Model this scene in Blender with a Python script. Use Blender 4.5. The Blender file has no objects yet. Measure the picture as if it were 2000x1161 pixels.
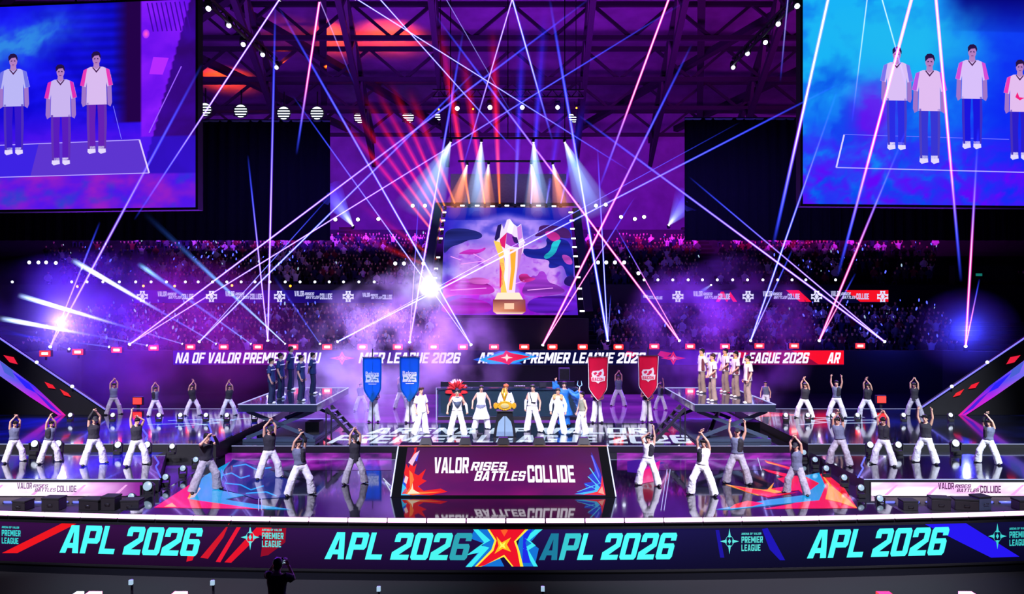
import bpy, bmesh, math, random
from mathutils import Vector, Matrix, noise
from mathutils.geometry import tessellate_polygon

random.seed(7)
SC = bpy.context.scene
COL = SC.collection
F = 1500.0      # focal length in pixels for a 2000 px wide frame
HY = 590.0      # eye level in the photograph
CH = 5.6        # camera height above the stage floor


def at(px, py, Y):
    return Vector(((px - 1000.0) * Y / F, Y, CH - (py - HY) * Y / F))


def onz(px, py, z):
    return at(px, py, F * (CH - z) / (py - HY))


def lin(c):
    out = []
    for v in c[:3]:
        v = v / 255.0
        out.append(v / 12.92 if v <= 0.04045 else ((v + 0.055) / 1.055) ** 2.4)
    return tuple(out)


# ------------------------------------------------------------------ materials
def pbr(name, rgb, rough=0.5, metal=0.0, noise_amt=0.0, noise_scale=8.0, coat=0.0):
    m = bpy.data.materials.new(name)
    m.use_nodes = True
    nt = m.node_tree
    b = nt.nodes['Principled BSDF']
    c = lin(rgb)
    b.inputs['Base Color'].default_value = (*c, 1)
    b.inputs['Roughness'].default_value = rough
    b.inputs['Metallic'].default_value = metal
    b.inputs['Coat Weight'].default_value = coat
    if noise_amt > 0:
        tc = nt.nodes.new('ShaderNodeTexCoord')
        n = nt.nodes.new('ShaderNodeTexNoise')
        n.inputs['Scale'].default_value = noise_scale
        n.inputs['Detail'].default_value = 4
        r = nt.nodes.new('ShaderNodeValToRGB')
        r.color_ramp.elements[0].position = 0.3
        r.color_ramp.elements[1].position = 0.7
        r.color_ramp.elements[0].color = (*[v * (1 - noise_amt) for v in c], 1)
        r.color_ramp.elements[1].color = (*[min(1, v * (1 + noise_amt)) for v in c], 1)
        nt.links.new(tc.outputs['Object'], n.inputs['Vector'])
        nt.links.new(n.outputs['Fac'], r.inputs['Fac'])
        nt.links.new(r.outputs['Color'], b.inputs['Base Color'])
    return m


def emit(name, rgb, strength, sample=False):
    m = bpy.data.materials.new(name)
    m.use_nodes = True
    nt = m.node_tree
    b = nt.nodes['Principled BSDF']
    c = lin(rgb)
    b.inputs['Base Color'].default_value = (0.02, 0.02, 0.02, 1)
    b.inputs['Roughness'].default_value = 0.4
    b.inputs['Emission Color'].default_value = (*c, 1)
    b.inputs['Emission Strength'].default_value = strength
    m.cycles.emission_sampling = 'AUTO' if sample else 'NONE'
    return m


def screen(name, strength, rough=0.35, sample=False, base=(8, 8, 10), coat=0.0):
    """a lit LED surface whose picture is stored per corner in the attribute Col"""
    m = bpy.data.materials.new(name)
    m.use_nodes = True
    nt = m.node_tree
    b = nt.nodes['Principled BSDF']
    a = nt.nodes.new('ShaderNodeAttribute')
    a.attribute_name = 'Col'
    b.inputs['Base Color'].default_value = (*lin(base), 1)
    b.inputs['Roughness'].default_value = rough
    b.inputs['Coat Weight'].default_value = coat
    b.inputs['Coat Roughness'].default_value = 0.05
    if rough > .3: b.inputs['Specular IOR Level'].default_value = 0.05
    nt.links.new(a.outputs['Color'], b.inputs['Emission Color'])
    b.inputs['Emission Strength'].default_value = strength
    m.cycles.emission_sampling = 'AUTO' if sample else 'NONE'
    return m


def beam_material(name, strength=1.0, power=2.0):
    """glowing shell that stands in for light scattered along a beam: adds to what lies behind, softest at the rim"""
    m = bpy.data.materials.new(name)
    m.use_nodes = True
    nt = m.node_tree
    nt.nodes.clear()
    out = nt.nodes.new('ShaderNodeOutputMaterial')
    add = nt.nodes.new('ShaderNodeAddShader')
    tr = nt.nodes.new('ShaderNodeBsdfTransparent')
    em = nt.nodes.new('ShaderNodeEmission')
    a = nt.nodes.new('ShaderNodeAttribute')
    a.attribute_name = 'Col'
    lw = nt.nodes.new('ShaderNodeLayerWeight')
    lw.inputs['Blend'].default_value = 0.5
    inv = nt.nodes.new('ShaderNodeMath'); inv.operation = 'SUBTRACT'
    inv.inputs[0].default_value = 1.0
    pw = nt.nodes.new('ShaderNodeMath'); pw.operation = 'POWER'
    pw.inputs[1].default_value = power
    ml = nt.nodes.new('ShaderNodeMath'); ml.operation = 'MULTIPLY'
    ml.inputs[1].default_value = strength
    nt.links.new(lw.outputs['Facing'], inv.inputs[1])
    nt.links.new(inv.outputs[0], pw.inputs[0])
    nt.links.new(pw.outputs[0], ml.inputs[0])
    nt.links.new(a.outputs['Color'], em.inputs['Color'])
    nt.links.new(ml.outputs[0], em.inputs['Strength'])
    nt.links.new(tr.outputs[0], add.inputs[0])
    nt.links.new(em.outputs[0], add.inputs[1])
    nt.links.new(add.outputs[0], out.inputs['Surface'])
    m.cycles.emission_sampling = 'NONE'
    return m


# ------------------------------------------------------------------ objects
def tag(o, label=None, cat=None, group=None, kind=None):
    if label: o['label'] = label
    if cat: o['category'] = cat
    if group: o['group'] = group
    if kind: o['kind'] = kind
    return o


def thing(name, label, cat, loc=(0, 0, 0), rotz=0.0, group=None):
    o = bpy.data.objects.new(name, None)
    o.empty_display_size = 0.2
    COL.objects.link(o)
    o.location = loc
    o.rotation_euler = (0, 0, rotz)
    return tag(o, label, cat, group)


def put(name, me, mats=None, parent=None, loc=None, rot=None):
    o = bpy.data.objects.new(name, me)
    COL.objects.link(o)
    if mats is not None:
        if not isinstance(mats, (list, tuple)):
            mats = [mats]
        if len(me.materials) == 0:
            for m in mats:
                me.materials.append(m)
        else:
            for i, m in enumerate(mats):
                if i < len(o.material_slots) and me.materials[i] is not m:
                    o.material_slots[i].link = 'OBJECT'
                    o.material_slots[i].material = m
    if parent is not None:
        o.parent = parent
    if loc is not None: o.location = loc
    if rot is not None: o.rotation_euler = rot
    return o


def copy_tree(o, parent=None):
    c = o.copy()
    COL.objects.link(c)
    if parent is not None:
        c.parent = parent
    for ch in list(o.children):
        copy_tree(ch, c)
    return c


def to_mesh(name, bm, smooth=False):
    bmesh.ops.recalc_face_normals(bm, faces=bm.faces[:])
    me = bpy.data.meshes.new(name)
    bm.to_mesh(me)
    bm.free()
    if smooth:
        me.polygons.foreach_set('use_smooth', [True] * len(me.polygons))
    return me


def box(bm, lo, hi):
    x0, y0, z0 = lo; x1, y1, z1 = hi
    v = [bm.verts.new(p) for p in ((x0, y0, z0), (x1, y0, z0), (x1, y1, z0), (x0, y1, z0),
                                   (x0, y0, z1), (x1, y0, z1), (x1, y1, z1), (x0, y1, z1))]
    for f in ((0, 3, 2, 1), (4, 5, 6, 7), (0, 1, 5, 4), (1, 2, 6, 5), (2, 3, 7, 6), (3, 0, 4, 7)):
        bm.faces.new([v[i] for i in f])


def box_mesh(name, lo, hi, bevel=0.0):
    bm = bmesh.new()
    box(bm, lo, hi)
    if bevel > 0:
        bmesh.ops.bevel(bm, geom=bm.edges[:], offset=bevel, segments=2, affect='EDGES', profile=0.5)
    return to_mesh(name, bm)


def frame_of(t, hint=Vector((1, 0, 0))):
    t = t.normalized()
    s = hint - t * hint.dot(t)
    if s.length < 0.15:
        h2 = Vector((0, 1, 0)); s = h2 - t * h2.dot(t)
        if s.length < 0.15:
            h2 = Vector((0, 0, 1)); s = h2 - t * h2.dot(t)
    s.normalize()
    return s, t.cross(s).normalized()


def loft(bm, pts, radii, seg=12, caps=True, bulge=0.45):
    """closed tube through pts; each radius is r or (across, depth)"""
    pts = [Vector(p) for p in pts]
    n = len(pts)
    rings = []
    for i, p in enumerate(pts):
        t = (pts[min(i + 1, n - 1)] - pts[max(i - 1, 0)])
        s, f = frame_of(t)
        r = radii[i]
        rx, ry = (r, r) if not isinstance(r, (tuple, list)) else r
        rings.append([bm.verts.new(p + s * (rx * math.cos(2 * math.pi * k / seg)) + f * (ry * math.sin(2 * math.pi * k / seg))) for k in range(seg)])
    for a, b in zip(rings[:-1], rings[1:]):
        for k in range(seg):
            bm.faces.new((a[k], a[(k + 1) % seg], b[(k + 1) % seg], b[k]))
    if caps:
        for ring, p, q, rr in ((rings[0], pts[0], pts[1], radii[0]), (rings[-1], pts[-1], pts[-2], radii[-1])):
            r = rr if not isinstance(rr, (tuple, list)) else min(rr)
            c = bm.verts.new(p + (p - q).normalized() * r * bulge)
            for k in range(seg):
                bm.faces.new((ring[k], ring[(k + 1) % seg], c))
    return rings


def ball(bm, c, r, u=14, v=9, M=None):
    r = (r, r, r) if not isinstance(r, (tuple, list)) else r
    m = Matrix.Translation(Vector(c)) @ (M if M else Matrix.Identity(4)) @ Matrix.Diagonal((*r, 1))
    return bmesh.ops.create_uvsphere(bm, u_segments=u, v_segments=v, radius=1.0, matrix=m)['verts']


def rod(bm, a, b, r, seg=6):
    loft(bm, [a, b], [r, r], seg=seg, bulge=0.0)


def beamrect(bm, a, b, w, h):
    """square section bar from a to b"""
    a, b = Vector(a), Vector(b)
    t = (b - a)
    s, f = frame_of(t)
    va = [bm.verts.new(a + s * i * w / 2 + f * j * h / 2) for i, j in ((-1, -1), (1, -1), (1, 1), (-1, 1))]
    vb = [bm.verts.new(b + s * i * w / 2 + f * j * h / 2) for i, j in ((-1, -1), (1, -1), (1, 1), (-1, 1))]
    bm.faces.new(va); bm.faces.new(vb[::-1])
    for k in range(4):
        bm.faces.new((va[k], vb[k], vb[(k + 1) % 4], va[(k + 1) % 4]))


# ------------------------------------------------------------------ LED pictures
class Art:
    """a flat (or gently curved) LED picture: polygons with per corner colours on thin layers"""
    def __init__(self, fn, step=0.004):
        self.fn = fn; self.step = step
        self.v = []; self.f = []; self.c = []

    def grid(self, u0, v0, u1, v1, nu, nv, colfn, layer=0):
        b = len(self.v)
        cols = []
        for j in range(nv + 1):
            for i in range(nu + 1):
                u = u0 + (u1 - u0) * i / nu; v = v0 + (v1 - v0) * j / nv
                self.v.append(self.fn(u, v, layer * self.step)); cols.append(colfn(u, v))
        for j in range(nv):
            for i in range(nu):
                q = (j * (nu + 1) + i, j * (nu + 1) + i + 1, (j + 1) * (nu + 1) + i + 1, (j + 1) * (nu + 1) + i)
                self.f.append(tuple(b + k for k in q)); self.c.append([cols[k] for k in q])

    def poly(self, pts, col, layer=1, grad=None):
        b = len(self.v)
        cols = [col] * len(pts) if grad is None else list(grad)
        for p in pts:
            self.v.append(self.fn(p[0], p[1], layer * self.step))
        if len(pts) <= 3:
            tris = [tuple(range(len(pts)))]
        else:
            tris = tessellate_polygon([[Vector((p[0], p[1], 0)) for p in pts]])
        for t in tris:
            self.f.append(tuple(b + k for k in t)); self.c.append([cols[k] for k in t])

    def line(self, pts, w, col, layer=1):
        for a, b in zip(pts[:-1], pts[1:]):
            a = Vector((a[0], a[1])); b = Vector((b[0], b[1]))
            d = (b - a)
            if d.length < 1e-9: continue
            n = Vector((-d.y, d.x)).normalized() * w / 2
            self.poly([a + n, a - n, b - n, b + n], col, layer)

    def disc(self, c, rx, ry, col, layer=1, n=16, edge=None):
        pts = [(c[0] + rx * math.cos(2 * math.pi * k / n), c[1] + ry * math.sin(2 * math.pi * k / n)) for k in range(n)]
        if edge is None:
            self.poly(pts, col, layer)
        else:
            for k in range(n):
                self.poly([c, pts[k], pts[(k + 1) % n]], None, layer, grad=[col, edge, edge])

    def text(self, s, u, v, cw, h, col, layer=2, gap=0.14, shear=0.0, space=0.5, fx=None):
        x = u
        for ch in s:
            if ch == ' ':
                x += cw * space; continue
            w = cw * GW.get(ch, 1.0)
            for pl in GLYPH[ch]:
                pts = [(x + p[0] * w + shear * p[1] * h, v + p[1] * h) for p in pl]
                c = col if fx is None else fx((x - u))
                self.poly(pts, c, layer)
            x += w + cw * gap
        return x - cw * gap

    def width(self, s, cw, gap=0.14, space=0.5):
        x = 0
        for ch in s:
            x += cw * space if ch == ' ' else cw * (GW.get(ch, 1.0) + gap)
        return x - cw * gap

    def mesh(self, name, local=(0, 0, 0)):
        me = bpy.data.meshes.new(name)
        L = Vector(local)
        me.from_pydata([Vector(p) - L for p in self.v], [], self.f)
        at_ = me.color_attributes.new('Col', 'FLOAT_COLOR', 'CORNER')
        flat = []
        for cs in self.c:
            for c in cs:
                flat.extend((*c, 1.0))
        at_.data.foreach_set('color', flat)
        me.update()
        return me


def _r(x0, y0, x1, y1): return [(x0, y0), (x1, y0), (x1, y1), (x0, y1)]
_a, _b, _c = 0.32, 0.19, 0.1
_TC = [(0, 1 - _c), (0, 1 - _b), (1, 1 - _b), (1, 1 - _c), (1 - _c, 1), (_c, 1)]
_BC = [(0, _c), (_c, 0), (1 - _c, 0), (1, _c), (1, _b), (0, _b)]
_L = _r(0, _b, _a, 1 - _b); _R = _r(1 - _a, _b, 1, 1 - _b)
_PT = [(0, 1 - _b), (1, 1 - _b), (1, 1 - _c), (1 - _c, 1), (0, 1)]
_PM = [(_a, .36), (1 - _c, .36), (1, .46), (1, .55), (_a, .55)]
GLYPH = {
    'O': [_TC, _BC, _L, _R], '0': [_TC, _BC, _L, _R],
    'P': [_PT, _r(0, 0, _a, 1 - _b), _r(1 - _a, .5, 1, 1 - _b), _PM],
    'R': [_PT, _r(0, 0, _a, 1 - _b), _r(1 - _a, .5, 1, 1 - _b), _PM, [(.42, .4), (.64, 0), (1, 0), (.76, .4)]],
    'L': [_r(0, 0, _a, 1), _r(_a, 0, 1, _b)],
    'E': [_r(0, 0, _a, 1), _r(_a, 0, 1, _b), _r(_a, 1 - _b, 1, 1), _r(_a, .41, .9, .59)],
    'F': [_r(0, 0, _a, 1), _r(_a, 1 - _b, 1, 1), _r(_a, .41, .9, .6)],
    '2': [_TC, _r(1 - _a, .55, 1, 1 - _b), _r(0, .66, _a, 1 - _b), [(0, _b), (.42, _b), (1, .5), (1, .6), (1 - _a, .6), (0, .28)], _r(0, 0, 1, _b)],
    '6': [_TC, _BC, _L, _r(1 - _a, _b, 1, .5), [(_a, .42), (1, .42), (1, .5), (1 - _c, .6), (_a, .6)], _r(1 - _a, .7, 1, 1 - _b)],
    'A': [[(0, 0), (.32, 0), (.56, 1), (.3, 1)], [(.68, 0), (1, 0), (.72, 1), (.46, 1)], _r(.2, .18, .8, .36)],
    'V': [[(.3, 0), (.56, 0), (.32, 1), (0, 1)], [(.46, 0), (.72, 0), (1, 1), (.68, 1)]],
    'M': [_r(0, 0, .25, 1), _r(.75, 0, 1, 1), [(.4, .25), (.6, .25), (.28, 1), (0, 1)], [(.4, .25), (.6, .25), (1, 1), (.72, 1)]],
    'N': [_r(0, 0, .28, 1), _r(.72, 0, 1, 1), [(.7, 0), (1, 0), (.3, 1), (0, 1)]],
    'I': [_r(0, 0, 1, 1)],
    'G': [_TC, _BC, _L, _r(1 - _a, _b, 1, .52), _r(.5, .38, 1, .54), _r(1 - _a, .7, 1, 1 - _b)],
    'U': [_BC, _r(0, _b, _a, 1), _r(1 - _a, _b, 1, 1)],
    'S': [_TC, _BC, _r(0, .5, _a, 1 - _b), _r(1 - _a, _b, 1, .5), _r(0, .41, 1, .6), _r(1 - _a, .7, 1, 1 - _b), _r(0, _b, _a, .3)],
    'B': [_r(0, 0, _a, 1), [(_a, 1 - _b), (1, 1 - _b), (1, 1 - _c), (1 - _c, 1), (_a, 1)], [(_a, 0), (1 - _c, 0), (1, _c), (1, _b), (_a, _b)],
          _r(_a, .41, .94, .59), _r(1 - _a, _b, 1, .45), _r(1 - _a, .55, 1, 1 - _b)],
    'T': [_r(.33, 0, .67, 1 - _b), _r(0, 1 - _b, 1, 1)],
    'C': [_TC, _BC, _L, _r(1 - _a, .64, 1, 1 - _b), _r(1 - _a, _b, 1, .36)],
    'D': [_PT, [(0, 0), (1 - _c, 0), (1, _c), (1, _b), (0, _b)], _L, _R],
    'X': [[(0, 0), (.36, 0), (1, 1), (.64, 1)], [(.64, 0), (1, 0), (.36, 1), (0, 1)]],
}
GW = {'I': 0.36, 'M': 1.3, 'N': 1.05, 'L': 0.9, 'E': 0.9, 'F': 0.9, 'A': 1.1, 'V': 1.1}


def font_polys(s, size):
    """polygons of a line of text in the built-in face, centred on 0,0"""
    cu = bpy.data.curves.new('lettering', 'FONT')
    cu.body = s; cu.size = size; cu.align_x = 'CENTER'; cu.offset = size * 0.02
    o = bpy.data.objects.new('lettering', cu)
    COL.objects.link(o)
    dg = bpy.context.evaluated_depsgraph_get()
    me = bpy.data.meshes.new_from_object(o.evaluated_get(dg))
    out = [[(me.vertices[i].co.x, me.vertices[i].co.y) for i in p.vertices] for p in me.polygons]
    bpy.data.objects.remove(o); bpy.data.curves.remove(cu); bpy.data.meshes.remove(me)
    return out


def mix(a, b, t):
    t = max(0.0, min(1.0, t))
    return tuple(x + (y - x) * t for x, y in zip(a, b))


def fbm(x, y, s=1.0, seed=0.0):
    return noise.fractal(Vector((x * s, y * s, seed)), 1.0, 2.0, 4) * 0.5 + 0.5

# ------------------------------------------------------------------ people
def remeshed(bm, name, vox, smooth=3, crumple=0.0, cs=9.0):
    bmesh.ops.recalc_face_normals(bm, faces=bm.faces[:])
    me = bpy.data.meshes.new('tmp'); bm.to_mesh(me); bm.free()
    o = bpy.data.objects.new('tmp', me); COL.objects.link(o)
    r = o.modifiers.new('r', 'REMESH'); r.mode = 'VOXEL'; r.voxel_size = vox
    s = o.modifiers.new('s', 'SMOOTH'); s.factor = 0.5; s.iterations = smooth
    dg = bpy.context.evaluated_depsgraph_get()
    res = bpy.data.meshes.new_from_object(o.evaluated_get(dg))
    res.name = name
    bpy.data.objects.remove(o); bpy.data.meshes.remove(me)
    if crumple > 0:
        for v in res.vertices:
            n = noise.noise(Vector((v.co.x * cs, v.co.y * cs, v.co.z * cs * 0.6))) + 0.6 * noise.noise(Vector((v.co.x * cs * 2.2, v.co.y * cs * 2.2, v.co.z * cs * 2.6)))
            v.co += v.normal * n * crumple
        res.update()
    res.polygons.foreach_set('use_smooth', [True] * len(res.polygons))
    return res


def join_bm(me, bm, mat_index=1):
    """append the shapes in bm to mesh me with another material slot"""
    b2 = bmesh.new(); b2.from_mesh(me)
    bmesh.ops.recalc_face_normals(bm, faces=bm.faces[:])
    for f in bm.faces: f.material_index = mat_index; f.smooth = True
    t = bpy.data.meshes.new('t'); bm.to_mesh(t); bm.free()
    b2.from_mesh(t); bpy.data.meshes.remove(t)
    b2.to_mesh(me); b2.free()


def V(*a): return Vector(a)


def pose(**k):
    """joint positions for a 1.75 m figure facing -Y; a is the -X side, b the +X side"""
    p = dict(pel=V(0, 0, .93), chest=V(0, 0, 1.36), head=V(0, -.015, 1.625), yaw=0.0, pitch=0.0, tilt=0.0, tw=0.0,
             kneea=V(-.11, -.02, .49), kneeb=V(.11, -.02, .49), anka=V(-.12, .02, .085), ankb=V(.12, .02, .085),
             toea=20, toeb=-20,
             elba=V(-.27, .02, 1.13), elbb=V(.27, .02, 1.13), wria=V(-.27, -.06, .88), wrib=V(.27, -.06, .88),
             handa=None, handb=None, curl=0.35)
    p.update(k)
    return p


STANCE = dict(pel=V(0, 0, .86), kneea=V(-.24, -.07, .47), kneeb=V(.24, -.07, .47), anka=V(-.33, .0, .085), ankb=V(.33, .0, .085), toea=-25, toeb=25)


def ST(**k):
    d = dict(STANCE); d.update(k); return pose(**d)


POSES = {
    # arms raised, elbows out, hands crossing above a bowed head
    'overhead': ST(chest=V(0, -.02, 1.29), head=V(0, -.08, 1.54), pitch=25, elba=V(-.175, -.11, 1.66), elbb=V(.175, -.11, 1.66),
                   wria=V(-.04, -.16, 1.83), wrib=V(.06, -.12, 1.85)),
    # both arms straight up in a narrow V
    'highvee': ST(chest=V(0, -.01, 1.29), head=V(0, -.05, 1.55), elba=V(-.24, -.06, 1.61), elbb=V(.24, -.06, 1.61),
                  wria=V(-.22, -.09, 1.86), wrib=V(.22, -.09, 1.86)),
    # one arm straight up, other folded over the head
    'reach': ST(chest=V(.02, -.02, 1.29), head=V(.0, -.07, 1.54), pitch=15, elba=V(-.20, -.14, 1.58), elbb=V(.22, -.03, 1.62),
                wria=V(.0, -.16, 1.72), wrib=V(.18, -.05, 1.92)),
    # leaning, hands stacked in a line above the head
    'stacked': ST(pel=V(.03, 0, .86), chest=V(-.03, -.03, 1.29), head=V(-.03, -.08, 1.54), pitch=20, kneeb=V(.28, -.10, .46), ankb=V(.36, -.02, .085),
                  elba=V(-.165, -.15, 1.61), elbb=V(.15, -.14, 1.64), wria=V(-.02, -.19, 1.80), wrib=V(.03, -.16, 1.88)),
    # crouched, forearms crossed in front of the face
    'guard': ST(pel=V(.02, .03, .84), chest=V(-.02, -.03, 1.25), head=V(-.03, -.1, 1.49), pitch=18, elba=V(-.28, -.22, 1.36), elbb=V(.26, -.16, 1.30),
                wria=V(-.12, -.3, 1.57), wrib=V(.10, -.28, 1.52), kneea=V(-.28, -.05, .46), anka=V(-.40, .02, .085)),
    # arms a little away from the body, fists, feet apart
    'proud': pose(pel=V(0, 0, .90), chest=V(0, .0, 1.33), head=V(0, -.02, 1.595), kneea=V(-.19, -.04, .48), kneeb=V(.19, -.04, .48), anka=V(-.27, .03, .085),
                  ankb=V(.27, .03, .085), toea=-20, toeb=20, elba=V(-.34, .02, 1.13), elbb=V(.34, .02, 1.13), wria=V(-.37, -.08, .90), wrib=V(.37, -.08, .90), curl=1.0),
    # weight on one leg, arms hanging
    'idle': pose(pel=V(.02, 0, .925), anka=V(-.13, -.01, .085), ankb=V(.12, .03, .085), kneea=V(-.11, -.04, .49), elba=V(-.26, .0, 1.11), wria=V(-.25, -.10, .87), elbb=V(.27, .04, 1.11), wrib=V(.27, -.04, .86), curl=0.6),
    'casual': pose(pel=V(.03, 0, .92), chest=V(0, 0, 1.345), kneea=V(-.19, -.06, .48), anka=V(-.31, -.02, .085), ankb=V(.24, .03, .085), kneeb=V(.17, -.01, .48),
                   toea=-18, toeb=15, elba=V(-.28, .0, 1.11), wria=V(-.27, -.10, .87), elbb=V(.29, .04, 1.11), wrib=V(.29, -.04, .86), curl=0.6),
    # both hands brought forward to the waist
    'present': pose(elba=V(-.27, -.04, 1.12), elbb=V(.27, -.04, 1.12), wria=V(-.17, -.25, 1.04), wrib=V(.17, -.25, 1.04), toea=-12, toeb=12),
    # hands clasped behind the back
    'behind': pose(elba=V(-.26, .1, 1.13), elbb=V(.26, .1, 1.13), wria=V(-.10, .17, .95), wrib=V(.10, .19, .93), toea=-10, toeb=10),
    # hands clasped low in front
    'clasped': pose(elba=V(-.26, -.03, 1.12), elbb=V(.26, -.03, 1.12), wria=V(-.07, -.19, .93), wrib=V(.07, -.2, .92), toea=-10, toeb=10),
    # gripping an upright pole in front of the chest
    'bearer': pose(anka=V(-.17, .0, .085), ankb=V(.17, .0, .085), toea=-15, toeb=15, elba=V(-.26, -.13, 1.14), elbb=V(.27, -.12, 1.1),
                   wria=V(-.05, -.30, 1.27), wrib=V(.05, -.29, 1.02), curl=1.0),
    # one arm raised high with a staff, other spread
    'flourish': pose(elba=V(-.30, -.05, 1.57), wria=V(-.34, -.08, 1.82), elbb=V(.36, -.10, 1.28), wrib=V(.55, -.18, 1.40), curl=0.8, toea=-15, toeb=15),
    # camera held to the eye
    'camera': pose(head=V(0, -.05, 1.61), elba=V(-.26, -.18, 1.32), elbb=V(.30, -.18, 1.36), wria=V(-.09, -.26, 1.56), wrib=V(.16, -.24, 1.60), curl=0.8),
}


def hand(bm, w, d, palm, side, curl):
    """palm with four unequal bent fingers and a thumb leaving its side"""
    d = d.normalized()
    n = (palm - d * palm.dot(d))
    if n.length < 1e-3: n = Vector((0, -1, 0)) - d * d.dot(Vector((0, -1, 0)))
    if n.length < 1e-3: n = Vector((1, 0, 0))
    n.normalize()
    s = d.cross(n).normalized() * side
    loft(bm, [w - d * .01, w + d * .03, w + d * .085], [(.026, .02), (.038, .017), (.036, .014)], seg=8)
    for k, (o, L) in enumerate(((-.028, .062), (-.009, .075), (.010, .07), (.028, .055))):
        p0 = w + d * .075 + s * o
        a1 = curl * 0.9; a2 = curl * 2.0; a3 = curl * 2.7
        p1 = p0 + (d * math.cos(a1) + n * math.sin(a1)) * L * .45
        p2 = p1 + (d * math.cos(a2) + n * math.sin(a2)) * L * .33
        p3 = p2 + (d * math.cos(a3) + n * math.sin(a3)) * L * .24
        loft(bm, [p0, p1, p2, p3], [.0095, .009, .008, .0065], seg=6)
    q0 = w + d * .02 + s * -.03 + n * .004
    q1 = q0 + (d * .6 - s * .7 + n * .35).normalized() * .038
    q2 = q1 + (d * .85 - s * .2 + n * .5 * (0.4 + curl)).normalized() * .032
    loft(bm, [q0, q1, q2], [.012, .0105, .008], seg=6)


CACHE = {}
SUB = {}


def once(key, fn):
    if key not in SUB: SUB[key] = fn()
    return SUB[key]


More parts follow.
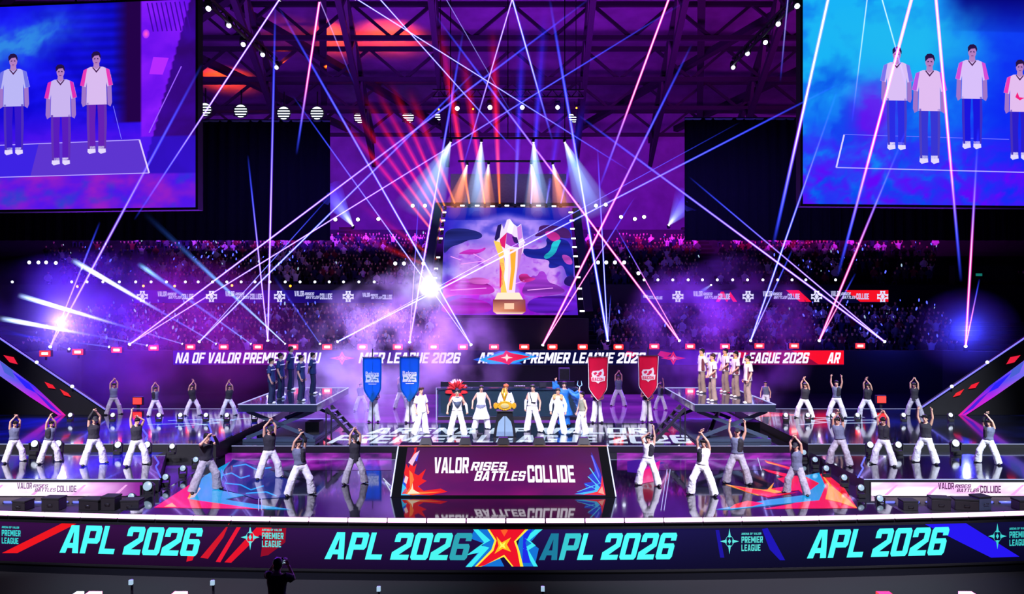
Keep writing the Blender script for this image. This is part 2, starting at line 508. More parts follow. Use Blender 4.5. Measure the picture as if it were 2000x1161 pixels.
def figure(pname, style):
    """meshes for one posed and dressed figure: dict of part name -> mesh"""
    key = (pname, style)
    if key in CACHE: return CACHE[key]
    p = POSES[pname]
    pel, ch, hd = p['pel'], p['chest'], p['head']
    R = Matrix.Rotation(math.radians(p['yaw']), 4, 'Z') @ Matrix.Rotation(math.radians(p['pitch']), 4, 'X') @ Matrix.Rotation(math.radians(p['tilt']), 4, 'Y')
    H = Matrix.Translation(hd) @ R

    def hp(x, y, z): return H @ Vector((x, y, z))
    up = (ch - pel).normalized()
    waist = pel.lerp(ch, .42)
    sh = {s: ch + V(s * .165, .0, .075) for s in (-1, 1)}
    hip = {s: pel + V(s * .085, 0, -.03) for s in (-1, 1)}
    kn = {-1: p['kneea'], 1: p['kneeb']}; an = {-1: p['anka'], 1: p['ankb']}
    el = {-1: p['elba'], 1: p['elbb']}; wr = {-1: p['wria'], 1: p['wrib']}
    toe = {-1: p['toea'], 1: p['toeb']}
    out = {}
    # --- body: one continuous surface
    def make_body():
     bm = bmesh.new()
     loft(bm, [pel - up * .10, pel, waist, ch - up * .03, ch + up * .07, ch + up * .13, hd.lerp(ch + up * .13, .5), hd - (hd - ch).normalized() * .03],
          [(.13, .10), (.165, .115), (.132, .098), (.165, .115), (.165, .09), (.075, .07), (.056, .058), (.055, .06)], seg=14)
     ball(bm, hd + R.to_3x3() @ V(0, .005, .02), (.077, .096, .112), M=R)
     ball(bm, hp(0, -.022, -.055), (.056, .068, .06), M=R)
     loft(bm, [hp(0, -.085, .03), hp(0, -.112, -.012), hp(0, -.09, -.024)], [(.010, .01), (.018, .014), (.015, .01)], seg=6)
     for s in (-1, 1): ball(bm, hp(s * .079, .012, .005), (.013, .024, .033), u=8, v=6, M=R)
     for s in (-1, 1):
         ux = (el[s] - sh[s])
         loft(bm, [ch + up * .06 + V(s * .08, 0, 0), sh[s], sh[s] + ux * .3, sh[s] + ux * .75, el[s], el[s].lerp(wr[s], .3), wr[s]],
              [.06, .058, .05, .042, .037, .038, .026], seg=10)
         loft(bm, [hip[s] + V(0, 0, .05), hip[s].lerp(kn[s], .3), kn[s], kn[s].lerp(an[s], .3), an[s], an[s] - V(0, 0, .03)], [.09, .082, .056, .056, .036, .036], seg=10)
         fd = Matrix.Rotation(math.radians(toe[s]), 3, 'Z') @ V(0, -1, 0)
         loft(bm, [an[s] - fd * .06 - V(0, 0, .045), an[s] + fd * .03 - V(0, 0, .04), an[s] + fd * .15 - V(0, 0, .055)], [(.035, .035), (.04, .035), (.04, .02)], seg=8)
     body = remeshed(bm, 'body', .0135, 2)
     hb = bmesh.new()
     for s in (-1, 1):
         d = (wr[s] - el[s]).normalized()
         inward = V(-s, -.4, 0)
         hand(hb, wr[s], d, inward, s, p['curl'])
     join_bm(body, hb, 0)
     fb = bmesh.new()
     for s in (-1, 1):
         ball(fb, hp(s * .03, -.086, .022), (.013, .008, .007), u=8, v=6, M=R)
         loft(fb, [hp(s * .014, -.096, .043), hp(s * .032, -.094, .047), hp(s * .05, -.082, .042)], [.004, .005, .003], seg=5)
     loft(fb, [hp(-.024, -.085, -.05), hp(0, -.093, -.05), hp(.024, -.085, -.05)], [.004, .006, .004], seg=5)
     join_bm(body, fb, 1)
     return body
    out['body'] = once(('body', pname), make_body)
    # --- clothes
    st = set(style.split('+'))
    wide = 'baggy' in st
    bm = bmesh.new()
    k = 1.0 if wide else 0.82
    wst = pel.lerp(ch, .22 if 'highwaist' in st else .12)
    loft(bm, [pel - up * .12, pel - up * .04, pel + up * .03, wst], [(.14, .12), (.185, .142), (.178, .132), (.152, .112)], seg=14)
    for s in (-1, 1):
        a = an[s] - V(0, 0, .045)
        loft(bm, [hip[s] + V(0, 0, .04), hip[s].lerp(kn[s], .35), kn[s] + V(0, -.01, 0), kn[s].lerp(a, .4), kn[s].lerp(a, .8), a],
             [.112 * k, .117 * k, .113 * k, .121 * k, .13 * k, .134 * k], seg=12, bulge=0.05)
    out['trousers'] = once(('trousers', pname, wide, 'highwaist' in st), lambda: remeshed(bm, 'trousers', .017, 3, .012 if wide else .007, 10))
    if 'bare' not in st:
        bm = bmesh.new()
        g = 1.18 if 'loose' in st else 1.14
        low = pel - up * (.08 if 'long' in st else -.06)
        loft(bm, [low, pel + up * .07, waist, ch - up * .03, ch + up * .06, ch + up * .105],
             [(.178 * g, .128 * g), (.165 * g, .12 * g), (.145 * g, .112 * g), (.172 * g, .122 * g), (.17 * g, .1 * g), (.09, .082)], seg=14, bulge=0.15)
        sl = .0
        if 'sleeve' in st: sl = .62
        if 'longsleeve' in st: sl = 1.0
        for s in (-1, 1):
            u = el[s] - sh[s]
            if sl == 0:
                loft(bm, [ch + up * .05 + V(s * .06, 0, 0), sh[s] + u * .06], [.082, .075], seg=10)
            elif sl < 1:
                loft(bm, [ch + up * .05 + V(s * .06, 0, 0), sh[s], sh[s] + u * .4, sh[s] + u * .78], [.075, .078, .078, .084], seg=10, bulge=.05)
            else:
                loft(bm, [ch + up * .05 + V(s * .06, 0, 0), sh[s], sh[s] + u * .5, el[s], el[s].lerp(wr[s], .5), el[s].lerp(wr[s], .96)],
                     [.075, .076, .07, .062, .056, .048], seg=10, bulge=.05)
        out['top'] = once(('top', pname, 'loose' in st, 'long' in st, sl), lambda: remeshed(bm, 'top', .016, 3, .006, 11))
    if 'glove' in st:
        bm = bmesh.new()
        for s in ((-1, 1) if 'gloves' in st else (1,)):
            loft(bm, [el[s] + (sh[s] - el[s]) * .25, el[s], el[s].lerp(wr[s], .4), wr[s], wr[s] + (wr[s] - el[s]).normalized() * .045], [.05, .047, .047, .036, .043], seg=10)
        out['arm_sleeve'] = to_mesh('arm_sleeve', bm, True)
    # hair, cap
    bm = bmesh.new()
    if 'bun' in st:
        ball(bm, hp(0, .06, .15), .04)
    if 'cap' in st:
        vs = ball(bm, hp(0, .016, .072), (.091, .108, .076), M=R)
        loft(bm, [hp(0, -.06, .078), hp(0, -.11, .072), hp(0, -.165, .06)], [(.075, .02), (.075, .012), (.05, .008)], seg=12)
        ball(bm, hp(0, .05, -.01), (.078, .065, .075), M=R)
        out['cap'] = once(('cap', pname), lambda: remeshed(bm, 'cap', .012, 2))
    else:
        ball(bm, hp(0, .022, .068), (.091, .108, .092), M=R)
        for s in (-1, 1): ball(bm, hp(s * .068, .022, .03), (.026, .05, .055), u=8, v=6, M=R)
        ball(bm, hp(0, .05, .005), (.082, .075, .085), M=R)
        for i in range(9):
            t = -1 + 2 * i / 8
            loft(bm, [hp(.066 * t, -.035, .13), hp(.07 * t + .01, -.066, .108), hp(.072 * t, -.079 + .03 * abs(t), .078 - .03 * abs(t))], [.024, .019, .009], seg=6)
        if 'curly' in st:
            rr = random.Random(5)
            for i in range(26):
                th = rr.uniform(0, 6.28); ph = rr.uniform(.1, 1.2)
                ball(bm, hp(.1 * math.cos(th) * math.sin(ph), .02 + .11 * math.sin(th) * math.sin(ph), .06 + .095 * math.cos(ph)), .032, u=8, v=6)
        if 'longhair' in st:
            loft(bm, [hp(0, .07, .06), hp(0, .10, -.1), hp(0, .11, -.3)], [(.085, .05), (.09, .04), (.05, .02)], seg=10)
        out['hair'] = once(('hair', pname, 'curly' in st, 'longhair' in st), lambda: remeshed(bm, 'hair', .012, 2, .004, 30))
    for s in (-1, 1):
        bm = bmesh.new()
        fd = Matrix.Rotation(math.radians(toe[s]), 3, 'Z') @ V(0, -1, 0)
        a = V(an[s].x, an[s].y, 0)
        loft(bm, [a - fd * .085 + V(0, 0, .048), a + fd * .02 + V(0, 0, .052), a + fd * .12 + V(0, 0, .042), a + fd * .185 + V(0, 0, .034)],
             [(.048, .048), (.054, .052), (.054, .042), (.044, .03)], seg=10)
        for v in bm.verts: v.co.z = max(v.co.z, 0.0)
        out['shoe' if s < 0 else 'shoe.b'] = to_mesh('shoe', bm, True)
    if 'skirt' in st:
        bm = bmesh.new()
        loft(bm, [pel + up * .08, pel - V(0, 0, .1), pel - V(0, 0, .32), pel - V(0, 0, .5)], [(.165, .125), (.22, .17), (.30, .22), (.36, .26)], seg=20, bulge=0.02)
        out['skirt'] = remeshed(bm, 'skirt', .018, 2, .014, 8)
    if 'bandana' in st:
        bm = bmesh.new()
        c = ch + up * .12
        ring = []
        n = 18
        for i in range(n):
            th = 2 * math.pi * i / n
            fr = max(0, -math.sin(th))
            top_ = c + V(.085 * math.cos(th), .085 * math.sin(th), .01)
            bot = c + V((.215 - .05 * fr) * math.cos(th), .16 * math.sin(th) - .015 * fr, -.09 - .30 * fr ** 2)
            ring.append((bm.verts.new(top_), bm.verts.new(top_ * .4 + bot * .6 + V(0, -.012 * fr, .012)), bm.verts.new(bot)))
        for i in range(n):
            a, b = ring[i], ring[(i + 1) % n]
            bm.faces.new((a[0], b[0], b[1], a[1])); bm.faces.new((a[1], b[1], b[2], a[2]))
        me = to_mesh('bandana', bm, True)
        b2 = bmesh.new(); b2.from_mesh(me)
        bmesh.ops.solidify(b2, geom=b2.faces[:], thickness=.012)
        b2.to_mesh(me); b2.free()
        out['bandana'] = me
    if 'waistwrap' in st:
        bm = bmesh.new()
        loft(bm, [pel + up * .09, pel + up * .01, pel - V(.05, 0, .10)], [(.18, .14), (.205, .16), (.19, .155)], seg=16, bulge=.02)
        out['waist_wrap'] = remeshed(bm, 'waist_wrap', .017, 2, .012, 12)
    if 'halfvest' in st:
        bm = bmesh.new()
        loft(bm, [waist.lerp(pel, .3) + V(.06, -.01, 0), waist + V(.065, -.01, 0), ch + V(.085, -.01, 0), ch + up * .09 + V(.09, 0, 0)],
             [(.105, .135), (.105, .135), (.115, .148), (.075, .11)], seg=12, bulge=.1)
        out['vest_panel'] = remeshed(bm, 'vest_panel', .016, 2, .008, 10)
    if 'harness' in st:
        bm = bmesh.new()
        loft(bm, [ch + V(.12, -.06, .13), ch + V(.07, -.155, 0), waist + V(.0, -.14, .02)], [(.016, .008), (.016, .01), (.016, .008)], seg=6)
        box(bm, (waist.x - .14, waist.y - .155, waist.z - .02), (waist.x + .03, waist.y - .125, waist.z + .025))
        out['harness'] = to_mesh('harness', bm, False)
    if 'collar' in st:
        bm = bmesh.new()
        c = ch + up * .12
        loft(bm, [c - up * .015, c + up * .035], [(.088, .082), (.072, .07)], seg=14, bulge=.02)
        out['collar'] = to_mesh('collar', bm, True)
    if 'furcollar' in st:
        bm = bmesh.new()
        c = ch + up * .09
        for i in range(14):
            th = math.pi * (-.1 + 1.2 * i / 13) - math.pi * .0
            ball(bm, c + V(.15 * math.cos(th) , .09 * math.sin(th) - .03, .02 + .03 * math.sin(th)), .062, u=8, v=6)
        ball(bm, c + V(.14, -.1, -.05), .065, u=8, v=6); ball(bm, c + V(-.13, -.1, -.04), .06, u=8, v=6)
        out['fur_collar'] = remeshed(bm, 'fur_collar', .014, 1, .012, 40)
    if 'sidepanel' in st:
        bm = bmesh.new()
        for s in (-1, 1):
            loft(bm, [pel + V(s * .152, -.03, -.04), waist + V(s * .142, -.03, 0), ch + V(s * .165, -.03, .0)], [(.08, .07), (.07, .06), (.062, .064)], seg=10, bulge=.05)
        out['side_panel'] = remeshed(bm, 'side_panel', .016, 2)
    if 'stripe' in st:
        bm = bmesh.new()
        loft(bm, [ch - up * .055, ch - up * .04, ch - up * .02], [(.218, .158), (.22, .16), (.218, .158)], seg=18, bulge=.0)
        out['chest_stripe'] = to_mesh('chest_stripe', bm, True)
    CACHE[key] = out
    return out


def person(label, pname, style, loc, h, mats, yaw=0.0, mirror=False, group=None, cat='person'):
    """a figure standing at loc; h is scale relative to 1.75 m"""
    ms = figure(pname, style)
    t = thing('person', label, cat, loc, math.radians(yaw), group)
    t.scale = ((-h if mirror else h), h, h)
    for part, me in ms.items():
        if part == 'body':
            m = [mats.get('skin', M['skin']), M['eye']]
        else:
            part = part.split('.')[0]
            m = [mats.get('shoes' if part == 'shoe' else part, mats.get('top', M['black_cloth']))]
        put(part.split('.')[0], me, m, t)
    return t


# spectators
def spectator_mesh(kind):
    bm = bmesh.new()
    loft(bm, [(0, 0, .42), (0, .02, .62), (0, 0, .92), (0, -.01, 1.04), (0, -.02, 1.12)], [(.17, .13), (.17, .13), (.21, .13), (.17, .1), (.06, .06)], seg=8)
    ball(bm, (0, -.03, 1.25), (.085, .1, .125), u=8, v=6)
    for s in (-1, 1):
        loft(bm, [(s * .1, .0, .48), (s * .13, -.4, .5), (s * .13, -.42, .1)], [.09, .075, .055], seg=6)
        if kind == 'sit': a = [(s * .2, 0, 1.0), (s * .27, -.08, .75), (s * .14, -.34, .62)]
        elif kind == 'cheer': a = [(s * .2, 0, 1.0), (s * .3, -.1, 1.22), (s * .24, -.16, 1.5)]
        else: a = [(s * .2, 0, 1.0), (s * .26, -.2, .82), (s * .05, -.36, 1.05)]
        loft(bm, a, [.06, .05, .04], seg=6)
    me = remeshed(bm, 'spectator_%s' % kind, .055, 1)
    for p in me.polygons:
        c = p.center
        if c.z > 1.14:
            p.material_index = 2 if (c.z > 1.27 or c.y > .01) else 1
        elif kind == 'cheer' and abs(c.x) > .2 and c.z > 1.15: p.material_index = 1
        elif c.z < .56 and c.y < -.12: p.material_index = 3
    return me



SPM = [spectator_mesh(k) for k in ('sit', 'cheer', 'clap')]
RELOVE = font_polys('Relove', 1.0)
# shape every figure before the hall is built
FIGS = [('bearer', 'baggy+loose'), ('behind', 'sleeve+loose+long+sidepanel+collar'), ('behind', 'sleeve+loose+long+stripe+collar'), ('camera', 'sleeve+loose+long'), ('casual', 'baggy+harness+loose+glove'), ('casual', 'baggy+longsleeve+long+furcollar'), ('casual', 'baggy+loose'), ('casual', 'baggy+sleeve+loose+long'), ('idle', 'sleeve+loose+long+sidepanel+collar'), ('idle', 'sleeve+loose+long+stripe+collar'), ('clasped', 'sleeve+loose+long+sidepanel+collar'), ('flourish', 'baggy+longsleeve+loose+long+skirt+longhair'), ('guard', 'baggy+loose+glove'), ('highvee', 'baggy+halfvest'), ('highvee', 'baggy+halfvest+cap+gloves'), ('highvee', 'baggy+loose+gloves'), ('overhead', 'baggy+halfvest'), ('overhead', 'baggy+halfvest+gloves'), ('overhead', 'baggy+long+cap'), ('overhead', 'baggy+long+cap+gloves'), ('overhead', 'baggy+long+gloves'), ('overhead', 'baggy+loose'), ('overhead', 'baggy+loose+cap+gloves'), ('overhead', 'baggy+loose+glove+cap'), ('overhead', 'baggy+loose+gloves'), ('present', 'baggy+longsleeve+loose+long+curly+collar'), ('proud', 'baggy+bandana+glove'), ('proud', 'baggy+skirt+waistwrap'), ('proud', 'loose+longsleeve'), ('reach', 'baggy+halfvest'), ('reach', 'baggy+halfvest+highwaist'), ('reach', 'baggy+loose'), ('stacked', 'baggy+halfvest+glove'), ('stacked', 'baggy+halfvest+gloves'), ('stacked', 'baggy+long+gloves'), ('stacked', 'baggy+loose'), ('stacked', 'baggy+loose+glove')]
for _k in FIGS: figure(*_k)

# ------------------------------------------------------------------ palette
M = {}
M['skin'] = pbr('skin', (208, 160, 132), .55)
M['eye'] = pbr('eye', (40, 28, 26), .4)
M['black_cloth'] = pbr('black_cloth', (26, 25, 30), .8)
M['charcoal_cloth'] = pbr('charcoal_cloth', (32, 30, 40), .85, noise_amt=.25)
M['grey_cloth'] = pbr('grey_cloth', (92, 98, 120), .85, noise_amt=.15)
M['denim'] = pbr('pale_denim', (205, 204, 208), .85, noise_amt=.16, noise_scale=14)
M['grey_denim'] = pbr('grey_denim', (150, 146, 154), .85, noise_amt=.25, noise_scale=14)
M['white_cloth'] = pbr('white_cloth', (236, 234, 236), .8, noise_amt=.05)
M['navy_cloth'] = pbr('navy_cloth', (22, 46, 98), .75)
M['navy_dark'] = pbr('navy_dark', (14, 30, 66), .75)
M['jersey_white'] = pbr('jersey_white', (232, 222, 226), .8)
M['jersey_red'] = pbr('jersey_red', (112, 52, 66), .8)
M['jersey_yellow'] = pbr('jersey_yellow', (214, 176, 30), .8)
M['khaki'] = pbr('khaki_cloth', (140, 122, 112), .85, noise_amt=.12)
M['olive'] = pbr('olive_cloth', (120, 122, 104), .85)
M['black_hair'] = pbr('black_hair', (18, 15, 18), .45)
M['brown_hair'] = pbr('brown_hair', (58, 36, 28), .45)
M['ginger_hair'] = pbr('ginger_hair', (176, 84, 34), .5)
M['white_shoe'] = pbr('white_shoe', (225, 225, 230), .5)
M['dark_shoe'] = pbr('dark_shoe', (24, 22, 26), .5)
M['blue_robe'] = pbr('blue_robe', (22, 104, 186), .6, noise_amt=.3, noise_scale=6)
M['red_feather'] = pbr('red_feather', (200, 22, 34), .7)
M['pale_feather'] = pbr('pale_feather', (226, 190, 200), .7)
M['fur'] = pbr('tan_fur', (190, 140, 92), .9, noise_amt=.3, noise_scale=30)
M['gold'] = pbr('polished_gold', (250, 190, 50), .28, .55)
M['steel'] = pbr('dark_steel', (58, 58, 68), .4, .7)
M['truss'] = pbr('roof_steel', (14, 11, 20), .6, .2)
M['black'] = pbr('black_paint', (10, 10, 13), .6)
M['deck_edge'] = pbr('deck_edge', (14, 15, 22), .35)
M['gloss_deck'] = pbr('gloss_deck', (13, 14, 22), .07, coat=.6)
M['plexi'] = pbr('smoked_plexi', (22, 34, 48), .05, coat=1.0)
M['drape'] = pbr('black_drape', (7, 7, 10), .95, noise_amt=.3, noise_scale=2)
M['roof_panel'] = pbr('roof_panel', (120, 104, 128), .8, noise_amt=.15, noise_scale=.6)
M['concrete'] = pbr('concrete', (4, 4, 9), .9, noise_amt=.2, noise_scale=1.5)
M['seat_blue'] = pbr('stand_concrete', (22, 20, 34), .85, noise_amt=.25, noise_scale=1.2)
M['lift'] = pbr('lift_steel', (62, 78, 100), .45, .5)
M['white_edge'] = emit('white_edge_light', (190, 200, 255), .9)
M['lens_white'] = emit('lamp_white', (235, 240, 255), 10)
M['lens_soft'] = emit('lamp_soft', (225, 235, 255), 5)
M['lens_deck'] = emit('lamp_deck', (215, 225, 245), 1.5)
M['lens_dim'] = emit('lamp_dim', (160, 190, 215), 1.1)
M['lens_red'] = emit('lamp_red', (255, 30, 24), 5)
M['lens_red_core'] = emit('lamp_red_core', (255, 205, 195), 6)
M['lens_orange'] = emit('lamp_orange', (255, 140, 20), 8)
M['lens_blue'] = emit('lamp_blue', (120, 150, 255), 9)
M['lens_pink'] = emit('lamp_pink', (255, 90, 160), 12)
M['tube_pink'] = emit('tube_pink', (255, 190, 248), 2.3, True)
M['tube_blue'] = emit('tube_blue', (80, 90, 255), 2.2)
M['stick_blue'] = emit('stick_blue', (70, 80, 255), 3.0)
M['led'] = screen('led_picture', 1.15, rough=.6, base=(1, 1, 2))
M['led_big'] = screen('led_big_picture', 1.15, rough=.6, sample=True, base=(1, 1, 2))
M['led_floor'] = screen('led_floor', 1.5, rough=.10, base=(7, 7, 12), coat=.5)
M['beam'] = beam_material('haze_beam', 1.0, 1.6)
M['beam_soft'] = beam_material('haze_beam_soft', 1.0, 3.0)
M['spot_window'] = emit('vent_light', (225, 240, 250), 3.0)


def struct(name, me, mats):
    return tag(put(name, me, mats), kind='structure')


def slab(name, poly, z0, z1, mats):
    """extruded deck from a plan outline"""
    bm = bmesh.new()
    vt = [bm.verts.new((p[0], p[1], z1)) for p in poly]
    vb = [bm.verts.new((p[0], p[1], z0)) for p in poly]
    f = bm.faces.new(vt); f.material_index = 0
    bm.faces.new(vb[::-1]).material_index = 1
    n = len(poly)
    for i in range(n):
        bm.faces.new((vt[i], vb[i], vb[(i + 1) % n], vt[(i + 1) % n])).material_index = 1
    return struct(name, to_mesh(name, bm), mats)


# ------------------------------------------------------------------ the hall
ARC = lambda x: 19.9 + x * x / 260.0
GZ = -1.6
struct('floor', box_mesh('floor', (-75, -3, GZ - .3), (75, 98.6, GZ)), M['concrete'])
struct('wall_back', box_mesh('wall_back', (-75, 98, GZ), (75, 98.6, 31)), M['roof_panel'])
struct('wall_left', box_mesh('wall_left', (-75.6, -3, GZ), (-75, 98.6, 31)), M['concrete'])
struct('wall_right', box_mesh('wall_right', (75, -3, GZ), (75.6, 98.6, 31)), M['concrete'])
bm = bmesh.new()
prof = [(-3, 40), (30, 40), (45, 37.5), (60, 34.5), (75, 32), (88, 30), (98.6, 28.5)]
nx = 30
grid = [[bm.verts.new((-75.6 + 151.2 * i / nx, y, z + 2.5 * math.cos((i / nx - .5) * math.pi) - 1)) for i in range(nx + 1)] for y, z in prof]
for j in range(len(prof) - 1):
    for i in range(nx):
        bm.faces.new((grid[j][i], grid[j][i + 1], grid[j + 1][i + 1], grid[j + 1][i]))
bmesh.ops.solidify(bm, geom=bm.faces[:], thickness=.25)
struct('ceiling', to_mesh('ceiling', bm), M['roof_panel'])


def roof_z(y):
    for (a, za), (b, zb) in zip(prof[:-1], prof[1:]):
        if a <= y <= b: return za + (zb - za) * (y - a) / (b - a)
    return prof[-1][1]


# steel roof trusses: cross trusses and longitudinal ribs
def truss(name, label, a, b, depth, n, r=.2, group='roof trusses'):
    a, b = Vector(a), Vector(b)
    t = thing(name, label, 'truss', a, 0, group)
    dn = Vector((0, 0, -depth))
    for nm, p, q in (('upper_chord', a, b), ('lower_chord', a + dn, b + dn)):
        m = bmesh.new(); beamrect(m, p - a, q - a, r * 2, r * 2); put(nm, to_mesh(nm, m), M['truss'], t)
    for i in range(n):
        p = a.lerp(b, i / n); q = a.lerp(b, (i + 1) / n)
        s, e = (p + dn, q) if i % 2 == 0 else (p, q + dn)
        m = bmesh.new(); beamrect(m, s - a, e - a, r * 1.3, r * 1.3); put('brace', to_mesh('brace', m), M['truss'], t)
    return t


for k, (Y, dz, dep) in enumerate(((52, 1.6, 3.2), (60, 1.4, 3.2), (68, 1.2, 3.0), (76, 1.2, 3.0), (84, 1.0, 2.8), (92, 1.0, 2.8))):
    z = roof_z(Y) - dz
    word = ['first and nearest', 'second', 'third', 'fourth', 'fifth', 'sixth and farthest'][k]
    truss('roof_truss', 'dark steel truss spanning the roof from side to side, %s from the stage' % word, (-46, Y, z), (46, Y, z), dep, 26, .2)
for k, x0 in enumerate((-34, -24, -15, -7, 7, 15, 24, 34)):
    za, zb = roof_z(46) - 3.2, roof_z(96) - 3.2
    place = ['outermost on the left', 'second on the left', 'third on the left', 'left of the centre', 'right of the centre', 'third on the right', 'second on the right', 'outermost on the right'][k]
    truss('roof_rib', 'dark steel rib running back under the roof, %s' % place, (x0 * .8, 46, za), (x0 * 1.15, 96, zb), 3.0, 14, .24, 'roof ribs')
for sgn, w in ((-1, 'left'), (1, 'right')):
    for j, (xa, ya, xb, yb) in enumerate(((6, 50, 30, 70), (12, 48, 22, 90), (20, 48, 44, 66), (24, 66, 8, 94), (34, 70, 20, 94))):
        za, zb = roof_z(ya) - 2.4, roof_z(yb) - 2.4
        m = bmesh.new(); beamrect(m, (sgn * xa, ya, za), (sgn * xb, yb, zb), .65, .65)
        tag(put('roof_strut', to_mesh('roof_strut', m), M['truss']),
            'heavy diagonal tube strut under the %s half of the roof, %s' % (w, ['nearest the middle', 'long one beside the rib', 'nearest the screen', 'crossing behind the ribs', 'far outer one'][j]), 'strut', 'roof struts')

# ------------------------------------------------------------------ stage decks
NA = 40
arcx = [-30 + 60 * i / NA for i in range(NA + 1)]
XC = 10.4
fine = [-XC + 2 * XC * i / 24 for i in range(25)]
front = [(x, ARC(x)) for x in fine]
# centre deck: dark glossy LED floor with artwork
slab('floor_centre_deck', front + [(XC, 28.45), (-XC, 28.45)], GZ, -.004, [M['gloss_deck'], M['deck_edge']])
for sgn, w in ((-1, 'left'), (1, 'right')):
    xs = [sgn * (XC + (30 - XC) * i / 20) for i in range(21)]
    pit = [(x, ARC(x)) for x in xs] + [(sgn * 30, 22.6), (sgn * XC, 22.6)]
    slab('floor_%s_pit' % w, pit, GZ, -.15, [M['black'], M['deck_edge']])
    slab('floor_%s_wing' % w, [(sgn * (XC + (.05 if sgn < 0 else 0)), 22.7), (sgn * 30, 22.7), (sgn * 30, 26.9), (sgn * (XC + (1.7 if sgn < 0 else 0)), 26.9)], GZ, .35, [M['gloss_deck'], M['black']])
    slab('floor_%s_terrace' % w, [(sgn * (XC + .1), 27.25), (sgn * 30, 27.25), (sgn * 30, 36.2), (sgn * (XC + .1), 36.2)], GZ, .55, [M['gloss_deck'], M['black']])
    slab('floor_%s_rear' % w, [(sgn * (XC + .1), 36.25), (sgn * 34, 36.25), (sgn * 34, 44.5), (sgn * (XC + .1), 44.5)], GZ, .3, [M['gloss_deck'], M['black']])
    if sgn < 0: slab('floor_ramp_gap', [(-XC, 22.72), (-XC, 26.9), (-XC - 1.69, 26.9)], GZ, .0, [M['black'], M['black']])
    slab('floor_%s_gap' % w, [(sgn * XC, 26.95), (sgn * 30, 26.95), (sgn * 30, 27.2), (sgn * XC, 27.2)], GZ, .1, [M['black'], M['black']])
slab('floor_platform', [(-XC, 28.5), (XC, 28.5), (XC, 44.5), (-XC, 44.5)], GZ, .246, [M['gloss_deck'], M['deck_edge']])
# rear stage wall carrying the LED ribbon, bending forward at the wings
bm = bmesh.new()
for a, b in (((-25, 44.6), (25, 44.6)), ((-25, 44.6), (-40, 33)), ((25, 44.6), (40, 36))):
    A, B = Vector((*a, 0)), Vector((*b, 0))
    n = (B - A).normalized().cross(Vector((0, 0, 1))) * .4
    if n.y < 0: n = -n
    vs = [bm.verts.new(p) for p in (A + Vector((0, 0, GZ)), B + Vector((0, 0, GZ)), B + n + Vector((0, 0, GZ)), A + n + Vector((0, 0, GZ)))]
    vt = [bm.verts.new(v.co + Vector((0, 0, 2.78 - GZ))) for v in vs]
    bm.faces.new(vt); bm.faces.new(vs[::-1])
    for i in range(4): bm.faces.new((vs[i], vs[(i + 1) % 4], vt[(i + 1) % 4], vt[i]))
struct('wall_stage_rear', to_mesh('wall_stage_rear', bm), M['deck_edge'])
# curved stage fascia
bm = bmesh.new()
xs = [-30 + 60 * i / 60 for i in range(61)]
for i in range(60):
    a, b = xs[i], xs[i + 1]
    q = [(a, ARC(a) - .12), (b, ARC(b) - .12), (b, ARC(b) - .005), (a, ARC(a) - .005)]
    vb = [bm.verts.new((p[0], p[1], GZ)) for p in q]; vt = [bm.verts.new((p[0], p[1], -.135)) for p in q]
    bm.faces.new(vt); bm.faces.new(vb[::-1])
    for k in range(4): bm.faces.new((vb[k], vb[(k + 1) % 4], vt[(k + 1) % 4], vt[k]))
bmesh.ops.remove_doubles(bm, verts=bm.verts[:], dist=.0005)
struct('wall_stage_front', to_mesh('wall_stage_front', bm), M['deck_edge'])
# white edge lines of the decks
for nm, a, b in (('trim_1', (-30, 22.69, .352), (-XC, 22.69, .352)), ('trim_2', (XC, 22.69, .352), (30, 22.69, .352)),
                 ('trim_3', (-30, 27.24, .552), (-XC - .1, 27.24, .552)), ('trim_4', (XC + .1, 27.24, .552), (30, 27.24, .552)),
                 ('trim_5', (-XC, 28.49, .25), (XC, 28.49, .25)), ('trim_6', (-30, 36.2, .552), (-XC, 36.2, .552)), ('trim_7', (XC, 36.2, .552), (30, 36.2, .552))):
    m = bmesh.new(); beamrect(m, a, b, .02, .02)
    struct(nm, to_mesh(nm, m), M['white_edge'])

# ------------------------------------------------------------------ LED floor pictures
CY = (0, 150, 215); RD = (225, 20, 40); OR = (255, 150, 40); NB = (14, 18, 60); PU = (150, 30, 190)
fl = Art(lambda u, v, l: onz(u, v, 0) + Vector((0, 0, l + .002)), .002)


def pic(c, k=1.0): return tuple(v * k for v in lin(c))


def P(art, pts, c, layer=1, k=1.0): art.poly(pts, pic(c, k), layer)


# left corner artwork
P(fl, [(301, 992), (377, 943), (392, 935), (376, 968), (420, 980), (520, 995)], RD, 1, .9)
P(fl, [(366, 976), (372, 962), (384, 950), (392, 955), (380, 972)], OR, 2, .9)
P(fl, [(370, 976), (381, 947), (400, 930), (450, 902), (438, 918), (428, 958), (479, 968), (440, 976), (466, 981), (570, 996), (505, 995)], CY, 2, .8)
P(fl, [(428, 955), (440, 918), (455, 898), (520, 915), (575, 945), (560, 972), (500, 976), (470, 966)], (10, 30, 110), 3, .9)
for pts in ([(432, 930), (452, 925), (470, 935), (488, 930)], [(440, 945), (470, 948), (490, 958), (515, 950)], [(455, 912), (480, 908), (500, 918), (530, 914)], [(480, 965), (520, 962), (540, 970)]):
    fl.line(pts, 2.4, pic((0, 140, 230)), 4)
P(fl, [(320, 991), (336, 983), (345, 991)], OR, 2)
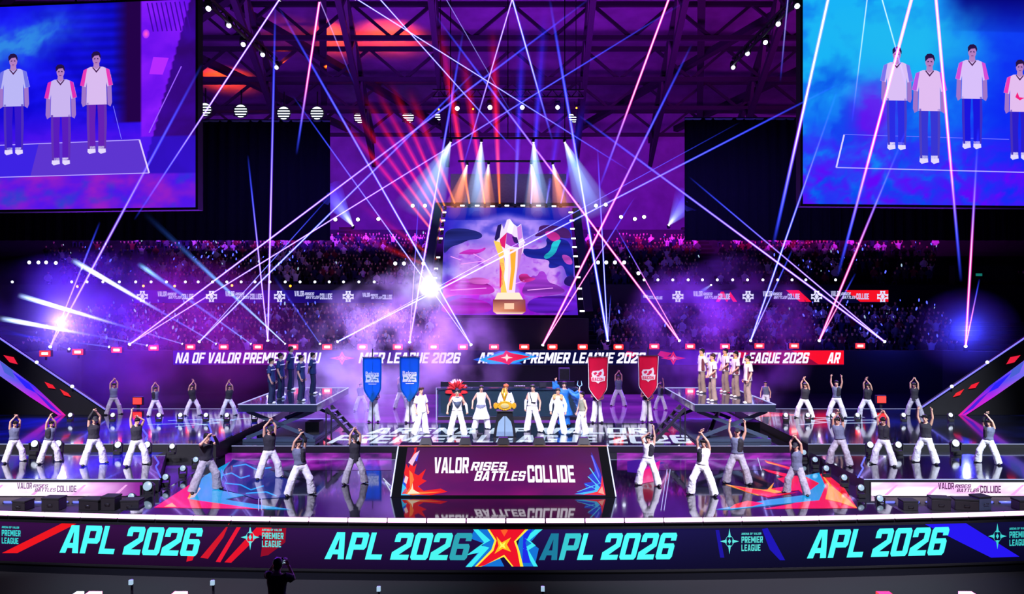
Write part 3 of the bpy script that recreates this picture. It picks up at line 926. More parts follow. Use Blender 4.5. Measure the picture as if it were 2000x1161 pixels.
# purple bands at the back of the deck
for (a, b, seed) in ((440, 765, 1), (1205, 1566, 2)):
    fl.grid(a, 919, b, 885.4, 60, 10, lambda u, v: pic(mix((60, 4, 100), (215, 50, 235), fbm(u * .02, v * .1, 1.2, seed) * 1.5 - .25), .55 * max(0.0, min(1.0, (922 - v) / 14))), 1)
P(fl, [(1225, 902), (1262, 896), (1300, 905), (1275, 912), (1248, 925), (1225, 922)], (60, 10, 150), 2, .7)
P(fl, [(1247, 922), (1290, 900), (1283, 940), (1250, 946)], (225, 20, 130), 2, .7)
# right corner artwork
P(fl, [(1492, 899), (1545, 914), (1548, 920), (1500, 905)], RD, 2)
P(fl, [(1494, 902), (1540, 914), (1500, 906)], OR, 3)
P(fl, [(1488, 916), (1536, 926), (1560, 940), (1500, 922)], RD, 2)
P(fl, [(1518, 935), (1545, 930), (1590, 930), (1612, 924), (1650, 955), (1674, 993), (1560, 994), (1490, 995), (1545, 985), (1580, 975), (1560, 958), (1500, 965), (1470, 960), (1540, 950)], RD, 1, .9)
P(fl, [(1416, 947), (1470, 955), (1498, 958), (1512, 943), (1506, 956), (1530, 962), (1480, 968)], OR, 2)
P(fl, [(1430, 950), (1485, 958), (1520, 966), (1560, 962), (1500, 972), (1460, 962)], RD, 3)
P(fl, [(1398, 996), (1500, 977), (1570, 968), (1600, 945), (1570, 930), (1600, 924), (1612, 950), (1600, 978), (1520, 986), (1430, 996)], CY, 2, .8)
P(fl, [(1604, 926), (1618, 950), (1612, 976), (1640, 982), (1668, 992), (1674, 993), (1655, 975), (1625, 950)], OR, 4, .9)
P(fl, [(1435, 986), (1460, 979), (1492, 984), (1470, 990), (1425, 994)], RD, 3)
struct('floor_centre_picture', fl.mesh('floor_centre_picture'), M['led_floor'])

# platform floor: purple rear field and the title lettering
pf = Art(lambda u, v, l: Vector((u, v, .248 + l)), .003)


def purple(u, v):
    t = fbm(u * .35, v * .5, 1.0, 4)
    k = max(0, 1 - abs(abs(u) - 5.5) / 6)
    return pic(mix((40, 10, 110), (170, 50, 235), t * .9 + k * .25), .5)


pf.grid(-XC, 33.95, XC, 44.4, 50, 26, purple, 0)
wht = pic((205, 222, 240), .8)
w1 = pf.width('ARENA OF VALOR', .78); pf.text('ARENA OF VALOR', -w1 / 2 - .2, 31.15, .78, 1.45, wht, 1, shear=.12)
w2 = pf.width('PREMIER LEAGUE 2026', .71); pf.text('PREMIER LEAGUE 2026', -w2 / 2 - .1, 29.05, .71, 1.8, wht, 1, shear=.1)
struct('floor_platform_picture', pf.mesh('floor_platform_picture'), M['led_floor'])

# side terrace floors: deep blue content with light streaks
for sgn, w in ((-1, 'left'), (1, 'right')):
    tf = Art(lambda u, v, l: Vector((u, v, .552 + l)), .003)

    def bluef(u, v):
        t = fbm(u * .25, v * .3, 1.2, 9 + sgn)
        base = mix((2, 3, 16), (12, 16, 225), max(0, t * 1.7 - .4)) if sgn < 0 else mix((2, 3, 12), (10, 20, 120), max(0, t * 1.4 - .5))
        return pic(base, .8)
    x0, x1 = (-29.5, -XC - .2) if sgn < 0 else (XC + .2, 29.5)
    tf.grid(x0, 27.4, x1, 36, 40, 18, bluef, 0)
    if sgn < 0:
        for pts in ([(-13.6, 31), (-12.2, 32), (-13, 32.4), (-11.2, 33.4)], [(-15, 31.6), (-13.2, 31.9), (-12.4, 31.4)], [(-14.6, 32.6), (-13, 33.1), (-11.8, 32.6)]):
            tf.line(pts, .12, pic((150, 190, 255), .8), 1)
    else:
        for pts in ([(11.8, 31.5), (13.2, 32.2), (12.6, 32.6), (13.8, 33.2)], [(13.2, 33.4), (15.4, 33.6)], [(13.4, 32.6), (15.5, 32.8)], [(13.6, 31.9), (15.4, 32.1)]):
            tf.line(pts, .22, pic((170, 190, 230), .6), 1)
        tf.poly([(10.8, 33.6), (13, 34.2), (11.5, 35.4)], pic((190, 20, 40), .8), 1)
    struct('floor_%s_terrace_picture' % w, tf.mesh('floor_terrace_picture'), M['led_floor'])

for sgn, w in ((-1, 'left'), (1, 'right')):
    wf = Art(lambda u, v, l: Vector((u, v, .352 + l)), .003)
    x0, x1 = (-29, -XC - 1.75) if sgn < 0 else (XC + .15, 29)
    cx_ = -13.6 if sgn < 0 else 10.7 + 9.5
    wf.grid(x0, 22.85, x1, 26.75, 60, 10, lambda u, v: pic(mix((3, 3, 14), (16, 20, 235), math.exp(-((u - cx_ - (v - 24) * .3) / (1.3 if sgn < 0 else .8)) ** 2) * (.8 if sgn < 0 else 1) + max(0, fbm(u * .4, v * .5, 1, 15) - .62)), .7), 0)
    struct('floor_%s_wing_picture' % w, wf.mesh('floor_wing_picture'), M['led_floor'])
# jagged light lines on the wing decks
for k, (pa, z, col) in enumerate((([(302, 892), (310, 905), (304, 912), (314, 934)], .354, (70, 80, 255)), ([(1690, 893), (1682, 910), (1686, 915), (1675, 934)], .354, (90, 100, 255)),
                                  ([(407, 828), (413, 845), (410, 850), (420, 868)], .56, (70, 80, 255)), ([(278, 838), (288, 852), (284, 858), (292, 868)], .56, (70, 80, 255)))):
    a = Art(lambda u, v, l: onz(u, v, z) + Vector((0, 0, .003)), .0)
    a.line(pa, 3.0, pic(col, 1.6), 0)
    struct('trim_%d' % (20 + k), a.mesh('floor_light_line'), M['led'])
for k, (pa, col) in enumerate((([(432, 918), (443, 940), (438, 946), (448, 970)], (120, 130, 255)), ([(505, 975), (505, 998)], (190, 190, 255)), ([(511, 975), (511, 998)], (190, 190, 255)),
                               ([(1303, 918), (1291, 998)], (190, 190, 255)), ([(1309, 918), (1297, 998)], (190, 190, 255)), ([(748, 935), (763, 950), (752, 942), (764, 962)], (220, 230, 255)), ([(1480, 895), (1487, 920)], (200, 200, 255)))):
    a = Art(lambda u, v, l: onz(u, v, 0) + Vector((0, 0, .012)), .0)
    a.line(pa, 1.5, pic(col, .8), 0)
    struct('trim_%d' % (30 + k), a.mesh('floor_light_line'), M['led'])

# ------------------------------------------------------------------ stage front: light strip and banner
seg = 2.0 * 30 / 58


def px2u(px):
    x = (px - 1000) * 20 / F
    for _ in range(8): x = (px - 1000) * ARC(x) / F
    return x


k0 = None
SW = 1.02
n = 29
for i in range(-n // 2 + 1, n // 2 + 2):
    x = i * SW + .35
    a, b = x - SW / 2 + .012, x + SW / 2 - .012
    if abs(x) > 15.3: continue
    t = thing('light_bar', 'glowing pink white tube segment along the curved front edge of the stage', 'light bar', (x, ARC(x) - .10, -.13), math.atan2(2 * x / 260, 1), 'tube segments along the stage edge')
    if k0 is None:
        bm = bmesh.new(); box(bm, (-SW / 2 + .012, -.06, 0), (SW / 2 - .012, .04, .035)); hm = to_mesh('housing', bm)
        bm = bmesh.new(); loft(bm, [(-SW / 2 + .02, -.02, .09), (SW / 2 - .02, -.02, .09)], [.058, .058], seg=12, bulge=.1); tm = to_mesh('tube', bm, True)
        k0 = 1
    put('housing', hm, M['black'], t); put('tube', tm, M['tube_pink'], t)

bn = Art(lambda u, v, l: Vector((u, ARC(u) - .125 - l, v)), .004)
ZT, ZB = -.26, -1.31
PX = lambda px: px2u(px)
PZ = lambda py, u=0.0: CH - (py - 590) * (ARC(u) - .13) / F


def bcol(u, v):
    px = 1000 + u * F / ARC(u)
    t = (v - ZB) / (ZT - ZB)
    c = mix((30, 4, 40), (14, 8, 52), max(0, min(1, (px - 350) / 900)))
    if px > 1100: c = mix(c, (6, 5, 34), (px - 1100) / 500)
    return pic(mix(c, tuple(v * 1.5 + 8 for v in c), t), .9)


bn.grid(-15.5, ZB, 15.5, ZT, 60, 4, bcol, 0)


def bp(pts, c, layer=1, k=1.0):
    bn.poly([(PX(x), PZ(y, PX(x))) for x, y in pts], pic(c, k), layer)


TEAL = (70, 235, 225)


def apl(px0, px1, py0, py1, fx=None, col=TEAL):
    u0, u1 = PX(px0), PX(px1)
    um = (u0 + u1) / 2
    z0, z1 = PZ(py1, um), PZ(py0, um)
    h = z1 - z0
    sh = .26
    W = (u1 - u0) - sh * h
    cw = W / bn.width('APL 2026', 1.0, gap=.10, space=.42)
    bn.text('APL 2026', u0, z0, cw, h, pic(col, 1.15), 3, gap=.10, shear=sh, space=.42, fx=fx)


bp([(10, 1081), (130, 1021), (160, 1021), (40, 1081)], (225, 20, 30), 1)
bp([(395, 1090), (452, 1022), (440, 1050), (410, 1092)], (200, 20, 40), 1)
bp([(425, 1098), (466, 1030), (474, 1030), (434, 1099)], (225, 20, 50), 1)
bp([(442, 1099), (505, 1030), (535, 1028), (527, 1050), (510, 1046), (455, 1100)], (215, 15, 40), 1)
bp([(512, 1088), (520, 1034), (562, 1032), (560, 1060), (527, 1085)], (150, 10, 40), 1, .8)
apl(122, 402, 1029, 1084)
apl(636, 925, 1041, 1094, fx=lambda x: pic(mix(TEAL, (20, 90, 120), max(0, min(1, (x - 2.6) / 1.0))), 1.15))
apl(1052, 1322, 1042, 1094, fx=lambda x: pic(mix((24, 110, 140), TEAL, max(0, min(1, x / .9))), 1.15))
apl(1572, 1850, 1033, 1088)
bp([(372, 1078), (386, 1078), (380, 1095), (368, 1098)], (215, 20, 40), 1)
bp([(1395, 1036), (1402, 1036), (1412, 1090), (1404, 1090)], (30, 20, 170), 1, .8)
bp([(1485, 1034), (1496, 1032), (1530, 1095), (1520, 1095), (1500, 1074)], (30, 20, 190), 1, .8)
bp([(1800, 1024), (1880, 1022), (1985, 1088), (1930, 1090), (1870, 1060)], (35, 20, 230), 1)


def emblem(cx, cy, s, c, L=2):
    """four pointed star mark with a hollow middle"""
    for k in range(4):
        a = math.pi / 2 * k
        def q(x, y): return (cx + s * (x * math.cos(a) - y * math.sin(a)) * .72, cy - s * (x * math.sin(a) + y * math.cos(a)))
        bp([q(0, 1), q(.12, .45), q(.42, .2), q(.2, .34), q(.05, .30), q(-.05, .30), q(-.2, .34), q(-.42, .2), q(-.12, .45)], c, L)
    bp([(cx, cy - s * .22), (cx + s * .12, cy), (cx, cy + s * .22), (cx - s * .12, cy)], c, L)


def premier(px, py, s=1.0, c=(60, 215, 215)):
    emblem(px, py, 24 * s, c)
    for (t, dy, cw, h) in (('ARENA OF VALOR', -16, 2.4, 4), ('PREMIER', -9, 5.2, 12), ('LEAGUE', 6, 5.2, 12)):
        u0 = PX(px + 22 * s); h0 = h * s * 19.9 / F
        bn.text(t, u0, PZ(py + (dy + h) * s, u0), cw * s * 20.2 / F, h0, pic(c, .9), 3, gap=.2)


premier(-12, 1044, 1.0); premier(492, 1050, 1.05, (90, 220, 220)); premier(1422, 1058, 1.05, (90, 220, 215)); premier(1942, 1048, 1.05, (60, 200, 200))
# the bursting star in the middle
BL = (20, 110, 205)
bp([(928, 1034), (972, 1034), (965, 1068), (985, 1107), (910, 1107), (930, 1085), (946, 1062), (918, 1052)], BL, 2)
bp([(1020, 1034), (1058, 1034), (1036, 1060), (1052, 1072), (1044, 1107), (998, 1107), (1010, 1070)], BL, 2)
bp([(924, 1034), (946, 1060), (912, 1085), (936, 1080), (910, 1108), (922, 1108), (956, 1070), (940, 1066), (958, 1056), (934, 1034)], (60, 225, 235), 3)
bp([(1060, 1034), (1034, 1056), (1046, 1066), (1032, 1075), (1050, 1107), (1042, 1107), (1022, 1072), (1038, 1062), (1024, 1052), (1046, 1034)], (60, 225, 235), 3)
bp([(1022, 1040), (1040, 1034), (1026, 1060), (1036, 1100), (1020, 1100)], (30, 40, 220), 3)
bp([(952, 1034), (1032, 1034), (1008, 1058), (1014, 1075), (1022, 1107), (1000, 1107), (984, 1088), (940, 1107), (928, 1107), (960, 1074), (966, 1056)], (255, 225, 60), 4)
bp([(956, 1034), (1026, 1034), (1004, 1058), (1010, 1075), (1016, 1107), (1003, 1107), (985, 1084), (946, 1105), (932, 1107), (964, 1076), (970, 1056)], (225, 18, 40), 5)
bp([(970, 1048), (980, 1060), (998, 1050), (990, 1064), (998, 1078), (982, 1072), (966, 1082), (974, 1066)], (255, 180, 30), 6)
bp([(976, 1058), (981, 1063), (988, 1058), (985, 1065), (988, 1072), (981, 1068), (974, 1073), (978, 1066)], (255, 240, 90), 7)
bp([(978, 1036), (985, 1048), (992, 1036), (988, 1034)], (255, 90, 40), 6)
fb_ = thing('led_banner', 'long curved LED banner on the stage front reading APL 2026', 'banner', (0, ARC(0), -1.3))
put('screen', bn.mesh('screen', fb_.location), M['led'], fb_)
for z in (ZT + .03, ZB - .03):
    bm = bmesh.new()
    for i in range(60):
        a, b = -15.5 + 31 * i / 60, -15.5 + 31 * (i + 1) / 60
        beamrect(bm, Vector((a, ARC(a) - .14, z)) - fb_.location, Vector((b, ARC(b) - .14, z)) - fb_.location, .03, .05)
    put('frame', to_mesh('frame', bm), M['black'], fb_)


# ------------------------------------------------------------------ slogan lettering
def slogan(art, u, v, w, col, layer=2, vs=1.0):
    """VALOR RISES BATTLES COLLIDE in a block w wide; u,v lower left"""
    k = w / 288.0

    def T(s, x0, x1, y0, y1, sh):
        h = (y1 - y0) * k * vs
        cw = ((x1 - x0) * k - sh * h) / art.width(s, 1.0, gap=.12)
        art.text(s, u + x0 * k, v + y0 * k * vs, cw, h, col, layer, gap=.12, shear=sh)
    T('VALOR', 0, 72, 17, 47, 0); T('RISES', 76, 152, 23, 39, .3); T('BATTLES', 84, 190, 3, 20, .3); T('COLLIDE', 193, 288, 0, 33, 0)


# the sloping LED box on the centre deck
yb, yt, zt = 22.0, 22.85, 1.30
XB0, XB1 = (763 - 1000) * yb / F, (1203 - 1000) * yb / F
XT0, XT1 = (778 - 1000) * yt / F, (1186 - 1000) * yt / F
lb = thing('led_plinth', 'sloping LED plinth at centre stage reading VALOR RISES BATTLES COLLIDE', 'plinth', ((XB0 + XB1) / 2, 22.6, 0))
bm = bmesh.new()
vv = [bm.verts.new(Vector(p) - lb.location) for p in ((XB0, yb, 0), (XB1, yb, 0), (XB1, 23.6, 0), (XB0, 23.6, 0), (XT0, yt, zt), (XT1, yt, zt), (XT1, 23.5, zt), (XT0, 23.5, zt))]
for f in ((0, 3, 2, 1), (4, 5, 6, 7), (0, 1, 5, 4), (1, 2, 6, 5), (2, 3, 7, 6), (3, 0, 4, 7)): bm.faces.new([vv[i] for i in f])
plb = pbr('plinth_black', (3, 3, 5), .9)
plb.node_tree.nodes['Principled BSDF'].inputs['Specular IOR Level'].default_value = .1
put('body', to_mesh('body', bm), plb, lb)


def plf(u, v, l):
    v2 = .035 + .94 * v
    a = Vector((XB0, yb, 0)).lerp(Vector((XT0, yt, zt)), v2); b = Vector((XB1, yb, 0)).lerp(Vector((XT1, yt, zt)), v2)
    p = a.lerp(b, .045 + .91 * u)
    return p + Vector((0, -.84, .54)) * (l + .006)


pa = Art(plf, .003)
pa.grid(0, 0, 1, 1, 40, 16, lambda u, v: pic(mix(mix((150, 4, 118), (70, 10, 66), v), (84, 6, 96), fbm(u * 3, v * 2, 1.5, 2)), .85), 0)
AR = 6.2 / 1.5
UX = lambda px: (px - 782) / (1188 - 782)
VY = lambda py: (966 - py) / (966 - 877)
BWHITE = pic((245, 232, 250), 1.1)
for s, x0, x1, y0, y1, sh in (('VALOR', 842, 914, 926, 896, 0), ('RISES', 918, 995, 921, 905, .3), ('BATTLES', 926, 1033, 940, 922, .3), ('COLLIDE', 1035, 1131, 943, 911, 0)):
    u0, u1 = UX(x0), UX(x1); v0, v1 = VY(y0), VY(y1)
    h = v1 - v0; shu = sh / 4.4
    cw = (u1 - u0 - shu * h) / pa.width(s, 1.0, gap=.12)
    pa.text(s, u0, v0, cw, h, BWHITE, 3, gap=.12, shear=shu)


def pp(pts, c, L=1, k=1.0): pa.poly([(max(0, min(1, UX(x))), max(0, min(1, VY(y)))) for x, y in pts], pic(c, k), L)


# flames at the left corner: blue body, red tongues, pale cores
pp([(780, 966), (781, 938), (786, 930), (793, 946), (797, 930), (803, 944), (812, 940), (818, 955), (840, 966)], (20, 80, 215), 1)
pp([(780, 966), (780, 945), (790, 952), (800, 966)], (60, 190, 245), 2)
pp([(783, 964), (790, 950), (786, 936), (781, 925), (784, 908), (790, 916), (794, 904), (800, 914), (806, 908), (803, 926), (812, 930), (826, 918), (820, 936), (830, 940), (814, 950), (826, 958), (860, 954), (874, 960), (840, 966)], (228, 22, 26), 2)
pp([(790, 964), (798, 952), (795, 936), (792, 920), (799, 926), (804, 938), (800, 950), (812, 960), (862, 960), (806, 966)], (255, 120, 50), 3)
pp([(794, 964), (801, 954), (802, 944), (805, 956), (820, 963)], (255, 225, 190), 4)
pp([(788, 906), (799, 889), (809, 883), (803, 898), (797, 912)], (235, 190, 220), 3)
pp([(792, 900), (798, 884), (796, 878), (802, 876), (801, 888)], (228, 30, 30), 2)
pp([(801, 902), (808, 886), (806, 904)], (60, 70, 220), 3)
pp([(786, 930), (792, 934), (790, 946), (784, 942)], (250, 200, 200), 4)
# shards at the right corner
pp([(1188, 966), (1188, 945), (1184, 920), (1172, 886), (1174, 922), (1160, 930), (1164, 942), (1148, 944), (1152, 954), (1128, 963), (1160, 966)], (44, 56, 205), 1)
pp([(1170, 892), (1173, 893), (1182, 930), (1180, 936)], (110, 110, 245), 2)
for x0, y0, x1, y1 in ((1150, 946, 1178, 958), (1158, 932, 1176, 950), (1132, 960, 1166, 950), (1164, 916, 1180, 944), (1144, 956, 1182, 944)):
    pa.line([(UX(x0), VY(y0)), (UX(x1), VY(y1))], .006, pic((90, 200, 250)), 3)
pp([(1187, 966), (1186, 938), (1180, 952), (1172, 944), (1168, 957), (1126, 964)], (70, 180, 240), 2)
pp([(1188, 966), (1187, 930), (1181, 950), (1172, 960), (1144, 965)], (238, 44, 60), 4)
pp([(1186, 965), (1184, 950), (1174, 961)], (255, 160, 150), 5)
put('screen', pa.mesh('screen', lb.location), M['led_big'], lb)
for sx, nm in ((-1, 0), (1, 1)):
    bm = bmesh.new()
    x_b, x_t = (XB0, XT0) if sx < 0 else (XB1, XT1)
    beamrect(bm, Vector((x_b, yb, .02)) - lb.location, Vector((x_t, yt, zt)) - lb.location, .035, .035)
    put('edge_light', to_mesh('edge_light', bm), M['white_edge'], lb)
bm = bmesh.new(); beamrect(bm, Vector((XT0, yt, zt + .01)) - lb.location, Vector((XT1, yt, zt + .01)) - lb.location, .03, .03)
put('top_rail', to_mesh('top_rail', bm), pbr('brass_rail', (220, 160, 110), .35, .6), lb)
px_m = bpy.data.materials.new('clear_plexi'); px_m.use_nodes = True
_nt = px_m.node_tree; _nt.nodes.clear()
_o = _nt.nodes.new('ShaderNodeOutputMaterial'); _mx = _nt.nodes.new('ShaderNodeMixShader'); _t = _nt.nodes.new('ShaderNodeBsdfTransparent'); _g = _nt.nodes.new('ShaderNodeBsdfGlossy')
_t.inputs['Color'].default_value = (.88, .88, .92, 1); _g.inputs['Roughness'].default_value = .1; _mx.inputs['Fac'].default_value = .06
_nt.links.new(_t.outputs[0], _mx.inputs[1]); _nt.links.new(_g.outputs[0], _mx.inputs[2]); _nt.links.new(_mx.outputs[0], _o.inputs['Surface'])
bm = bmesh.new()
gz = [(0, .0), (.06, .2), (.14, .3), (.24, .34)]
ga = [bm.verts.new(Vector((XT0 + .02 + q, 23.44, zt + h)) - lb.location) for q, h in gz] + [bm.verts.new(Vector((XT1 - .02 - q, 23.44, zt + h)) - lb.location) for q, h in gz[::-1]]
f_ = bm.faces.new(ga); bmesh.ops.solidify(bm, geom=[f_], thickness=.02)
put('plexi_guard', to_mesh('plexi_guard', bm), px_m, lb)
for k, px in enumerate((832, 909, 983, 1053, 1140)):
    x = (px - 1000) * 23.15 / F
    word = ['leftmost', 'second from the left', 'middle', 'second from the right', 'rightmost'][k]
    fm = thing('stage_monitor', 'black wedge floor monitor on top of the LED plinth, %s of five' % word, 'monitor', (x, 23.15, zt), 0, 'wedge monitors on the plinth')
    bm = bmesh.new()
    vs = [bm.verts.new(p) for p in ((-.2, -.15, 0), (.2, -.15, 0), (.2, .2, 0), (-.2, .2, 0), (-.13, -.02, .2), (.13, -.02, .2), (.13, .18, .2), (-.13, .18, .2))]
    for f in ((0, 3, 2, 1), (4, 5, 6, 7), (0, 1, 5, 4), (1, 2, 6, 5), (2, 3, 7, 6), (3, 0, 4, 7)): bm.faces.new([vs[i] for i in f])
    put('cabinet', to_mesh('cabinet', bm), M['black'], fm)
    bm = bmesh.new(); beamrect(bm, (-.12, -.165, .02), (.12, -.165, .02), .02, .02)
    put('grille', to_mesh('grille', bm), M['steel'], fm)

# ------------------------------------------------------------------ big side screens
def side_screen(name, label, xa, xb, Ya, Yb, vtop, vbot, paint, extras, nu, nv):
    zb = CH - (vbot - 590) * 38.4 / F
    zt = CH - (vtop - 590) * 38.4 / F
    A = Vector(((xa - 1000) * Ya / F, Ya, 0)); B = Vector(((xb - 1000) * Yb / F, Yb, 0))
    d = (B - A).normalized(); n = Vector((d.y, -d.x, 0))
    if n.y > 0: n = -n
    # picture coordinates are u,v in photo pixels measured along the panel

    def fn(u, v, l):
        # place along the panel so that the picture keeps its proportions
        s = (u - 1000) / F
        # intersection of the sight line with the panel plane in plan
        den = d.x - s * d.y
        tt = (s * A.y - A.x) / den
        p = A + d * tt
        return Vector((p.x, p.y, CH - (v - 590) * 38.4 / F)) + n * (l + .01)
    t = thing(name, label, 'screen', ((A.x + B.x) / 2, (A.y + B.y) / 2, zb))
    a = Art(fn, .012)
    a.grid(xa, vbot, xb, vtop, nu, nv, paint, 0)
    extras(a)
    put('picture', a.mesh('picture', t.location), M['led_big'], t)
    bm = bmesh.new()
    w = (B - A).length
    q = [A - d * .12, B + d * .12, B + d * .12 - n * .5, A - d * .12 - n * .5]
    lo = [bm.verts.new(Vector((p.x, p.y, zb - .12)) - t.location) for p in q]; hi = [bm.verts.new(Vector((p.x, p.y, zt + .12)) - t.location) for p in q]
    bm.faces.new(lo[::-1]); bm.faces.new(hi)
    for i in range(4): bm.faces.new((lo[i], lo[(i + 1) % 4], hi[(i + 1) % 4], hi[i]))
    put('cabinet', to_mesh('cabinet', bm), M['drape'], t)
    m = bmesh.new()
    for k in (.15, .5, .85):
        p = A.lerp(B, k) - n * .25
        rod(m, Vector((p.x, p.y, zt)) - t.location, Vector((p.x, p.y, zt + 12)) - t.location, .05)
    put('hanging_cable', to_mesh('hanging_cable', m), M['steel'], t)
    return t


def video_person(a, x, top, h, shirt, pants, accent, L=3):
    """a standing figure within the relayed picture; x centre, top of head, height in px"""
    s = h / 200.0
    def p(pts, c, l=L, k=1.0): a.poly([(x + q[0] * s, top + q[1] * s) for q in pts], pic(c, k), l)
    lit = mix(pants, (150, 110, 235), .35)
    p([(-19, 95), (-1, 95), (-3, 140), (-2, 190), (-17, 190), (-19, 140)], pants); p([(1, 95), (19, 95), (20, 140), (18, 190), (3, 190), (3, 140)], pants)
    p([(-19, 100), (-15, 100), (-14, 150), (-13, 190), (-17, 190), (-19, 140)], lit, L + 1, .7); p([(19, 100), (15, 100), (15, 150), (15, 190), (18, 190), (20, 140)], lit, L + 1, .7)
    p([(-17, 185), (-3, 185), (-2, 197), (-14, 200), (-18, 196)], (215, 205, 240)); p([(3, 185), (17, 185), (18, 197), (8, 200), (3, 196)], (215, 205, 240))
    p([(-28, 46), (-20, 46), (-21, 104), (-27, 108), (-30, 100)], (150, 110, 190)); p([(20, 46), (28, 46), (30, 100), (27, 108), (21, 104)], (150, 110, 190))
    p([(-12, 30), (12, 30), (25, 36), (32, 66), (21, 69), (19, 60), (20, 104), (-20, 104), (-19, 60), (-21, 69), (-32, 66), (-25, 36)], shirt, L + 1)
    p([(-25, 36), (-18, 33), (-24, 68), (-32, 66)], accent, L + 2, .8); p([(25, 36), (18, 33), (24, 68), (32, 66)], accent, L + 2, .8)
    p([(-7, 30), (0, 38), (7, 30), (8, 32), (0, 42), (-8, 32)], (70, 30, 80), L + 2)
    p([(-5, 20), (5, 20), (6, 31), (0, 35), (-6, 31)], (170, 125, 185), L + 2)
    a.disc((x, top + 15 * s), 7.8 * s, 11.5 * s, pic((168, 118, 182)), L + 2)
    p([(-4.5, 14), (-1.5, 13), (-1.5, 15.5), (-4.5, 16)], (60, 30, 90), L + 3); p([(4.5, 14), (1.5, 13), (1.5, 15.5), (4.5, 16)], (60, 30, 90), L + 3); p([(-2.5, 21.5), (2.5, 21.5), (2, 23), (-2, 23)], (120, 50, 120), L + 3)
    p([(-8.5, 15), (-9, 6), (-5, 1), (2, 0), (7, 3), (9, 9), (8.5, 15), (5, 8), (-3, 9)], (34, 16, 66), L + 4)


def paint_left(u, v):
    u_, v_ = u + 50 * (fbm(u * .012, v * .012, 1, 101) - .5), v + 44 * (fbm(u * .013, v * .013, 1, 103) - .5) + 14 * (fbm(u * .05, v * .05, 1, 105) - .5)
    w = fbm(u_ * .012, v_ * .016, 1, 3); w2 = fbm(u_ * .03, v_ * .05, 1, 11)
    if u < 278:
        c = mix((8, 2, 190), (26, 22, 255), w)
        if v < 215: c = mix(c, (8, 4, 120), max(0, min(1, (u - 60) / 220)) * .8 * (0.6 + .4 * math.sin(v * .35)))
        g = math.exp(-((u_ - 20) / 105) ** 2 - ((v_ - 85 + (u_ - 20) * .25) / 38) ** 2)
        c = mix(c, (50, 150, 220), min(.85, g * (0.45 + w2)))
        if v > 205: c = mix(c, (90, 16, 225), min(1, (v - 205) / 60) * (.35 + .5 * w))
        if u > 220 and v < 240: c = mix(c, (34, 2, 70), min(1, (u - 220) / 30))
        if v > 275: c = mix(c, (84, 40, 214), .5)
    else:
        c = mix((92, 12, 222), (140, 30, 250), w)
        e = 372 - (v - 5) * .28
        if u > e: c = mix((44, 6, 96), (60, 8, 160), w)
        if v > 270: c = mix(c, (44, 20, 226), .6)
    if v > 342:
        c = mix((80, 20, 225), (150, 30, 190), fbm(u * .018, v * .03, 1, 21) * 1.6 - .4)
        c = mix(c, (20, 70, 200), max(0, fbm(u * .02, v * .03, 1, 33) * 2 - 1.1))
    return pic(c, .95)


def ex_left(a):
    a.poly([(60, 342), (292, 340), (274, 276), (76, 279)], pic((92, 52, 205), .9), 1)
    a.poly([(-60, 342), (60, 342), (76, 279), (-60, 281)], pic((60, 34, 225), .9), 1)
    a.line([(-60, 344), (292, 340), (273, 275), (218, 276), (-60, 281)], 1.6, pic((180, 160, 255)), 2)
    a.line([(292, 340), (273, 275)], 3, pic((225, 205, 255)), 2)
    a.line([(222, 208), (238, 273)], 1.2, pic((120, 110, 255)), 2)
    for i in range(9):
        a.line([(288 + i * 9, 10), (300 + i * 9, 66)], 2.5, pic((60, 6, 150)), 1)
    a.poly([(300, 115), (330, 118), (318, 150), (292, 148)], pic((170, 40, 255)), 1)
    a.disc((286, 70), 7, 9, pic((255, 90, 190)), 2, edge=pic((150, 30, 240)))
    a.line([(355, 135), (292, 262)], 2, pic((150, 90, 255)), 2)
    video_person(a, 28, 100, 200, (176, 172, 232), (52, 22, 190), (120, 120, 240))
    video_person(a, 120, 124, 198, (190, 170, 226), (84, 26, 178), (230, 50, 190))
    video_person(a, 190, 101, 200, (205, 176, 226), (96, 30, 170), (240, 60, 190))


def paint_right(u, v):
    u_, v_ = u + 60 * (fbm(u * .011, v * .012, 1, 91) - .5) + 20 * (fbm(u * .04, v * .05, 1, 93) - .5), v + 50 * (fbm(u * .012, v * .012, 1, 95) - .5) + 18 * (fbm(u * .05, v * .05, 1, 97) - .5)
    w = fbm(u_ * .012, v_ * .014, 1, 53); w2 = fbm(u_ * .022, v_ * .03, 1, 61)
    c = mix((10, 90, 225), (22, 172, 238), max(0, min(1, w * 2.0 - .4 + max(0, (220 - v) / 500))))
    c = mix(c, (10, 20, 235), max(0, min(1, (u - 1800) / 160)) * .8)
    if u > 1830 and v < 60: c = mix(c, (6, 6, 120), min(.95, (u - 1830) / 60) * (1 - v / 80))
    g = math.exp(-((u_ - 1760 - (v_ - 60) * .3) / 150) ** 2 - ((v_ - 80) / 50) ** 2)
    c = mix(c, (30, 178, 232), min(.85, g))
    if v > 150: c = mix(c, (14, 40, 240), min(1, (v - 150) / 140) * (.3 + .5 * w2))
    if v > 240: c = mix(c, (94, 8, 240), max(0, min(1, (v - 240) / 110)) * max(0, min(1, w2 * 1.9 - .45)))
    g = math.exp(-((u - 1705) / 40) ** 2 - ((v - 225) / 55) ** 2)
    c = mix(c, (110, 10, 230), min(.8, g * (.5 + w2)))
    return pic(c, .95)


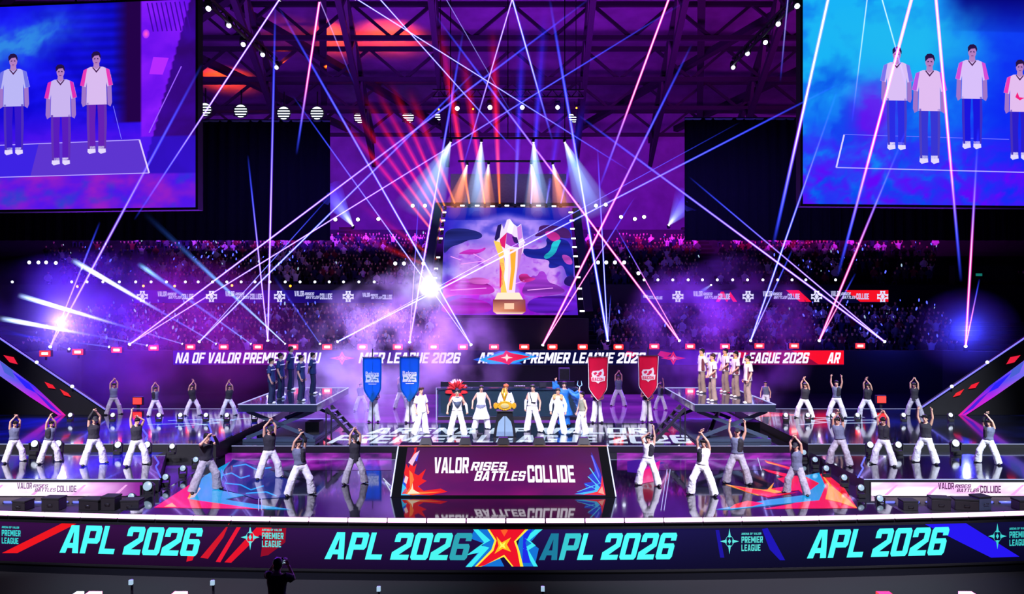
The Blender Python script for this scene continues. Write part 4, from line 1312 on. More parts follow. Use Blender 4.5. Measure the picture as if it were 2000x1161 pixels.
def ex_right(a):
    a.line([(2060, 337), (1632, 331), (1648, 267)], 2, pic((170, 160, 255)), 2)
    a.line([(1648, 267), (1970, 272)], 1.2, pic((110, 110, 255)), 2)
    a.line([(1633, 330), (1648, 268)], 3, pic((215, 205, 255)), 2)
    video_person(a, 1750, 96, 200, (206, 180, 232), (40, 40, 215), (130, 120, 245))
    video_person(a, 1814, 108, 214, (212, 178, 228), (52, 50, 200), (190, 90, 240))
    video_person(a, 1897, 88, 204, (204, 180, 236), (24, 20, 210), (220, 80, 225))
    video_person(a, 1990, 116, 196, (214, 178, 226), (40, 26, 190), (250, 60, 190))
    a.poly([(1980, 190), (1984, 180), (1988, 190), (1998, 191), (1989, 196)], pic((230, 30, 120)), 8)


side_screen('video_screen', 'huge hanging LED screen on the left relaying three white shirted players', -90, 382, 39.2, 37.9, 6, 407.5, paint_left, ex_left, 118, 100)
side_screen('video_screen', 'huge hanging LED screen on the right relaying four white shirted players', 1568, 2090, 37.8, 38.7, -60, 401.5, paint_right, ex_right, 130, 112)

# ------------------------------------------------------------------ black drapes behind the screens
for label, x0, x1, y0, y1 in (('tall black drape hanging behind the left video screen', -160, 645, 236, 470), ('tall black drape hanging behind the right video screen', 1337, 2160, 232, 470)):
    Y = 50.0
    p0 = at(x0, y1, Y); p1 = at(x1, y0, Y)
    t = thing('drape', label, 'drape', ((p0.x + p1.x) / 2, Y, p0.z))
    bm = bmesh.new(); n = 150
    top = []; bot = []
    for i in range(n + 1):
        x = p0.x + (p1.x - p0.x) * i / n
        dy = .12 * math.sin(i * 1.7) + .05 * math.sin(i * .6)
        top.append(bm.verts.new(Vector((x, Y + dy, p1.z)) - t.location)); bot.append(bm.verts.new(Vector((x, Y + dy * 1.2, p0.z)) - t.location))
    for i in range(n): bm.faces.new((bot[i], bot[i + 1], top[i + 1], top[i]))
    bmesh.ops.solidify(bm, geom=bm.faces[:], thickness=.03)
    put('cloth', to_mesh('cloth', bm, True), M['drape'], t)
    bm = bmesh.new(); rod(bm, Vector((p0.x, Y, p1.z)) - t.location, Vector((p1.x, Y, p1.z)) - t.location, .1)
    put('hanging_rail', to_mesh('hanging_rail', bm), M['steel'], t)

# ------------------------------------------------------------------ centre trophy screen and portal
YBs, YTs = 47.6, 50.8
c00, c10 = at(861, 620, YBs), at(1129, 612, YBs)
c00.z = c10.z = (c00.z + c10.z) / 2
c01, c11 = at(869, 406, YTs), at(1113, 406, YTs)
n_ = (c10 - c00).cross(c01 - c00).normalized()
if n_.y > 0: n_ = -n_


def trf(u, v, l): return (c00.lerp(c10, u)).lerp(c01.lerp(c11, u), v) + n_ * (l + .01)


tr = Art(trf, .012)


def U_(px, py):
    v = (616 - py) / (616 - 406.0)
    xl = 861 + 8 * v; xr = 1129 - 16 * v
    return ((px - xl) / (xr - xl), v)


def tpaint(u, v):
    px = 861 + 8 * v + u * (268 - 24 * v); py = 616 - v * 210
    wx = px + 26 * (fbm(px * .018, py * .018, 1, 81) - .5) + 14 * (fbm(px * .05, py * .05, 1, 83) - .5)
    wy = py + 22 * (fbm(px * .02, py * .02, 1, 85) - .5) + 12 * (fbm(px * .06, py * .06, 1, 87) - .5)
    w = fbm(wx * .02, wy * .03, 1, 71); w2 = fbm(wx * .05, wy * .07, 1, 77)
    c = mix((176, 108, 238), (226, 178, 250), w * 1.3 - .15)
    d = math.hypot((px - 992) / 95, (py - 450) / 36)
    if py < 490:
        ring = .5 + .5 * math.sin(d * 8 + w * 5)
        sky = mix((16, 30, 190), (190, 150, 255), max(0, min(1, 1.3 - d * .72)) * (.45 + .55 * ring))
        c = mix(sky, c, max(0, (py - 462) / 28))
    if py < 432: c = mix(c, (14, 26, 170), max(0, min(1, (440 - py) / 16 + (abs(px - 990) - 60) / 80)))
    if py > 540: c = mix(c, (206, 30, 226), max(0, min(1, (py - 540) / 35)) * max(0, min(1, w2 * 2.4 - .75)))
    if py > 575: c = mix(c, (110, 10, 190), max(0, min(1, (py - 575) / 25)) * .75)
    if 470 < py < 560: c = mix(c, (150, 50, 220), max(0, min(.8, w2 * 3 - 1.9)))
    e = max(0, (abs(px - 992) - 90) / 36)
    c = mix(c, (44, 24, 190), min(.8, e) * (.35 + w * .9))
    return pic(c, .9)


def chaikin(pts, n=2):
    for _ in range(n):
        q = []
        for a, b in zip(pts, pts[1:] + pts[:1]):
            q.append((a[0] * .75 + b[0] * .25, a[1] * .75 + b[1] * .25)); q.append((a[0] * .25 + b[0] * .75, a[1] * .25 + b[1] * .75))
        pts = q
    return pts


tr.grid(0, 0, 1, 1, 130, 110, tpaint, 0)


def tp(pts, c, L=1, k=1.0, grad=None):
    if L <= 3 and grad is None:
        pts = chaikin(pts)
        s0 = pts[0][0]
        tr.poly([tuple(max(0.003, min(.997, q)) for q in U_(x, y)) for x, y in pts], None, L,
                grad=[pic(mix(tuple(v * .55 for v in c), tuple(min(255, v * 1.3 + 12) for v in c), fbm(x * .07, y * .07, 1, s0)), k) for x, y in pts])
        return
    tr.poly([tuple(max(0.003, min(.997, q)) for q in U_(x, y)) for x, y in pts], pic(c, k), L, grad=None if grad is None else [pic(g) for g in grad])


# generic key art: dark cloud masses, ruins and streaks
tp([(866, 470), (872, 452), (895, 448), (925, 452), (943, 460), (940, 470), (915, 472), (900, 480), (880, 486), (872, 496), (866, 500)], (26, 30, 110), 1)
tp([(893, 500), (915, 490), (935, 492), (950, 486), (946, 494), (925, 502), (905, 500)], (214, 40, 190), 1)
tp([(1053, 443), (1075, 442), (1100, 446), (1112, 452), (1118, 470), (1095, 468), (1080, 462), (1060, 464), (1042, 466), (1052, 456)], (60, 20, 90), 1)
tp([(1065, 466), (1092, 468), (1118, 478), (1122, 560), (1108, 548), (1100, 520), (1085, 528), (1070, 528), (1075, 512), (1050, 510), (1024, 505), (1020, 488), (1045, 492), (1070, 486)], (22, 30, 150), 2)
tp([(1078, 476), (1098, 470), (1090, 486), (1085, 500), (1068, 512), (1060, 505), (1076, 494)], (30, 180, 240), 3)
tp([(1060, 455), (1085, 455), (1098, 470), (1078, 478)], (225, 40, 150), 3)
tp([(1095, 500), (1115, 505), (1120, 522), (1104, 520)], (200, 70, 220), 3)
tp([(1104, 545), (1122, 540), (1124, 565), (1100, 560)], (40, 20, 120), 3)
tp([(866, 560), (880, 548), (905, 546), (935, 552), (960, 560), (970, 575), (930, 580), (885, 578), (864, 590)], (206, 40, 210), 1)
tp([(912, 548), (940, 545), (960, 552), (948, 560), (920, 558)], (240, 90, 220), 2)
tp([(1020, 565), (1040, 540), (1048, 545), (1055, 532), (1066, 536), (1070, 555), (1090, 560), (1110, 575), (1060, 582), (1020, 580)], (150, 50, 225), 1)
tp([(1012, 540), (1030, 538), (1034, 545), (1050, 548), (1030, 556), (1016, 554)], (230, 40, 150), 2)
tp([(862, 598), (900, 582), (960, 592), (960, 614), (862, 614)], (170, 20, 200), 2, .8)
tp([(1030, 586), (1090, 578), (1127, 585), (1128, 612), (1030, 614)], (90, 20, 190), 2, .8)
for x0, y0, x1, y1 in ((880, 505, 900, 512), (900, 520, 960, 512), (1030, 570, 1080, 566), (880, 570, 950, 566), (925, 500, 960, 520), (1000, 560, 1024, 552)):
    tr.line([U_(x0, y0), U_(x1, y1)], .008, pic((235, 150, 250)), 2)
# the cup: faceted head, twisting stem, round foot
GO = (250, 200, 90)
tp([(966, 478), (972, 448), (980, 440), (984, 452), (990, 432), (996, 430), (1003, 440), (1010, 446), (1018, 440), (1022, 470), (1026, 478), (1012, 490), (978, 490)], (232, 215, 250), 4)
tp([(966, 470), (972, 444), (980, 440), (976, 468), (968, 476)], (34, 24, 90), 5)
tp([(976, 472), (990, 458), (986, 490), (978, 484)], (215, 30, 110), 5)
tp([(990, 458), (1000, 462), (1010, 472), (1014, 488), (998, 486), (988, 480)], (150, 60, 190), 5)
tp([(1000, 466), (1010, 468), (1014, 482), (1004, 478)], (50, 24, 100), 6)
tp([(996, 432), (1004, 442), (1000, 462), (990, 456)], (255, 245, 255), 5)
tp([(1010, 448), (1018, 442), (1021, 468), (1012, 474)], (200, 130, 225), 5)
tp([(964, 474), (978, 478), (984, 500), (986, 530), (984, 545), (990, 575), (978, 575), (980, 535), (974, 505)], GO, 5)
tp([(978, 490), (1012, 490), (1024, 478), (1022, 495), (1012, 515), (1008, 545), (1006, 575), (988, 575), (984, 540), (986, 510)], (240, 215, 245), 4)
tp([(996, 492), (1008, 492), (1006, 530), (1000, 570), (994, 570), (998, 530)], (246, 170, 50), 5)
tp([(984, 492), (994, 494), (992, 540), (990, 572), (985, 550), (988, 520)], (255, 250, 255), 5)
tp([(976, 515), (984, 520), (982, 560), (976, 568)], (226, 40, 90), 5)
tp([(1012, 490), (1022, 482), (1018, 505), (1010, 540)], (190, 120, 190), 5)
tp([(972, 575), (1014, 575), (1022, 588), (966, 588)], (255, 225, 200), 5)
tp([(963, 588), (1026, 588), (1027, 610), (1020, 615), (970, 615), (963, 610)], (250, 225, 225), 6, grad=[(120, 40, 60), (130, 60, 80), (160, 60, 60), (250, 210, 190), (250, 230, 210), (230, 150, 110)])
tp([(985, 595), (1004, 595), (1004, 606), (985, 606)], (255, 200, 170), 7)
ts = thing('trophy_screen', 'flown centre LED screen showing a tall silver and gold trophy', 'screen', (c00 + c10) / 2)
put('picture', tr.mesh('picture', ts.location), M['led_big'], ts)
bm = bmesh.new()
q = [c00, c10, c11, c01]
a_ = [bm.verts.new(p - ts.location) for p in q]; b_ = [bm.verts.new(p - n_ * .4 - ts.location) for p in q]
bm.faces.new(a_); bm.faces.new(b_[::-1])
for i in range(4): bm.faces.new((a_[i], b_[i], b_[(i + 1) % 4], a_[(i + 1) % 4]))
put('cabinet', to_mesh('cabinet', bm), M['black'], ts)
# wash wall above the screen where the cones fall
bk = at(992, 430, 52.5)
bm = bmesh.new(); p0 = at(880, 424, 52); p1 = at(1106, 340, 52); box(bm, (p0.x, 52, p0.z), (p1.x, 52.3, p1.z))
tag(put('backdrop_panel', to_mesh('backdrop_panel', bm), pbr('grey_scrim', (96, 90, 110), .85, noise_amt=.1)), 'grey scrim panel above the trophy screen washed by lamp cones', 'panel')
# portal truss with lamps around the trophy screen
pt = thing('portal_truss', 'black portal truss framing the trophy screen, dotted with lamps', 'truss', at(992, 620, 47.2))
PL = [at(856, 402, 51.0), at(834, 548, 46.9)]; PR = [at(1125, 410, 51.0), at(1150, 612, 46.9)]
for nm, (p, q) in (('post', PL), ('post', PR), ('beam', (PL[0] + Vector((-.2, 0, .1)), PR[0] + Vector((.2, 0, .35))))):
    bm = bmesh.new(); beamrect(bm, p - pt.location, q - pt.location, .5 if nm == 'post' else .2, .4 if nm == 'post' else .2); put(nm, to_mesh(nm, bm), M['black'], pt)
bars = [(903, 402), (932, 402), (962, 403), (990, 402), (1021, 402), (1052, 402), (1082, 403)]
right_bars = [(1115, 415), (1117, 431), (1118, 447), (1120, 466), (1122, 483), (1124, 501), (1128, 521), (1129, 542), (1132, 564), (1134, 584), (1137, 608)]
left_bars = [(868, 415), (866, 431), (863, 448), (861, 466), (856, 503), (852, 525), (850, 543)]


def portal_point(px, py, dy=-.25):
    t = (py - 402) / 210.0
    return at(px, py, 51.0 - 4.1 * max(0, t) + dy)


def lamp_bar(px, py, label, group, w=.28, h=.09, mat='lens_soft', Y=None, name='lamp_bar'):
    p = portal_point(px, py) if Y is None else at(px, py, Y)
    t = thing(name, label, 'lamp', p, 0, group)
    put('housing', box_mesh('housing', (-w / 2 - .03, 0, -h / 2 - .03), (w / 2 + .03, .12, h / 2 + .03)), M['black'], t)
    if w < h * 1.4:
        bm = bmesh.new(); loft(bm, [(0, 0, 0), (0, -.04, 0)], [h * .62, h * .5], seg=14, bulge=.3); put('lens', to_mesh('lens', bm, True), M[mat], t)
    else:
        put('lens', box_mesh('lens', (-w / 2, -.03, -h / 2), (w / 2, 0, h / 2)), M[mat], t)
    return t


for px, py in bars: lamp_bar(px, py, 'small white lamp bar on the top beam of the portal truss', 'portal top lamp bars')
for px, py in left_bars: lamp_bar(px, py, 'small white lamp bar on the left post of the portal truss', 'portal left lamp bars', w=.22)
for px, py in right_bars: lamp_bar(px, py, 'small white lamp bar on the right post of the portal truss', 'portal right lamp bars', mat='lens_soft')


# ------------------------------------------------------------------ lamps with beams
def tube_beam(bm, lay, a, b, ra, rb, stops, seg=10, n=14):
    """open tube a->b; stops = [(t, rgb, strength)] along its length"""
    a, b = Vector(a), Vector(b)
    s, f = frame_of(b - a)
    rings = []
    for i in range(n + 1):
        t = i / n
        p = a.lerp(b, t); r = ra + (rb - ra) * t
        rings.append(([bm.verts.new(p + s * r * math.cos(2 * math.pi * k / seg) + f * r * math.sin(2 * math.pi * k / seg)) for k in range(seg)], t))

    def colr(t):
        for (t0, c0, k0), (t1, c1, k1) in zip(stops[:-1], stops[1:]):
            if t <= t1:
                x = 0 if t1 == t0 else max(0, (t - t0) / (t1 - t0))
                k = k0 + (k1 - k0) * x
                return tuple(v * k for v in lin(mix(c0, c1, x)))
        return tuple(v * stops[-1][2] for v in lin(stops[-1][1]))
    for (r0, t0), (r1, t1) in zip(rings[:-1], rings[1:]):
        c0, c1 = colr(t0), colr(t1)
        for k in range(seg):
            fc = bm.faces.new((r0[k], r0[(k + 1) % seg], r1[(k + 1) % seg], r1[k]))
            fc.smooth = True
            for lp, c in zip(fc.loops, (c0, c0, c1, c1)): lp[lay] = (*c, 1)


def beam_mesh(parts, local):
    bm = bmesh.new()
    lay = bm.loops.layers.float_color.new('Col')
    L = Vector(local)
    for a, b, ra, rb, stops, in parts:
        tube_beam(bm, lay, Vector(a) - L, Vector(b) - L, ra, rb, stops)
    me = bpy.data.meshes.new('light_beam')
    bm.to_mesh(me); bm.free()
    return me


WHITE = (240, 235, 255); BLUE = (40, 60, 255); VIO = (130, 50, 255); MAG = (255, 40, 190)


def laser(a, b, w=5.0, k=1.0, halo=VIO, tail=.0, head=1.0, far_blue=True):
    """white core with a coloured rim; w is the width in photo pixels at the start"""
    ya, yb = a.y, b.y
    ra = w * .5 * ya / F; rb = w * .5 * yb / F
    end = BLUE if far_blue else halo
    core = [(0, WHITE, 1.0 * k * head), (.45, WHITE, .8 * k), (.75, (150, 140, 255), .42 * k), (1, end, tail * k)]
    rim = [(0, halo, .8 * k * head), (.5, halo, .75 * k), (.8, end, .6 * k), (1, end, tail * k)]
    return [(a, b, ra * .5, rb * .5, core), (a, b, ra * 1.0, rb * 1.0, rim)]


HEADM = {}


def moving_head(name, label, p, aim, group=None, mat='lens_white', scale=1.0, cat='stage light', hang=False, beams=None, r=.16):
    """base, yoke, barrel head and lens; p is the lens centre"""
    p = Vector(p); aim = Vector(aim)
    d = (aim - p).normalized()
    t = thing(name, label, cat, p, 0, group)
    s = scale
    if 'base' not in HEADM:
        bm = bmesh.new(); box(bm, (-.17, -.14, -.46), (.17, .14, -.32)); bmesh.ops.bevel(bm, geom=bm.edges[:], offset=.02, segments=2, affect='EDGES'); HEADM['base'] = to_mesh('base', bm)
        bm = bmesh.new(); box(bm, (-.22, -.05, -.33), (.22, .05, -.28)); box(bm, (-.22, -.05, -.3), (-.18, .05, .03)); box(bm, (.18, -.05, -.3), (.22, .05, .03)); HEADM['yoke'] = to_mesh('yoke', bm)
        bm = bmesh.new(); loft(bm, [(0, 0, -.3), (0, 0, -.22), (0, 0, -.05), (0, 0, .0)], [.11, .15, .16, .17], seg=16, bulge=.05); HEADM['head'] = to_mesh('head', bm, True)
        bm = bmesh.new(); loft(bm, [(0, 0, .0), (0, 0, .015)], [.145, .13], seg=16, bulge=.15); HEADM['lens'] = to_mesh('lens', bm, True)
    q = d.to_track_quat('Z', 'Y')
    b = put('base', HEADM['base'], M['black'], t); y = put('yoke', HEADM['yoke'], M['black'], t)
    for o in (b, y):
        o.scale = (s, s, -s if hang else s)
    for nm, mt in (('head', M['black']), ('lens', M[mat])):
        o = put(nm, HEADM[nm], mt, t); o.rotation_mode = 'QUATERNION'; o.rotation_quaternion = q; o.scale = (s, s, s)
        if nm == 'head': o.location = d * -.02 * s
    for bmx in (beams or []):
        put('light_beam', beam_mesh(bmx, p), M['beam'], t)
    return t


# the row of laser heads along the rear stage wall, each throwing a pair of beams
Yr = 44.9
rear = [
    ((98, 678), [((395, 125), 28, 6.5, 1.1), ((195, 434), 38, 4.5, .8)]),
    ((253, 673), [((1155, -5), 30, 5, 1.0), ((1337, 4), 32, 4, .8)]),
    ((389, 668), [((935, 133), 34, 5, 1.0), ((645, 383), 40, 3, .6)]),
    ((523, 666), [((484, 303), 38, 4.5, .8), ((538, 5), 30, 5.5, 1.1)]),
    ((659, 668), [((1640, 163), 34, 5, .95), ((1445, 239), 38, 2.8, .5)]),
    ((800, 669), [((905, 60), 32, 6, 1.0), ((818, 390), 40, 2.8, .6)]),
    ((920, 674), [((543, 12), 30, 6, 1.0), ((570, 185), 36, 3.8, .75)]),
    ((1060, 678), [((1352, 85), 32, 6, 1.0), ((1240, 385), 40, 3.6, .7)]),
    ((1187, 666), [((1167, 288), 40, 4, .8), ((1073, -5), 31, 7.5, 1.1), ((1193, 575), 44, 2.5, .5)]),
    ((1327, 666), [((850, 30), 32, 5.5, 1.0), ((1200, 440), 42, 3.2, .6)]),
    ((1466, 666), [((1635, 178), 32, 5.5, 1.1), ((1548, 487), 40, 4, .7)]),
    ((1600, 666), [((1772, 250), 32, 6, 1.1), ((1671, 534), 41, 4, .6)]),
    ((1728, 668), [((1128, 224), 34, 5.5, 1.0), ((1345, 345), 38, 4, .75)]),
    ((1886, 677), [((1911, 248), 32, 6, 1.1), ((1913, 545), 40, 3.5, .7)]),
]
ordn = ['first', 'second', 'third', 'fourth', 'fifth', 'sixth', 'seventh', 'eighth', 'ninth', 'tenth', 'eleventh', 'twelfth', 'thirteenth', 'fourteenth']
for i, ((px, py), bl) in enumerate(rear):
    Y = Yr if 300 < px < 1700 else 41.5
    p = at(px, py, Y)
    if 300 < px < 1700: p.z = max(p.z, 3.07)
    halo = [VIO, VIO, BLUE, VIO, BLUE, VIO, BLUE, MAG, BLUE, MAG, BLUE, MAG, VIO, MAG][i]
    bs = [laser(p, at(ex, ey, min(Ye, Y - 2)), w, k, halo) for (ex, ey), Ye, w, k in bl]
    lab = '%s laser head from the left on top of the rear stage wall' % ordn[i]
    moving_head('laser_head', lab, p, at(*bl[0][0], min(bl[0][1], Y - 2)), 'laser heads on the rear wall', 'lens_white', .55, beams=bs)

# lasers hung above the picture, shooting down into the hall
top = [((545, 0), 34, (262, 430), 37, 4.5, .8, VIO, 'crossing the left video screen'), ((625, -4), 34, (579, 302), 42, 6, 1.0, MAG, 'dropping steeply in front of the left drape'),
       ((624, 0), 34, (692, 165), 44, 4, .7, VIO, 'slanting and short, right of the left drape'), ((1000, -4), 36, (1080, 278), 46, 6, .95, BLUE, 'steep, just right of the picture middle'),
       ((1001, -4), 36, (903, 330), 46, 4.5, .7, VIO, 'steep, just left of the picture middle'), ((740, -4), 36, (1016, 306), 46, 4, .8, BLUE, 'slanting down to the right across the roof'),
       ((695, -3), 36, (1232, 335), 46, 3.8, .7, BLUE, 'long and shallow across the middle of the roof'), ((1307, -4), 33, (1170, 368), 44, 6, 1.0, MAG, 'slanting down to the left, left of the right drape'),
       ((1618, -4), 31, (1510, 480), 37.6, 8, 1.1, VIO, 'crossing the left edge of the right video screen'), ((1781, -4), 31, (1636, 540), 38.2, 7, 1.1, MAG, 'crossing the two middle players of the right video screen'),
       ((1722, -4), 31, (1771, 170), 36, 5, .8, BLUE, 'short, meeting another beam on the right video screen'), ((1828, -4), 31, (1877, 550), 38.2, 6.5, 1.0, MAG, 'almost upright down the right video screen'),
       ((1539, -4), 32, (1524, 160), 40, 5, .7, BLUE, 'short and blue beside the right video screen'), ((1694, -4), 31, (1664, 240), 36, 5, .45, BLUE, 'faint and pale on the right video screen'),
       ((870, -4), 36, (1010, 240), 46, 3, .35, BLUE, 'faint and blue over the middle of the roof')]
for (px, py), Y0, (ex, ey), Y1, w, k, halo, note in top:
    p = at(px, py, Y0)
    bs = [laser(p, at(ex, ey, Y1), w, k, halo)]
    moving_head('laser_head', 'hanging laser whose beam runs %s' % note, p, at(ex, ey, Y1), 'lasers hung over the stage', 'lens_white', .6, hang=True, beams=bs)


# broad coloured beams from the portal truss
def soft(a, b, wa, wb, c0, c1, k, tail=0.0, mid=None):
    ra, rb = wa * .5 * a.y / F, wb * .5 * b.y / F
    st = [(0, c0, k), (.35, c0 if mid is None else mid, k * .62), (.7, c1, k * .3), (1, c1, tail)]
    return [(a, b, ra, rb, st), (a, b, ra * .45, rb * .45, st)]


ORG = (255, 130, 10); REDB = (255, 18, 30); BLU = (30, 40, 255)
portal = [((889, 399), (800, 180), 'orange'), ((917, 399), (860, 60), 'orange'), ((947, 399), (905, 110), 'orange'), ((976, 399), (962, 60), 'orange'),
          ((1006, 399), (1022, 40), 'blue'), ((1037, 399), (1064, 20), 'blue'), ((1067, 399), (1100, 190), 'blue'), ((1095, 399), (1142, 200), 'blue'),
          ((869, 404), (765, 165), 'orange'), ((867, 418), (735, 175), 'orange'), ((864, 436), (712, 190), 'orange'), ((862, 452), (690, 215), 'orange'), ((859, 469), (668, 235), 'orange'),
          ((854, 508), (690, 390), 'orange'), ((851, 528), (660, 440), 'orange')]
names_top = ['first', 'second', 'third', 'fourth', 'fifth', 'sixth', 'seventh', 'eighth']
for i, (s_, e_, kind) in enumerate(portal):
    p = portal_point(*s_, dy=-.35)
    q = at(*e_, 58)
    if kind == 'orange':
        bs = soft(p, q, 5, 30 if i < 4 else 24, ORG, REDB, 1.0, 0.0, (255, 40, 20))
        if i >= 13: bs = soft(p, q, 5, 34, (255, 90, 20), REDB, .5, .0, (255, 30, 20))
    else:
        bs = soft(p, q, 4, 32, (150, 140, 255), BLU, .8, 0.0, (50, 50, 255))
    side = ('%s lamp from the left on top of the portal truss, %s beam' % (names_top[i], 'red orange' if kind == 'orange' else 'blue')) if i < 8 else ('%s lamp from the top on the left portal truss post, red beam' % names_top[i - 8])
    t = moving_head('colour_lamp', side, p, q, 'portal beam lamps', 'lens_orange' if kind == 'orange' else 'lens_blue', .5, beams=[bs])
    for c in t.children:
        if c.name.startswith('light_beam'): c.data.materials[0] = M['beam_soft']

# white and amber cones pouring down above the trophy screen
cones = [((880, 278), (815, 425), 120, (130, 170, 235), 'white cone, outermost on the left'), ((940, 278), (930, 425), 72, (150, 185, 235), 'white cone, left of the middle'), ((1042, 278), (1052, 425), 72, (140, 180, 235), 'white cone, right of the middle'),
         ((1103, 278), (1165, 425), 90, (130, 170, 235), 'white cone, outermost on the right'), ((912, 323), (884, 430), 62, (226, 130, 80), 'amber cone, outermost on the left'), ((954, 322), (946, 430), 60, (226, 130, 80), 'amber cone, left of the middle'),
         ((1038, 322), (1050, 430), 60, (226, 140, 90), 'amber cone, right of the middle'), ((1080, 322), (1106, 430), 62, (226, 130, 80), 'amber cone, outermost on the right')]
rg = thing('lighting_truss', 'dark lighting bar flown above the trophy screen carrying cone lamps', 'truss', at(992, 272, 50))
for nm, (x0, x1, yy, Y) in (('upper_chord', (860, 1125, 270, 50)), ('lower_chord', (895, 1095, 315, 50.6))):
    bm = bmesh.new(); rod(bm, at(x0, yy, Y) - rg.location, at(x1, yy, Y) - rg.location, .07, 8); put(nm, to_mesh(nm, bm), M['truss'], rg)
bm = bmesh.new()
for x in (880, 992, 1103): rod(bm, at(x, 270, 50) - rg.location, at(x, 270, 50) + Vector((0, 0, 14)) - rg.location, .03)
put('hanging_cable', to_mesh('hanging_cable', bm), M['truss'], rg)
for s_, e_, w, c, note in cones:
    p = at(*s_, 49.8 if s_[1] < 300 else 50.4); q = at(*e_, 50.2 if s_[1] < 300 else 50.9)
    ra, rb = 3 * .5 * p.y / F, w * .5 * q.y / F
    st = [(0, (240, 245, 255), .9), (.25, c, .5), (.6, c, .28), (1, c, .0)]
    moving_head('cone_lamp', 'flown lamp over the trophy screen throwing a %s' % note, p, q, 'cone lamps', 'lens_white', .5, hang=True, beams=[[(p, q, ra, rb, st), (p, q, ra * .5, rb * .5, st)]])
# flown truss with round white lamps higher up
ft = thing('lighting_truss', 'upper flown lighting truss with round white lamps under the roof', 'truss', at(992, 180, 58))
for nm, yy in (('upper_chord', 176), ('lower_chord', 190)):
    bm = bmesh.new(); rod(bm, at(845, yy, 58) - ft.location, at(1140, yy, 58) - ft.location, .08, 8); put(nm, to_mesh(nm, bm), M['truss'], ft)
bm = bmesh.new()
for i in range(24):
    x0 = 845 + i * 12.3; rod(bm, at(x0, 176 if i % 2 else 190, 58) - ft.location, at(x0 + 12.3, 190 if i % 2 else 176, 58) - ft.location, .04)
put('lacing', to_mesh('lacing', bm), M['truss'], ft)
bm = bmesh.new()
for x in (860, 992, 1125): rod(bm, at(x, 176, 58) - ft.location, at(x, 176, 58) + Vector((0, 0, 13)) - ft.location, .03)
put('hanging_cable', to_mesh('hanging_cable', bm), M['truss'], ft)
for px, py, s, note in ((893, 212, 1.1, 'far left'), (957, 210, 1.15, 'middle left'), (1020, 210, 1.1, 'middle right'), (1089, 210, 1.05, 'far right')):
    moving_head('round_lamp', 'round white lamp hanging from the upper flown truss, %s of four' % note, at(px, py, 57.6), at(px, py + 60, 30), 'round lamps on the upper truss', 'lens_white', s, hang=True)
for px, py, note in ((857, 214, 'at its left end'), (924, 213, 'between two white ones'), (1126, 211, 'at its right end')):
    moving_head('small_lamp', 'small amber lamp on the upper flown truss %s' % note, at(px, py, 57.6), at(px, py + 60, 30), 'small amber lamps', 'lens_orange', .45, hang=True)

# louvred floodlights along the roof line
for k, (px, py) in enumerate(((400, 214), (470, 217), (554, 221), (619, 221), (703, 229), (797, 229), (861, 228), (1122, 228))):
    p = at(px, py, 49.2 if px < 650 else 95)
    s = 1.0 if px < 650 else 1.75
    t = thing('flood_light', 'white louvred floodlight under the roof, %s from the left' % ['first', 'second', 'third', 'fourth', 'fifth', 'sixth', 'seventh', 'eighth'][k], 'floodlight', p, 0, 'louvred floodlights')
    bm = bmesh.new(); loft(bm, [(0, .25, 0), (0, .05, 0)], [.3 * s, .46 * s], seg=18, bulge=.05); put('housing', to_mesh('housing', bm), M['black'], t)
    bm = bmesh.new(); bmesh.ops.create_circle(bm, cap_ends=True, segments=24, radius=.4 * s, matrix=Matrix.Rotation(math.pi / 2, 4, 'X')); put('lens', to_mesh('lens', bm), M['spot_window'], t, loc=(0, .0, 0))
    bm = bmesh.new()
    for zz in (-.30, -.13, .04, .21): box(bm, (-.42 * s, -.1, zz * s - .05 * s), (.42 * s, -.02, zz * s + .035 * s))
    put('louvre', to_mesh('louvre', bm), M['black'], t)
    put('mounting_arm', box_mesh('mounting_arm', (-.03, .1, .3 * s), (.03, .2, 1.4 * s)), M['steel'], t)

# diagonal rows of lamps running up toward the camera on both sides
for side, lst in (('left', ((407, 17), (447, 50), (475, 87), (513, 107), (540, 132))), ('right', ((1557, 12), (1520, 47), (1495, 83), (1460, 105), (1432, 132)))):
    A, B = at(*lst[0], 36), at(*lst[-1], 47)
    t = thing('side_truss', 'dark slanting lighting truss under the roof on the %s' % side, 'truss', A)
    for nm, off in (('upper_chord', .55), ('lower_chord', .2)):
        bm = bmesh.new(); rod(bm, Vector((0, 0, off)), B - A + Vector((0, 0, off)), .09, 8); put(nm, to_mesh(nm, bm), M['truss'], t)
    bm = bmesh.new()
    for i in range(16): rod(bm, (B - A) * (i / 16) + Vector((0, 0, .55 if i % 2 else .2)), (B - A) * ((i + 1) / 16) + Vector((0, 0, .2 if i % 2 else .55)), .04)
    put('lacing', to_mesh('lacing', bm), M['truss'], t)
    for j, (px, py) in enumerate(lst):
        Y = 36 + 11 * j / 4
        p = at(px, py, Y)
        moving_head('hanging_lamp', 'small white lamp on the slanting %s truss, %s from its near end' % (side, ['first', 'second', 'third', 'fourth', 'fifth'][j]), p, p + Vector((0, -1, -.6)), 'lamps on the %s slanting truss' % side, 'lens_soft', .85, hang=True)
# paired fan lamps beside the drapes
for px, py, ex, ey, side in ((689, 441, 640, 372, 'left'), (1306, 440, 1345, 388, 'right')):
    p = at(px, py, 52); q = at(ex, ey, 50.5)
    st = [(0, (235, 240, 255), 1.1), (.3, (110, 130, 255), .7), (1, (60, 50, 255), .25)]
    moving_head('fan_lamp', 'lamp beside the %s drape throwing a wide bluish fan' % side, p, q, 'fan lamps', 'lens_white', .5, beams=[[(p, q, .05, 1.1, st), (p, q, .03, .5, st)]])

# ------------------------------------------------------------------ LED ribbons
rb = Art(lambda u, v, l: at(u, v, 44.56 - l), .012)


